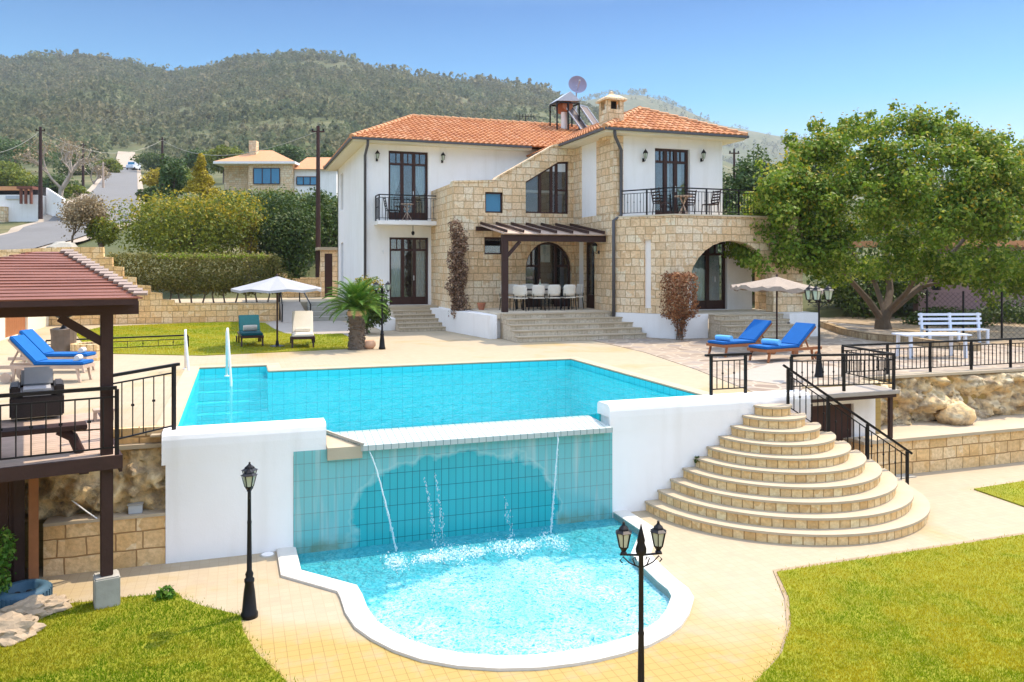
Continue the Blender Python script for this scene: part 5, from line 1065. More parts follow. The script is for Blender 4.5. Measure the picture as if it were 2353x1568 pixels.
dining_chair((tx0 - .38, ty - .1, ZF), R(-82), 'cream dining chair at the left end of the table beside timber post'); dining_chair((tx1 + .32, ty, ZF), R(90), 'cream dining chair at the right end of the table beside side door')
dining_chair((tx0 - .1, ty - .72, ZF), R(-32), 'cream dining chair turned at the near left table corner')
t = thing('bottle', 'slim pale bottle standing on the dining table', 'bottle', ((tx0 + tx1) / 2 - .1, ty, ZF + .75)); MB().lathe([(.04, 0), (.042, .18), (.015, .26), (.015, .34)], (0, 0, 0), 10).build('body', M['lampglass'], t, smooth=True); MB().lathe([(.018, .34), (.018, .37)], (0, 0, 0), 8).build('cap', M['terracotta'], t)
p = G(1106, 712, ZF); p = OY(1106, 708, 27.6)
t = thing('flower_pot', 'small terracotta pot at the foot of the stone wall', 'pot', (p.x, 27.6, ZF)); MB().lathe([(.1, 0), (.14, .2), (.16, .21), (.16, .26), (.13, .26), (.12, .22)], (0, 0, 0), 14).build('pot', M['terracotta'], t, smooth=False); MB().lathe([(.12, .2), (.02, .23)], (0, 0, 0), 12).build('soil', M['earth'], t)
# balcony and terrace furniture
def bistro(name, loc, label, r=.3):
    t = thing(name, label, 'table', tuple(loc)); MB().lathe([(r, .68), (r, .71)], (0, 0, 0), 16).build('tabletop', M['wood_grey'], t)
    for a in (0, 90, 180, 270): MB().bar((.22 * math.cos(R(a)), .22 * math.sin(R(a)), 0), (-.16 * math.cos(R(a)), -.16 * math.sin(R(a)), .68), .025).build('leg', M['wood_grey'], t)
    return t
def garden_chair(name, loc, rot, label, group, m='iron'):
    t = thing(name, label, 'chair', tuple(loc), rot, group); MB().bx(-.22, .22, -.21, .21, .42, .45).build('seat', M[m], t); b = MB()
    for x in (-.2, .2): b.bar((x, -.2, .42), (x * 1.05, -.3, .95), .028)
    for i in range(5): b.bar((-.2, -.21 - .02 * i, .5 + i * .1), (.2, -.21 - .02 * i, .5 + i * .1), .02, .05)
    b.build('backrest', M[m], t)
    for x, y in ((-.2, -.19), (.2, -.19), (-.2, .19), (.2, .19)): MB().bar((x, y, .43), (x * 1.1, y * 1.15, 0), .025).build('leg', M[m], t)
    return t
bxm = OY(935, 500, YL - .5).x; bistro('bistro_table', (bxm, YL - .52, zb), 'small folding table on the upper left balcony', .26)
garden_chair('balcony_chair', (bxm - .62, YL - .5, zb), R(-90), 'dark slatted chair on the left balcony beside folding table', 'balcony chairs')
tz = ZT + .05; bistro('terrace_table', (OY(1572, 470, YV + .9).x, YV + .95, tz), 'small round table on the upper terrace outside the door', .33)
for px, rr, lb in ((1520, -80, 'terrace chair left of the small round table'), (1592, 10, 'terrace chair directly behind the small round table'), (1632, 95, 'terrace chair right of the small round table')): garden_chair('terrace_chair', (OY(px, 470, YV + 1.0).x, YV + (1.45 if px == 1592 else 1.0), tz), R(rr), lb, 'chairs on the upper terrace', 'wood_beam')
# ================================================================== white bench and table
p = G(2195, 790); t = thing('garden_bench', 'white painted slatted bench under the big tree', 'bench', (p.x, p.y, 0), R(-14)); L2 = 1.0
MB().bx(-L2, L2, -.2, .2, .42, .46).build('seat', M['white_paint'], t)
for x in (-L2 + .05, 0, L2 - .05):
    MB().bar((x, .2, 0), (x, .30, .95), .07).build('post', M['white_paint'], t); MB().bar((x, -.17, 0), (x, -.17, .42), .07).build('leg', M['white_paint'], t)
for z in (.62, .76, .9): MB().bar((-L2 - .05, .25 + .1 * (z - .6), z), (L2 + .05, .25 + .1 * (z - .6), z), .03, .075).build('back_slat', M['white_paint'], t)
p = G(2140, 822); t = thing('garden_table', 'white painted slatted table in front of the white bench', 'table', (p.x, p.y, 0), R(-14)); m = MB()
for i in range(6): m.bx(-.9, .9, -.35 + i * .12, -.25 + i * .12, .6, .635)
m.build('tabletop', M['white_paint'], t)
for x in (-.75, .75):
    for y in (-.28, .28): MB().bar((x, y, .6), (x, y * 1.1, 0), .07).build('leg', M['white_paint'], t)
# ================================================================== gazebo at the left
GP = G(245, 1392, ZL); GR = R(12.5); ZG = .12
gz = thing('gazebo', 'dark timber gazebo on stilts with red brown boarded roof', 'gazebo', (GP.x, GP.y, ZL), GR); hh = -ZL
def gb(mb, name, m, par=None, **k): return mb.build(name, M[m], par or gz, **k)
gb(MB().bx(-.14, .14, -.14, .14, 0, .38), 'concrete_footing', 'concrete', bevel=.015)
gb(MB().bx(-.068, .068, -.068, .068, .38, hh + 2.0), 'post', 'wood_beam', bevel=.008); gb(MB().bx(-4.2, -4.05, -.075, .075, 0, hh + 2.0), 'post', 'wood_beam'); gb(MB().bx(-4.2, -4.05, 3.3, 3.45, 0, hh + 2.0), 'post', 'wood_beam')
zd = hh + ZG; m = MB()
for i in range(26): m.bx(-5, .12, -.16 + i * .13, -.04 + i * .13, zd - .035, zd)
gb(m, 'deck_boards', 'wood_grey'); gb(MB().bx(-5, .16, -.2, -.162, zd - .15, zd + .01), 'edge_beam', 'wood_beam'); gb(MB().bx(.122, .16, -.16, 3.2, zd - .2, zd), 'edge_beam', 'wood_beam')
m = MB()
for i in range(6): m.bx(-4.8 + i * .9, -4.7 + i * .9, -.15, 3.2, zd - .18, zd - .036)
gb(m, 'joists', 'wood_beam')
ze = hh + 2.02; gb(MB().bx(-4.6, .35, -.08, .08, ze - .2, ze - .04).bx(-.08, .08, .08, 3.0, ze - .2, ze - .04), 'eave_beam', 'wood_beam')
for s in (-1,): gb(MB().bar((-.5, 0, ze - .22), (-.02, 0, ze - .55), .1, .1, (0, 1, 0)), 'brace', 'wood_beam')
# roof: overlapping boards on the four hips
ex0, ex1, eyy0, eyy1 = -2.9, .28, -.62, 3.5; ryy = 1.5
def _lx(px, ly):
    c, s = math.cos(GR), math.sin(GR); f_ = lambda lx: CX + F * ((GP.x + lx * c - ly * s) * CT - (GP.y + lx * s + ly * c) * ST) / ((GP.x + lx * c - ly * s) * ST + (GP.y + lx * s + ly * c) * CT); a, b_ = -6.0, 3.0
    for _ in range(50):
        m_ = (a + b_) / 2
        if f_(m_) < px: a = m_
        else: b_ = m_
    return a
rx0, rx1 = _lx(84, ryy), _lx(140, ryy); _p = (GP.x + rx1 * math.cos(GR) - ryy * math.sin(GR), GP.y + rx1 * math.sin(GR) + ryy * math.cos(GR)); zpk = H + (HOR - 581) / F * (_p[0] * ST + _p[1] * CT) - ZL
m = MB(); nb = 17
def hipboards(A, B, Cc, Dd, nb):
    A, B, Cc, Dd = map(Vector, (A, B, Cc, Dd)); u = (B - A).normalized(); nr = u.cross(Dd - A).normalized(); nr = nr if nr.z > 0 else -nr
    for i in range(nb):
        q0, q1 = i / nb, min(1, (i + 1.25) / nb); a0, b0 = A.lerp(Dd, q0), B.lerp(Cc, q0); a1, b1 = A.lerp(Dd, q1), B.lerp(Cc, q1); a0 = a0 - u * .05; b0 = b0 + u * .05; jj = .006 * math.sin(i * 7.3)
        m.add([a0 + nr * (.026 + jj), b0 + nr * (.026 - jj), b1 + nr * .012, a1 + nr * .012, a0 + nr * .008, b0 + nr * .008, b1 - nr * .01, a1 - nr * .01], [(0, 1, 2, 3), (7, 6, 5, 4), (0, 4, 5, 1), (1, 5, 6, 2), (2, 6, 7, 3), (3, 7, 4, 0)])
hipboards((ex0, eyy0, ze), (ex1, eyy0, ze), (rx1, ryy, zpk), (rx0, ryy, zpk), nb); gb(m, 'roof_boards', 'wood_red')
m = MB(); hipboards((ex1, eyy0, ze), (ex1, eyy1, ze), (rx1, ryy, zpk), (rx1, ryy, zpk), nb); gb(m, 'roof_boards', 'wood_red')
m = MB(); hipboards((ex1, eyy1, ze), (ex0, eyy1, ze), (rx0, ryy, zpk), (rx1, ryy, zpk), nb); hipboards((ex0, eyy1, ze), (ex0, eyy0, ze), (rx0, ryy, zpk), (rx0, ryy, zpk), nb); gb(m, 'roof_boards', 'wood_red')
m = MB()
for i in range(17): # board ends stepping down the sunny hip, sunlight painted in as pale colour
    q = (i + .5) / 17.5; p = Vector((ex1 + .03, eyy0, ze)).lerp(Vector((rx1, ryy, zpk)), q); m.box((p.x + .03, p.y + .03, p.z + .055), (.15, .10, .03), R(-12), 0, R(14))
gb(m, 'hip_caps', 'wood_warm') if False else m.build('hip_caps', plain('pale sunlit board end', (.34, .25, .20), .8, .2, 5), gz)
gb(MB().bx(ex0, ex1, eyy0 - .0, eyy0 + .03, ze - .06, ze + .01).bx(ex1 - .03, ex1, eyy0 + .03, eyy1, ze - .06, ze + .01), 'fascia', 'wood_beam')
# gazebo railing (front and right), in world coordinates
def gw(x, y, z): c, s = math.cos(GR), math.sin(GR); return (GP.x + x * c - y * s, GP.y + x * s + y * c, z)
railing('gazebo_railing', 'dark railing along the front of the gazebo deck', [gw(.1, -.14, ZG), gw(-4.2, -.14, ZG)], .82, .145, 1.42, None, over=0, low=.1)
A = G(398, 990, .1); railing('short_railing', 'iron railing between gazebo post and pool wall', [gw(.12, .9, .0), (A.x, A.y + .12, .05)], .96, .14, 2.6, None, over=.08)
railing('terrace_railing', 'dark low rail beside the left terrace loungers', [G(105, 815, 0), G(432, 800, 0)], .38, .4, 3.0, None, over=0)
t = thing('timber_bench', 'dark timber bench with curved bracket on the gazebo deck', 'bench', gw(-.95, .25, ZG), GR)
MB().bx(-1.6, .75, -.14, .16, .30, .36).build('seat', M['wood_beam'], t, bevel=.008); MB().tube([(.45, 0, .3), (.6, 0, .2), (.68, 0, .0)], .06, 8).build('bracket', M['wood_beam'], t); MB().bx(-1.5, -1.38, -.1, .1, 0, .3).build('leg', M['wood_beam'], t)
# shed under the deck
sh = thing('shed', 'dark boarded store beneath the gazebo deck', 'shed', gw(-.75, .95, ZL), GR); m = MB()
for i in range(26): m.bx(-4.4 + i * .165, -4.24 + i * .165, 0, .04, 0, hh - .1)
m.build('board_wall', M['wood_door'], sh); MB().bx(-.06, .05, -.1, .06, 0, hh - .08).build('post', M['wood_warm'], sh); MB().bx(-.22, -.1, -.05, .05, 0, hh - .08).build('post', M['wood_beam'], sh); MB().bx(-.05, .03, .06, .6, 0, hh - .1).build('side_wall', M['wood_door'], sh)
# wicker furniture
def wicker(name, label, loc, rot, cat='armchair', w=.7):
    t = thing(name, label, cat, tuple(loc), rot, 'dark wicker seats on the gazebo deck'); h = w / 2
    MB().bx(-h, h, -.36, .36, .05, .36).build('base', M['wicker'], t, bevel=.02); MB().bx(-h, -h + .13, -.36, .36, .36, .52).build('armrest', M['wicker'], t, bevel=.02); MB().bx(h - .13, h, -.36, .36, .36, .52).build('armrest', M['wicker'], t, bevel=.02); MB().bx(-h + .13, h - .13, .24, .36, .36, .64).build('backrest', M['wicker'], t, bevel=.02)
    MB().bx(-h + .135, h - .135, -.37, .23, .365, .47).build('seat_cushion', M['f_grey'], t, bevel=.035); MB().box((0, .15, .59), (w - .28, .14, .30), 0, 0, R(-14)).build('back_cushion', M['f_grey'], t, bevel=.04); return t
p = G(72, 968, ZG); wicker('wicker_armchair', 'dark wicker armchair with grey cushions behind the gazebo railing', (p.x, p.y + .36, ZG), R(12))
p = G(-140, 985, ZG); wicker('wicker_sofa', 'dark wicker seat at the far left edge of the gazebo deck', (p.x, p.y + .4, ZG), R(12), 'sofa', 1.2)
p = G(238, 965, ZG); t = thing('side_table', 'small pale wooden stool beside the gazebo post', 'stool', (p.x, p.y, ZG), GR); MB().bx(-.14, .14, -.12, .12, .13, .17).build('top', M['wood_grey'], t)
for x in (-.11, .11): MB().bx(x - .02, x + .02, -.1, .1, 0, .13).build('leg', M['wood_grey'], t)
# stone column with bowl, round stone well
p = G(146, 826); t = thing('stone_column', 'squat brown stone column near left terrace loungers', 'column', (p.x, p.y, 0)); o = MB().lathe([(.33, 0), (.3, .3), (.3, .62), (.32, .8)], (0, 0, 0), 14).build('column', M['bark'], t)
for v in o.data.vertices: v.co *= 1 + .08 * mnoise.noise(v.co * 6)
t = thing('bowl_planter', 'metal bowl planter with yellow flowers on the brown stone column', 'planter', (p.x, p.y, .8)); MB().lathe([(.1, 0), (.03, .08), (.025, .22), (.1, .26), (.27, .36), (.29, .39), (.25, .37)], (0, 0, 0), 16).build('bowl', M['iron'], t); foliage('flowers', [(p.x, p.y, 1.22, .2, .2, .09)], 160, .06, M['l_yellow'], t, 3)
p = G(206, 826); t = thing('stone_ring', 'low ochre stone ring beside the stone column', 'planter', (p.x, p.y, 0)); MB().lathe([(.45, 0), (.45, .42), (.3, .42), (.3, .2)], (0, 0, 0), 18).build('stonework', M['stone_big'], t); MB().lathe([(.31, .3), (.05, .36)], (0, 0, 0), 14).build('lid', M['wood_beam'], t)
# tyre planter, rocks, shrub at lower left
p = G(54, 1388, ZL); t = thing('tyre_planter', 'blue painted car tyre lying below the gazebo', 'tyre', (p.x, p.y, ZL)); m = MB(); m.lathe([(.16, .13), (.17, .2), (.24, .215), (.29, .19), (.305, .12), (.29, .04), (.2, .0), (.16, .03)], (0, 0, 0), 30); m.build('tyre', M['tyre'], t, smooth=True); m = MB()
for i in range(34): a = 2 * math.pi * i / 34; m.box((.302 * math.cos(a), .302 * math.sin(a), .11), (.018, .03, .12), a)
m.build('tread', M['tyre'], t); MB().lathe([(.165, .12), (.02, .135)], (0, 0, 0), 16).build('hub', M['tyre'], t); MB().lathe([(.035, .13), (.03, .142)], (.05, .05, 0), 10).build('hub_hole', M['dark'], t); MB().lathe([(.035, .13), (.03, .142)], (-.07, .02, 0), 10).build('hub_hole', M['dark'], t)
def rock(label, px, py, sx, sy, sz, seed, m='pale_rock', z=ZL, rot=0.0):
    p = G(px, py, z); t = thing('rock', label, 'rock', tuple(p), rot, 'garden rocks'); bm = bmesh.new(); bmesh.ops.create_icosphere(bm, subdivisions=4, radius=1)
    for v in bm.verts:
        n = v.co.normalized(); vd = mnoise.voronoi(n * 2.2 + Vector((seed, 0, 0)))[0]; k = .86 + .26 * mnoise.fractal(n * 1.6 + Vector((seed, 0, 0)), .6, 2.1, 6) + .22 * min(.5, vd[1] - vd[0]); v.co = Vector((n.x * sx * k, n.y * sy * k, n.z * sz * k + sz * .35))
    me = bpy.data.meshes.new('stone'); bm.to_mesh(me); bm.free(); me.materials.append(M[m]); o = bpy.data.objects.new('stone', me); C.objects.link(o); o.parent = t; return t
rock('large pale jagged rock at the corner of the lower left lawn', 75, 1418, .40, .20, .17, 1.0, rot=R(20)); rock('broad pale rock half buried at the lower left picture edge', 0, 1470, .42, .26, .2, 5.0)
p = G(-15, 1400, ZL); t = thing('conifer_shrub', 'bright green feathery shrub cut by the left picture edge', 'shrub', tuple(p)); foliage('foliage', [(p.x - .05, p.y, ZL + .3, .22, .2, .3), (p.x + .08, p.y, ZL + .72, .16, .14, .26), (p.x - .2, p.y, ZL + .5, .2, .2, .5)], 2600, .06, M['l_palm'], t, 21); MB().tube([(0, 0, 0), (-.05, 0, .5)], [.03, .015], 6).build('stem', M['bark'], t)
p = G(382, 1378, ZL); t = thing('weed', 'leafy weed at the edge of the lower left lawn', 'plant', tuple(p)); foliage('foliage', [(p.x, p.y, ZL + .08, .12, .09, .1)], 130, .07, M['l_palm'], t, 22)
p = OY(1601, 1056, YW - .14); t = thing('weed', 'tiny green weed growing where curved step meets white wall', 'plant', tuple(p)); foliage('foliage', [(p.x, p.y, p.z, .06, .04, .06)], 60, .045, M['l_dark'], t, 23)
p = G(615, 1275, ZL); t = thing('drain_cover', 'round white drain cover beside the plunge pool rim', 'drain cover', (p.x, p.y, ZL)); MB().lathe([(.085, 0), (.085, .012), (.07, .016)], (0, 0, 0), 16).build('lid', M['plaster'], t); MB().lathe([(.115, .0), (.11, .006)], (0, 0, 0), 16).build('frame', M['concrete'], t)
A = OY(165, 1150, YW + .02); B_ = OY(262, 1205, YW + .0); t = thing('white_cable', 'loose white cable on the ochre rock face behind the gazebo post', 'cable', tuple(A)); MB().tube([A, A.lerp(B_, .35) + Vector((0, -.02, -.03)), A.lerp(B_, .75) + Vector((0, -.03, -.05)), B_], .009, 6).build('cable', M['steel'], t, w=True)
A = OY(312, 1182, YW + .1); t = thing('junction_box', 'grey box on the ledge of the low block wall', 'box', (A.x, YW + .08, -1.02)); MB().bx(-.09, .09, -.05, .06, 0, .12).build('case', M['metal_roof'], t, bevel=.01); MB().bx(-.1, .1, -.06, .07, .12, .13).build('lid', M['concrete'], t)
# ================================================================== planting near the house
# cycad with stout trunk
p = G(820, 803); pal = thing('cycad_palm', 'stout cycad palm at the lawn corner by the lamp post', 'palm', (p.x, p.y, 0))
o = MB().lathe([(.26, 0), (.23, .15), (.21, .5), (.22, .85), (.27, 1.05), (.26, 1.15), (.12, 1.22)], (0, 0, 0), 18).build('trunk', M['bark'], pal)
m = MB(); rg_ = random.Random(4)
for i in range(260): a = rg_.random() * 6.283; z = rg_.random() * 1.1; rr = .22 + .04 * abs(z - .5); m.box((rr * math.cos(a), rr * math.sin(a), z), (.06, .05, .03), a, R(-35))
m.build('leaf_bases', M['bark'], pal)
MB().lathe([(.262, .98), (.28, 1.04), (.27, 1.12)], (0, 0, 0), 18).build('crown_base', M['peach'], pal)
V = []; Fq = []; rng = np.random.default_rng(11); stems = MB()
for k in range(58):
    a = k * 2.39996; el = R(88 - 88 * (k / 58) ** .9); L = 1.0 + .25 * rng.random(); pts = []
    for j in range(13):
        q = j / 12; e2 = el - q * q * R(62); 
        if j == 0: c = Vector((0, 0, 1.18)); 
        else: c = c + Vector((math.cos(a) * math.cos(e2), math.sin(a) * math.cos(e2), math.sin(e2))) * (L / 12)
        pts.append(c.copy())
    stems.tube(pts[::2], .009, 4)
    for j in range(1, 13):
        for s in (0, .5):
            cpt = pts[j - 1].lerp(pts[j], s); tdir = (pts[j] - pts[j - 1]).normalized(); side = Vector((-math.sin(a), math.cos(a), 0)); up = tdir.cross(side).normalized(); ln = .24 * math.sin(math.pi * min(1, (j + s) / 13 * .9 + .12)) + .03
            for sg in (-1, 1):
                tip = cpt + side * sg * ln * .8 + tdir * ln * .5 + Vector((0, 0, .3 * ln)); b = len(V); V += [cpt - tdir * .021, cpt + tdir * .021, tip]; Fq.append((b, b + 1, b + 2))
np_mesh('fronds', [tuple(v) for v in V], Fq, M['l_palm'], pal); stems.build('frond_stems', M['l_palm'], pal)
p = G(846, 770); t = thing('round_shrub', 'dense green shrub behind the cycad palm against the white wall', 'shrub', tuple(p)); foliage('foliage', sub_clumps((p.x, p.y + .3, 1.0), (.75, .7, 1.05), 14, 5), 5200, .1, M['l_dark'], t, 6); foliage('flower_foliage', [(p.x, p.y + .2, 1.75, .6, .55, .3)], 500, .09, M['l_yellow'], t, 7); MB().tube([(0, .3, 0), (0, .3, .8)], .05, 6).build('trunk', M['bark'], t)
p = G(848, 802); t = thing('stone_pot', 'low round peach coloured pot at the foot of the cycad', 'pot', tuple(p)); MB().lathe([(.12, 0), (.2, .1), (.19, .2), (.14, .25), (.11, .22)], (0, 0, 0), 16).build('pot', M['peach'], t, smooth=True); MB().lathe([(.12, .21), (.02, .24)], (0, 0, 0), 10).build('soil', M['earth'], t)
# brown creeper
x, y = OY(1052, 600, YS - .3).x, YS - .3; t = thing('creeper', 'tall brown dried creeper climbing the rounded stone corner', 'climbing plant', (x, y, .2)); zt1 = OY(1050, 512, y).z
foliage('foliage', [(x + .09 * math.sin(i * 1.7), y + .02, .75 + i * (zt1 - .95) / 10, .36 - .012 * abs(i - 5) + .05 * math.sin(i * 2.3), .30, .36) for i in range(11)], 3800, .1, M['l_brown'], t, 8, up=0); stm = MB()
for i in range(7): a = i * .9; stm.tube([(.12 * math.cos(a) + .25, -.15 + .1 * math.sin(a), -.2), (.1 * math.cos(a) + .12, .05, .6), (.1 * math.sin(a * 2), .08, 1.5), (.08 * math.cos(a * 3), .08, 2.8)], [.03, .022, .016, .01], 6)
stm.build('stems', M['bark'], t)
# clipped red brown bush on a stem
x, y = OY(1562, 770, YV - .45).x, YV - .45; t = thing('topiary', 'clipped red brown bush on stems before the rounded veranda corner', 'bush', (x, y, 0)); z0, z1 = OY(1562, 732, y).z, OY(1562, 634, y).z
box_foliage('foliage', x - .42, x + .42, y - .38, y + .38, z0 + .1, z1, 3600, .08, M['l_red'], t, 9, .05); foliage('lower_foliage', [(x, y, z0, .3, .3, .3), (x + .05, y, z0 - .35, .17, .17, .35)], 900, .07, M['l_red'], t, 10); stm = MB()
for i in range(5): a = i * 1.3; stm.tube([(.1 * math.cos(a), .1 * math.sin(a), 0), (.06 * math.cos(a + 1), .06 * math.sin(a), .5), (.2 * math.cos(a), .15 * math.sin(a), 1.1)], [.025, .02, .012], 6)
stm.build('stems', M['bark'], t)
# ================================================================== left garden walls, ramp, hedges
YG = 37.0; q = [(-10, 575), (150, 568), (237, 568), (238, 590), (258, 592), (259, 612), (283, 614), (284, 636), (312, 638), (313, 655), (345, 657), (346, 672), (372, 674), (373, 688), (400, 690), (401, 697), (641, 698)]
pts = [(OY(a, c, YG).x, OY(a, c, YG).z) for a, c in q]; m = MB(); wall(m, (0, YG), 0, .35, pts[0][0], pts[-1][0], -.05, pw(pts), (), [a for a, _ in pts]); simple_wall('garden_wall', 'long stepped ochre stone wall behind the upper lawn', 'wall', m, M['stone_big'], (pts[8][0], YG, 0))
dxa, dxb = pts[-1][0] + .05, XL + 1.0
ramp0, ramp1 = OY(645, 700, YG).x, OY(692, 700, YG).x
tag(MB().bx(-14, pts[-1][0] - .01, YG + .36, 43.2, -1.5, .80).bx(pts[-1][0] - .005, 6.2, YG + .9, 43.2, -1.5, .80).build('driveway', M['step']), kind='structure')
t = thing('ramp', 'grey stone ramp rising to the driveway between two handrails', 'ramp', ((ramp0 + ramp1) / 2, 35.5, 0)); yb0 = G(665, 742).y; MB().add([(ramp0, yb0, .02), (ramp1 + .3, yb0, .02), (ramp1, YG + .9, .81), (ramp0, YG + .9, .81), (ramp0, yb0, -.1), (ramp1 + .3, yb0, -.1), (ramp1, YG + .9, -.1), (ramp0, YG + .9, -.1)], [(0, 1, 2, 3), (7, 6, 5, 4), (0, 4, 5, 1), (1, 5, 6, 2), (2, 6, 7, 3), (3, 7, 4, 0)]).build('slope', M['concrete_pale'], t, w=True)
t = thing('garden_steps', 'rough shaded stone steps beside the ramp and house corner', 'steps', (ramp1 + 1, 36, 0)); m = MB(); xs1 = XL - .02
for i in range(4): m.bx(ramp1 + .32, xs1, YG - .9 + .45 * i, YG + .9, .0 if i == 0 else .2 * i - .002, .2 * (i + 1) - .002)
m.build('treads', M['concrete'], t, w=True)
for xa, xb, lb in ((ramp0, ramp0, 'thin dark handrail on the left side of the ramp'), (ramp1 + .3, ramp1, 'thin dark handrail on the right side of the ramp')):
    t = thing('handrail', lb, 'handrail', (xa, yb0, 0), 0, 'ramp handrails'); MB().tube([(xa, yb0 + .1, .02), (xa, yb0 + .1, .78), (xb, YG + .9, 1.58), (xb, YG + .9, .8)], .03, 8).build('rail', M['iron'], t, w=True)
q = [(636, 628), (660, 628), (661, 640), (690, 641), (691, 638), (735, 638), (737, 600), (766, 600)]; yw2 = 43.3; pts = [(OY(a, c, yw2).x, OY(a, c, yw2).z) for a, c in q]; m = MB(); wall(m, (0, yw2), 0, .35, pts[0][0], pts[-1][0], .5, pw(pts), (), [a for a, _ in pts]); simple_wall('driveway_wall', 'short orange stone wall closing the driveway left of the villa', 'wall', m, M['stone_big'], (pts[3][0], yw2, .8))
a, c = OY(737, 575, 43.0), OY(790, 640, 43.0); t = thing('gate_hut', 'small stone hut with dark door behind the villa corner', 'hut', (a.x, 43, .8)); m = MB(); wall(m, (0, 43), 0, .25, a.x, c.x, .7, a.z, [rect(OY(746, 600, 43).x, OY(764, 600, 43).x, .7, OY(750, 583, 43).z)]); m.build('wall', M['stone'], t, w=True); MB().bx(a.x - .15, c.x, 42.8, 44.5, a.z, a.z + .15).build('roof', M['step'], t, w=True); MB().bx(OY(746, 600, 43).x, OY(764, 600, 43).x, 43.1, 43.15, .7, OY(750, 583, 43).z).build('door', M['wood'], t, w=True)
hx0_, hx1_ = OY(250, 600, YG + .8).x, OY(632, 600, YG + .8).x; z0, z1 = OY(400, 668, YG + .8).z, OY(440, 590, YG + .8).z
t = thing('clipped_hedge', 'flat topped clipped hedge on bare stems above the garden wall', 'hedge', ((hx0_ + hx1_) / 2, YG + .9, .8)); box_foliage('foliage', hx0_, hx1_, YG + .45, YG + 1.5, z0 + .15, z1, 15000, .11, M['l_hedge'], t, 31, .07); box_foliage('fresh_growth', hx0_ + 2, hx1_ - .5, YG + .45, YG + 1.5, z1 - .05, z1 + .05, 1800, .09, M['l_hedge_top'], t, 32, .05)
foliage('lower_foliage', [(hx0_ + 2.6 + i * .62, YG + .9, z0 + .15 - .1 * (i % 2), .42, .4, .32) for i in range(8)] + [(hx0_ + 1.2 + i * .75, YG + .55, z0 + .35 + .12 * (i % 3) - .12, .5, .3, .4) for i in range(9)], 7000, .1, M['l_hedge'], t, 33); stm = MB()
for i in range(12): xa = -(hx1_ - hx0_) / 2 + 1.9 + i * .46; stm.tube([(xa, 0, 0), (xa + .1 * math.sin(i * 2), .05, .35), (xa + .25 * math.sin(i * 3.1), 0, z0 - .4)], [.045, .035, .02], 6)
stm.build('stems', M['bark'], t)
# outbuilding at the far left
XO = -7.3; t = thing('outbuilding', 'cream outbuilding with brown plank door behind the gazebo', 'building', (XO, 30, 0)); m = MB(); dy0, dy1 = OX(12, 700, XO).y, OX(64, 700, XO).y; wall(m, (XO, 0), R(90), .3, 24, 36.9, 0, 2.5, [rect(dy0, dy1, .02, 2.2)]); m.build('wall', M['soffit'], t, w=True); m = MB()
for i in range(10): y = dy0 + (dy1 - dy0) * i / 10; m.bx(XO - .12, XO - .08, y + .005, y + (dy1 - dy0) / 10 - .005, .02, 2.2)
m.build('door', M['wood_warm'], t, w=True); MB().bx(XO - 4, XO + .3, 24, 36.9, 2.5, 2.62).build('roof', M['concrete'], t, w=True)
# ================================================================== background shrubs and trees
def ground_z(x, y): return terr(x, y)
def bush(name, label, px0, px1, pyt, pyb, d, m, n, size, k, seed, cat='shrub', zsunk=.0, asp=1.0, group=None, extra=None):
    cxp = (px0 + px1) / 2; top = AT(cxp, pyt, d); bot = AT(cxp, pyb, d); rx = (px1 - px0) / F * d / 2; rz = (top.z - bot.z) / 2; x, y = top.x, top.y; gz_ = min(bot.z, ground_z(x, y) + .3)
    t = thing(name, label, cat, (x, y, gz_), 0, group); cl = sub_clumps((x, y, bot.z + rz), (rx, rx * asp, rz), k, seed); foliage('foliage', cl, n, size, M[m], t, seed)
    if extra: foliage('flower_foliage', [(c[0], c[1], c[2] + c[5] * .5, c[3], c[4], c[5] * .7) for c in cl if c[2] > bot.z + rz * 1.0], extra[1], size, M[extra[0]], t, seed + 1)
    tr = MB(); tr.tube([(0, 0, -.2), (.05, 0, (bot.z - gz_) + rz * .5), (0, 0, (bot.z - gz_) + rz)], [.16 + rx * .03, .12 + rx * .02, .05], 7)
    for i in range(4): a = i * 1.7 + seed; tr.tube([(0, 0, (bot.z - gz_) + rz * .2), (rx * .4 * math.cos(a), rx * .3 * math.sin(a), (bot.z - gz_) + rz * 1.1)], [.07, .02], 5)
    tr.build('trunk', M['bark'], t); return t
bush('large_shrub', 'broad olive green bush with yellow crown above the clipped hedge', 276, 602, 434, 602, 44, 'l_olive', 17000, .17, 34, 41, extra=('l_yellow', 2600))
bush('large_shrub', 'small olive bush between bare shrub and broad olive bush', 192, 270, 500, 575, 43, 'l_olive', 3000, .14, 10, 42, extra=('l_yellow', 400))
bush('evergreen_tree', 'dark shaded evergreen mass left of the tall brown pole', 575, 735, 440, 660, 47, 'l_dark', 11000, .2, 26, 43, 'tree')
bush('evergreen_tree', 'dark evergreen between brown pole and villa corner', 700, 800, 425, 650, 50, 'l_dark', 7000, .2, 18, 44, 'tree')
bush('flowering_shrub', 'yellow flowering shrub at the right flank of the broad bush', 540, 602, 470, 590, 45.5, 'l_yellow', 2200, .15, 10, 45)
t = thing('clipped_hedge', 'long green hedge hiding the foot of the neighbouring villa', 'hedge', tuple(AT(640, 470, 62))); a, c = AT(470, 432, 62), AT(800, 520, 66); box_foliage('foliage', min(a.x, c.x), max(a.x, c.x), a.y - 1, a.y + 3, c.z - .5, a.z - .6, 9000, .26, M['l_pine'], t, 46, .22); foliage('upper_foliage', sub_clumps(((a.x + c.x) / 2, a.y + .5, a.z - 1.0), ((c.x - a.x) / 2 * 1.2, 1.2, 1.1), 26, 47), 5000, .24, M['l_olive'], t, 47)
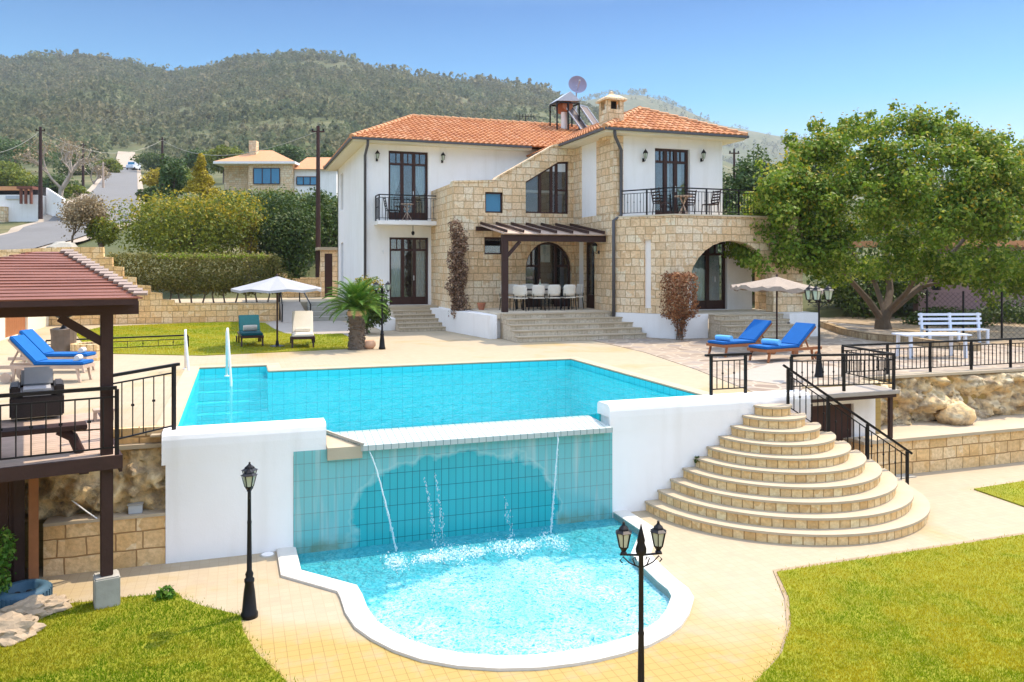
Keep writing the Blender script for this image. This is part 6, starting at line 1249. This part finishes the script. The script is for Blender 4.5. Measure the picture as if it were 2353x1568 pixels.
def conifer(name, label, px, pyt, pyb, wpx, d, m, n, size, seed, cat='tree', group=None):
    top = AT(px, pyt, d); bot = AT(px, pyb, d); h = top.z - bot.z; r = wpx / F * d / 2; x, y = top.x, top.y; t = thing(name, label, cat, (x, y, bot.z), 0, group); rr = random.Random(seed); cl = []
    for i in range(26): q = rr.random() ** .8; a = rr.random() * 6.28; k = r * (1.02 - q); cl.append((x + k * .6 * math.cos(a), y + k * .6 * math.sin(a), bot.z + h * (.08 + .86 * q), r * .42 * (1.1 - q) + .1, r * .42 * (1.1 - q) + .1, h * .09 * rr.uniform(.8, 1.4)))
    foliage('foliage', cl, n, size, M[m], t, seed); MB().tube([(0, 0, -.5), (0, 0, h * .85)], [r * .14, .03], 6).build('trunk', M['bark'], t); return t
conifer('yellow_conifer', 'golden yellow conifer rising behind the broad olive bush', 462, 352, 480, 92, 58, 'l_yellow', 4200, .2, 51)
bush('dark_shrub', 'dark green shrub left of the golden conifer', 365, 430, 350, 470, 66, 'l_pine', 3000, .25, 10, 52)
bush('dark_shrub', 'dark green low shrub at the road side right of the road', 312, 372, 425, 470, 70, 'l_dark', 1800, .24, 8, 53)
bush('bank_shrub', 'yellow green bank of scrub beside the middle utility pole', 322, 400, 388, 440, 92, 'l_yellow', 1400, .3, 8, 54); bush('bank_shrub', 'brown green scrub on the bank behind the middle utility pole', 335, 470, 395, 450, 96, 'l_olive', 2200, .32, 9, 55)
for i, (a, b, yt, yb, d, m, lb) in enumerate(((-30, 95, 388, 450, 125, 'l_olive', 'yellow tinged hedge row behind the white roadside house'), (80, 190, 400, 470, 118, 'l_dark', 'dark thicket right of the white roadside house'), (-60, 130, 318, 395, 170, 'l_pine', 'bluish thicket above the hedge row at far left'), (120, 235, 345, 425, 165, 'l_dark', 'dark thicket left of the road bend'), (300, 420, 352, 392, 185, 'l_dark', 'dark hedge beside the far end of the road'), (415, 520, 345, 400, 150, 'l_pine', 'green trees behind the golden conifer'), (-40, 70, 372, 420, 140, 'l_olive', 'olive thicket just above the flat roof of the white roadside house'), (225, 282, 362, 412, 172, 'l_olive', 'rough olive scrub on the left bank of the upper road'), (470, 560, 332, 392, 140, 'l_olive', 'olive trees showing left of the neighbouring villa chimney'), (590, 700, 335, 375, 150, 'l_pine', 'green trees rising behind the neighbouring villa roof'), (690, 790, 345, 400, 135, 'l_dark', 'dark trees behind the white wing of the neighbouring villa'), (150, 205, 420, 475, 105, 'l_olive', 'low scrub at the foot of the leafless trees'), (395, 440, 385, 425, 110, 'l_olive', 'brown green scrub between slim pole and golden conifer'))): bush('thicket', lb, a, b, yt, yb, d, m, 2600, .5, 14, 60 + i, 'thicket', group='thickets along the valley road')
# bare tree and sparse shrub
def bare_tree(label, px, pyb, pyt, wpx, d, seed, leaf=None, nl=0, m='bark_pale', name='bare_tree', cat='tree', lsz=.1, depth=5, r0=None):
    bot = AT(px, pyb, d); top = AT(px, pyt, d); h = top.z - bot.z; t = thing(name, label, cat, tuple(bot)); rr = random.Random(seed); mb = MB(); tips = []
    def grow(p, dr, L, r, k):
        q = p + dr * L; mid = p + dr * L * .5 + Vector((rr.uniform(-1, 1), rr.uniform(-1, 1), rr.uniform(-1, 1))) * L * .08; mb.tube([p, mid, q], [r, r * .85, r * .7], 5, False); tips.append((q, L))
        if k == 0: return
        for i in range(3 if k > 2 else 2 + (rr.random() < .5)):
            nd = (dr + Vector((rr.uniform(-1, 1), rr.uniform(-1, 1), rr.uniform(-.35, .8))) * .85).normalized(); grow(p + dr * L * rr.uniform(.6, 1), nd, L * rr.uniform(.62, .82), r * .6, k - 1)
    grow(Vector((0, 0, -.3)), Vector((0, 0, 1)), h * .3, r0 or h * .028, depth); s = 1.0
    mb.build('trunk', M[m], t)
    if leaf:
        rng = np.random.default_rng(seed); P = np.array([tuple(q) for q, L in tips[len(tips) // 4:]]); idx = rng.integers(0, len(P), nl); Pt = P[idx] + rng.normal(size=(nl, 3)) * h * (.075 if name == 'sparse_shrub' else .035); N = rng.normal(size=(nl, 3)); N /= np.linalg.norm(N, axis=1, keepdims=True)
        np_mesh('foliage', leaf_verts(Pt, N, lsz, .6, rng), np.arange(nl * 4).reshape(-1, 4), M[leaf], t)
    return t
bare_tree('pale leafless tree reaching over the valley at far left', 140, 490, 262, 150, 95, 3, 'l_dry', 900, lsz=.28); bare_tree('grey leafless tree left of the road bend', 215, 440, 345, 80, 130, 6, 'l_dry', 500, lsz=.35)
bare_tree('sparse tan leaved shrub left of the broad olive bush', 166, 575, 425, 140, 43, 9, 'l_dry', 6500, 'bark', 'sparse_shrub', 'shrub', .13, 5, .07)
bare_tree('thin sparse tan bush beside the road bend', 222, 520, 462, 60, 50, 12, 'l_dry', 700, 'bark', 'sparse_shrub', 'shrub', .13, 4, .05)
rock('grey boulder at the foot of the sparse tan shrub', 140, 573, .9, .7, .5, 8.0, 'pale_rock', .0) if False else None
p = AT(150, 566, 40.5); t = thing('boulder', 'grey white boulder on top of the stepped garden wall', 'boulder', (p.x, p.y, p.z - .4)); o = MB().lathe([(.3, -.4), (.8, .0), (.75, .3), (.4, .55), (.05, .62)], (0, 0, 0), 14).build('stone', M['concrete'], t)
for v in o.data.vertices: v.co *= 1 + .3 * mnoise.noise(v.co * 2)
# utility poles and wires
tops = {}
for px, yt, yb, d, w, lb, m in ((93, 292, 492, 62, .17, 'brown utility pole beside the white roadside house', 'wood_beam'), (191, 330, 432, 112, .2, 'distant utility pole left of the road', 'wood_beam'), (373, 316, 436, 88, .17, 'slim brown utility pole right of the road', 'wood_beam'), (731, 290, 642, 43.5, .15, 'tall dark utility pole left of the villa', 'wood'), (1687, 342, 430, 52, .1, 'small dark pole right of the villa', 'wood'), (237, 372, 425, 105, .16, 'short pale post beside the road', 'wood_grey')):
    p = AT(px, yt, d); b = AT(px, yb, d); t = thing('utility_pole', lb, 'utility pole', (p.x, p.y, b.z - .4), 0, 'utility poles'); hgt = p.z - b.z + .4; MB().tube([(0, 0, 0), (0, 0, hgt)], [w, w * .62], 8).build('pole', M[m], t); MB().bar((-.34, .07, hgt - .3), (.34, -.07, hgt - .3), .07).build('crossarm', M[m], t); MB().lathe([(.05, 0), (.05, .12)], (.28, -.057, hgt - .265), 6).lathe([(.05, 0), (.05, .12)], (-.28, .057, hgt - .265), 6).build('insulators', M['iron'], t); tops[px] = p
for a, c, lb, sag in ((tops[93], tops[373], 'thin power line between the two brown roadside poles', 1.6), (tops[373], tops[731], 'thin power line from slim pole to tall villa pole', 1.5), (tops[93], tops[191], 'thin power line from roadside pole to distant pole', 1.2), (AT(-60, 345, 58), tops[93], 'thin power line entering from the left edge', .6)):
    t = thing('power_line', lb, 'power line', tuple(a), 0, 'overhead power lines'); MB().tube([a.lerp(c, k / 12) - Vector((0, 0, .3 + sag * 4 * (k / 12) * (1 - k / 12))) for k in range(13)], .018, 4).build('wire', M['concrete'], t, w=True)
# neighbouring villa
DN = 98; nb_ = thing('neighbour_villa', 'stone neighbouring villa with orange hipped roof and blue windows', 'house', tuple(AT(630, 430, DN))); o_ = AT(505, 400, DN); e_ = AT(672, 400, DN)
zb0 = AT(600, 445, DN).z; zb1 = AT(600, 372, DN).z; base = AT(555, 400, DN); ang = 0.0; r_ = (AT(672, 400, DN) - AT(571, 400, DN)); r_.z = 0; wN = r_.length; ux = r_.normalized(); vx = Vector((-ux.y, ux.x, 0)); oN = AT(571, 400, DN)
def nbx(mb, u0, u1, v0, v1, z0, z1):
    p = [Vector((oN.x, oN.y, 0)) + ux * a + vx * b + Vector((0, 0, c)) for c in (z0, z1) for a, b in ((u0, v0), (u1, v0), (u1, v1), (u0, v1))]; return mb.add(p, [(3, 2, 1, 0), (4, 5, 6, 7), (0, 1, 5, 4), (1, 2, 6, 5), (2, 3, 7, 6), (3, 0, 4, 7)])
pN = lambda a: (a - 571) / F * DN
part(nbx(MB(), 0, wN, 0, 7, zb0 - 2, zb1), 'wall', M['stone'], nb_); part(nbx(MB(), pN(505), -.02, 1.5, 9, zb0 - 2, zb1), 'side_wall', M['stone'], nb_); part(nbx(MB(), wN + .02, pN(770), .8, 7, zb0 - 2, AT(0, 388, DN).z), 'white_wall', M['plaster'], nb_)
def hip(mb, u0, u1, v0, v1, z, zp, rr): P = lambda a, b, c: Vector((oN.x, oN.y, 0)) + ux * a + vx * b + Vector((0, 0, c)); m_ = (v0 + v1) / 2; return mb.add([P(u0, v0, z), P(u1, v0, z), P(u1, v1, z), P(u0, v1, z), P(u0 + rr, m_, zp), P(u1 - rr, m_, zp)], [(0, 1, 5, 4), (1, 2, 5), (2, 3, 4, 5), (3, 0, 4), (0, 3, 2, 1)])
part(hip(MB(), pN(500) - .3, wN + .4, -.5, 9.3, zb1, AT(0, 334, DN).z, 4.2), 'roof', M['ridge'], nb_); part(hip(MB(), wN - .2, pN(775), .3, 7.5, AT(0, 388, DN).z, AT(0, 352, DN).z, 1.0), 'roof', M['ridge'], nb_); part(nbx(MB(), pN(500) - .35, wN + .45, -.55, 9.35, zb1 - .3, zb1 - .01), 'fascia', M['plaster'], nb_)
co_ = part(nbx(MB(), pN(557), pN(574), 2.4, 3.4, zb1, AT(0, 322, DN + 2).z), 'chimney', M['stone'], nb_)
for a, c, yt, yb_, vv in ((583, 643, 388, 422, 0), (678, 725, 406, 423, .8)):
    f = part(nbx(MB(), pN(a), pN(c), vv - .06, vv - .01, AT(0, yb_, DN).z, AT(0, yt, DN).z), 'window', M['glass_blue'], nb_); b = MB()
    for k in range(4): u = pN(a) + (pN(c) - pN(a)) * k / 3; nbx(b, u - .05, u + .05, vv - .1, vv - .065, AT(0, yb_, DN).z, AT(0, yt, DN).z)
    nbx(b, pN(a), pN(c), vv - .1, vv - .065, AT(0, yt, DN).z, AT(0, yt, DN).z + .1); nbx(b, pN(a), pN(c), vv - .1, vv - .065, AT(0, yb_, DN).z - .1, AT(0, yb_, DN).z)
    b.build('window_bars', M['wood_beam'], f, w=True)
# white house at far left
DW = 66; wh = thing('roadside_house', 'low white flat walled building with terracotta edge at far left', 'house', tuple(AT(40, 490, DW))); oN = AT(40, 480, DW); pN = lambda a: (a - 40) / F * DW
part(nbx(MB(), pN(-120), pN(88), 0, 2.5, AT(0, 500, DW).z - 3, AT(0, 448, DW).z), 'wall', M['plaster'], wh); part(nbx(MB(), pN(-120), pN(70), 1, 3, AT(0, 448, DW).z, AT(0, 425, DW).z), 'upper_wall', M['dark'], wh); part(nbx(MB(), pN(-120), pN(58), .5, 3.2, AT(0, 436, DW).z, AT(0, 427, DW).z), 'roof', M['ridge'], wh); part(nbx(MB(), pN(-20), pN(20), -.5, -.02, AT(0, 500, DW).z - 3, AT(0, 476, DW).z), 'low_wall', M['stone'], wh)
b = MB()
for a in (55, 66, 78): nbx(b, pN(a), pN(a + 4), -.6, -.4, AT(0, 470, DW).z, AT(0, 430, DW).z)
nbx(b, pN(50), pN(86), -.7, .2, AT(0, 436, DW).z, AT(0, 430, DW).z); part(b, 'red_pergola', M['wood_red'], wh); part(nbx(MB(), pN(15), pN(52), -.12, -.03, AT(0, 458, DW).z, AT(0, 450, DW).z), 'grey_awning', M['metal_roof'], wh)
t = thing('boundary_wall', 'white stepped boundary wall right of the roadside pole', 'wall', tuple(AT(125, 470, DW))); m = MB(); A, B_ = AT(106, 432, DW + 1), AT(146, 458, DW - 3); m.add([A, B_, (B_.x, B_.y, B_.z - 4), (A.x, A.y, A.z - 5), A + Vector((.1, .3, 0)), B_ + Vector((.1, .3, 0)), (B_.x + .1, B_.y + .3, B_.z - 4), (A.x + .1, A.y + .3, A.z - 5)], [(0, 1, 2, 3), (7, 6, 5, 4), (0, 4, 5, 1), (1, 5, 6, 2), (2, 6, 7, 3), (3, 7, 4, 0)]); part(m, 'panel', M['plaster'], t)
# van at the end of the road
p = AT(307, 388, 190); t = thing('parked_van', 'small pale green van at the far end of the road', 'van', (p.x, p.y, terr(p.x, p.y) + .3), R(-20)); MB().bx(-.9, .9, -2, 2, .3, 1.1).bx(-.85, .85, -1.2, 2, 1.1, 1.9).build('body', M['white_paint'], t, bevel=.1); MB().bx(-.75, .75, -1.24, -1.2, 1.2, 1.75).build('windscreen', M['glass_blue'], t)
for x in (-.85, .85):
    for y in (-1.3, 1.3): MB().tube([(x - .1, y, .32), (x + .1, y, .32)], .32, 12).build('wheel', M['dark'], t)
# ================================================================== big tree at the right
TB = G(2030, 757); bt = thing('carob_tree', 'huge spreading green tree with forked trunk at the right', 'tree', tuple(TB)); dT = TB.x * ST + TB.y * CT
fwd = Vector((ST, CT, 0)); rgt = Vector((CT, -ST, 0)); mb = MB()
def lt(px, py, dd=0.0): return AT(px, py, dT + dd) - TB
mb.tube([(0, 0, -.2), lt(2028, 735), lt(2038, 715)], [.36, .27, .22], 10)
for ch, r in (([(2030, 740, 0), (1995, 690, -.3), (1955, 645, -.6), (1900, 580, -1.2), (1830, 520, -1.6)], .15), ([(2036, 720, 0), (2075, 690, .2), (2120, 655, .4), (2180, 590, .8), (2260, 500, 1)], .19), ([(2036, 718, 0), (2045, 670, .5), (2040, 600, 1), (2030, 480, 1.2), (2040, 380, 1)], .17), ([(2040, 716, 0), (2085, 670, -.8), (2150, 560, -2), (2200, 450, -2.4)], .12), ([(2034, 720, 0), (2010, 650, 1), (1930, 540, 2), (1850, 420, 2)], .12), ([(2110, 660, .4), (2210, 640, -.5), (2330, 600, -1)], .08)):
    mb.tube([lt(*c) for c in ch], [r * (1 - .75 * i / (len(ch) - 1)) for i in range(len(ch))], 8)
mb.build('trunk', M['bark'], bt)
rr = random.Random(14); cl = []
env = [(1705, 560), (1760, 470), (1790, 400), (1830, 350), (1900, 310), (1960, 300), (2020, 290), (2080, 272), (2150, 292), (2230, 310), (2300, 335), (2380, 350), (2460, 380), (2500, 500), (2460, 600), (2350, 660), (2250, 650), (2180, 640), (2100, 635), (2000, 625), (1920, 640), (1830, 605), (1770, 590), (1720, 600)]
ep = np.array(env, float)
while len(cl) < 250:
    px, py = rr.uniform(1690, 2500), rr.uniform(262, 690)
    if not in_poly(np.array([[px, py]]), ep)[0]: continue
    cx_, cy_ = 2090, 470; e = min(1, math.hypot((px - cx_) / 400, (py - cy_) / 210)); dd = rr.choice((-1, 1, -1)) * 4.6 * math.sqrt(max(.05, 1 - e * e)) * rr.uniform(.6, 1); p = AT(px, py, dT + dd); r = rr.uniform(.36, .78); cl.append((p.x, p.y, p.z, r, r, r * .75))
epl = np.array([(1692, 565), (1735, 470), (1790, 395), (1870, 400), (1870, 625), (1780, 612), (1715, 600)], float); k_ = 0
while k_ < 34:
    px, py = rr.uniform(1690, 1870), rr.uniform(395, 625)
    if in_poly(np.array([[px, py]]), epl)[0]: p = AT(px, py, dT + rr.uniform(-4.2, -1.5)); r = rr.uniform(.45, .75); cl.append((p.x, p.y, p.z, r, r, r * .8)); k_ += 1
for px, py in ((1720, 540), (1706, 575), (1742, 505), (1765, 455), (1735, 590), (1790, 545)): p = AT(px, py, dT - 2.5); cl.append((p.x, p.y, p.z, .5, .5, .42))
for px, py in env: p = AT(px + (2090 - px) * .05, py + (470 - py) * .05, dT + rr.uniform(-2, 2)); cl.append((p.x, p.y, p.z, .62, .62, .5))
for px, py in ((2345, 350), (2385, 372), (2420, 400), (2350, 400), (2400, 450), (2440, 500), (2330, 660), (2280, 672), (2400, 640), (2120, 282), (1955, 300)): p = AT(px, py, dT + rr.uniform(-2, 1)); cl.append((p.x, p.y, p.z, .6, .6, .5))
for _ in range(130):
    px, py = env[rr.randrange(len(env))]; px += rr.uniform(-45, 45); py += rr.uniform(-24, 20)
    if py < 600: p = AT(px + (px - 2090) * .02, py + (py - 470) * .03, dT + rr.uniform(-2.5, 1.5)); r = rr.uniform(.16, .3); cl.append((p.x, p.y, p.z, r, r, r))
foliage('foliage', cl, 98000, .15, M['l_tree'], bt, 15, .6, .4)
foliage('flower_sprigs', [(c[0], c[1], c[2] + .2, c[3], c[4], c[5]) for c in cl if c[2] > 3.4], 5200, .13, M['l_yellow'], bt, 16, .6, .8)
# trees and hedge behind it
for i, (a, c, yt, yb_, d, m, lb) in enumerate(((1650, 1740, 352, 470, 46, 'l_pine', 'pale green pine just right of the villa'), (1710, 1800, 330, 480, 50, 'l_pine', 'mid green pine behind the upper terrace railing'), (1830, 1930, 300, 480, 54, 'l_dark', 'dark pine showing above the left of the huge tree'))): bush('pine_tree', lb, a - 15, c + 15, yt, yb_ + 60, d, m, 3800, .24, 16, 70 + i, 'tree', group='pines behind the villa')
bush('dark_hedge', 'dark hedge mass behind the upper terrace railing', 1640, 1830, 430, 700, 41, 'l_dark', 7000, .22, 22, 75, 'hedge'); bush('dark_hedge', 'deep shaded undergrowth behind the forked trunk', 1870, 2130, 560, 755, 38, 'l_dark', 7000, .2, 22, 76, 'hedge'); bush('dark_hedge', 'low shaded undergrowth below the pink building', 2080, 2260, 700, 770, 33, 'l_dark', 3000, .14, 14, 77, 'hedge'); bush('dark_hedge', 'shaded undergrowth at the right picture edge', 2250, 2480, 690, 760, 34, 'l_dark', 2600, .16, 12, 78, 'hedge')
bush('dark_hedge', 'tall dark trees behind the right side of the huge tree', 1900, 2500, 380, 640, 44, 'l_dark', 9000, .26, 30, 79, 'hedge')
a, c = OY(2110, 640, 29), OY(2420, 720, 29); t = thing('pink_building', 'dusty pink building with dark windows in the tree shade', 'building', (a.x, 29, 0)); m = MB(); wv = [rect(OY(2142, 660, 29).x, OY(2162, 660, 29).x, OY(0, 680, 29).z if False else 1.3, 2.0), rect(OY(2260, 660, 29).x, OY(2285, 660, 29).x, 1.3, 2.0)]; wall(m, (0, 29), 0, .3, a.x, c.x + 4, 0, 3.4, wv); m.build('wall', M['plum'], t, w=True); MB().bx(a.x - .3, c.x + 4.3, 28.7, 33, 3.4, 3.7).build('roof', M['ridge'], t, w=True)
for h in wv: MB().bx(h[0], h[1], 29.12, 29.16, 1.3, 2.0).build('window', M['dark'], t, w=True)
# wire fence
fa, fb = G(2130, 775), G(2600, 800); t = thing('wire_fence', 'chain link fence on dark posts under the big tree', 'fence', tuple(fa)); L = (fb - fa).length
for i in range(6): p = fa.lerp(fb, i / 5); part(MB().tube([p, p + Vector((0, 0, 1.6))], .035, 6), 'post', M['iron'], t)
m = MB(); u = (fb - fa) / L; s = .16; k = int(L / s)
for i in range(-10, k):
    for sg in (1, -1):
        s0 = i * s if sg == 1 else (i + 10) * s; s1 = s0 + sg * 1.5; lo, hi = 0.0, 1.0
        for q in (0, 1): pass
        A0_, A1_ = s0, s1; t0_, t1_ = 0.0, 1.0
        if sg == 1: t0_ = max(0, -s0 / 1.5); t1_ = min(1, (L - s0) / 1.5)
        else: t0_ = max(0, (s0 - L) / 1.5); t1_ = min(1, s0 / 1.5)
        if t1_ > t0_: m.bar(fa + u * (s0 + (s1 - s0) * t0_) + Vector((0, 0, .05 + 1.5 * t0_)), fa + u * (s0 + (s1 - s0) * t1_) + Vector((0, 0, .05 + 1.5 * t1_)), .006)
part(m, 'wire_mesh', M['iron'], t)
# low stone edging round the tree bed
m = MB(); pts = gp([(1890, 752), (1940, 770), (2000, 782), (2080, 790), (2150, 800), (2250, 808)])
for a, c in zip(pts, pts[1:]): m.bar((a[0], a[1], .1), (c[0], c[1], .1), .22, .26)
tag(m.build('bed_edging', M['stone_brown']), 'low brown stone edging round the bed of the huge tree', 'edging')
p = OY(1985, 350, 45) if False else None
t = thing('terrace_lamp_base', 'low white plinth lamp stub on white veranda block', 'fitting', (OY(1845, 734, YV - .76).x - .6, YV - .77, .5)); MB().bx(-.05, .05, -.012, 0, -.02, .02).build('plate', M['iron'], t)
# ================================================================== haze over the valley
hz = NT('valley haze'); pv = hz.n('ShaderNodeVolumePrincipled', {'Color': (.80, .86, .94), 'Density': .00021, 'Anisotropy': .2}); hz.t.links.new(pv.outputs[0], hz.n('ShaderNodeOutputMaterial').inputs[1])
HAZE = True
if HAZE:
    o = MB().bx(-3450, 3450, -3450, 3450, -4, 430).build('haze', hz.m); tag(o, kind='stuff')
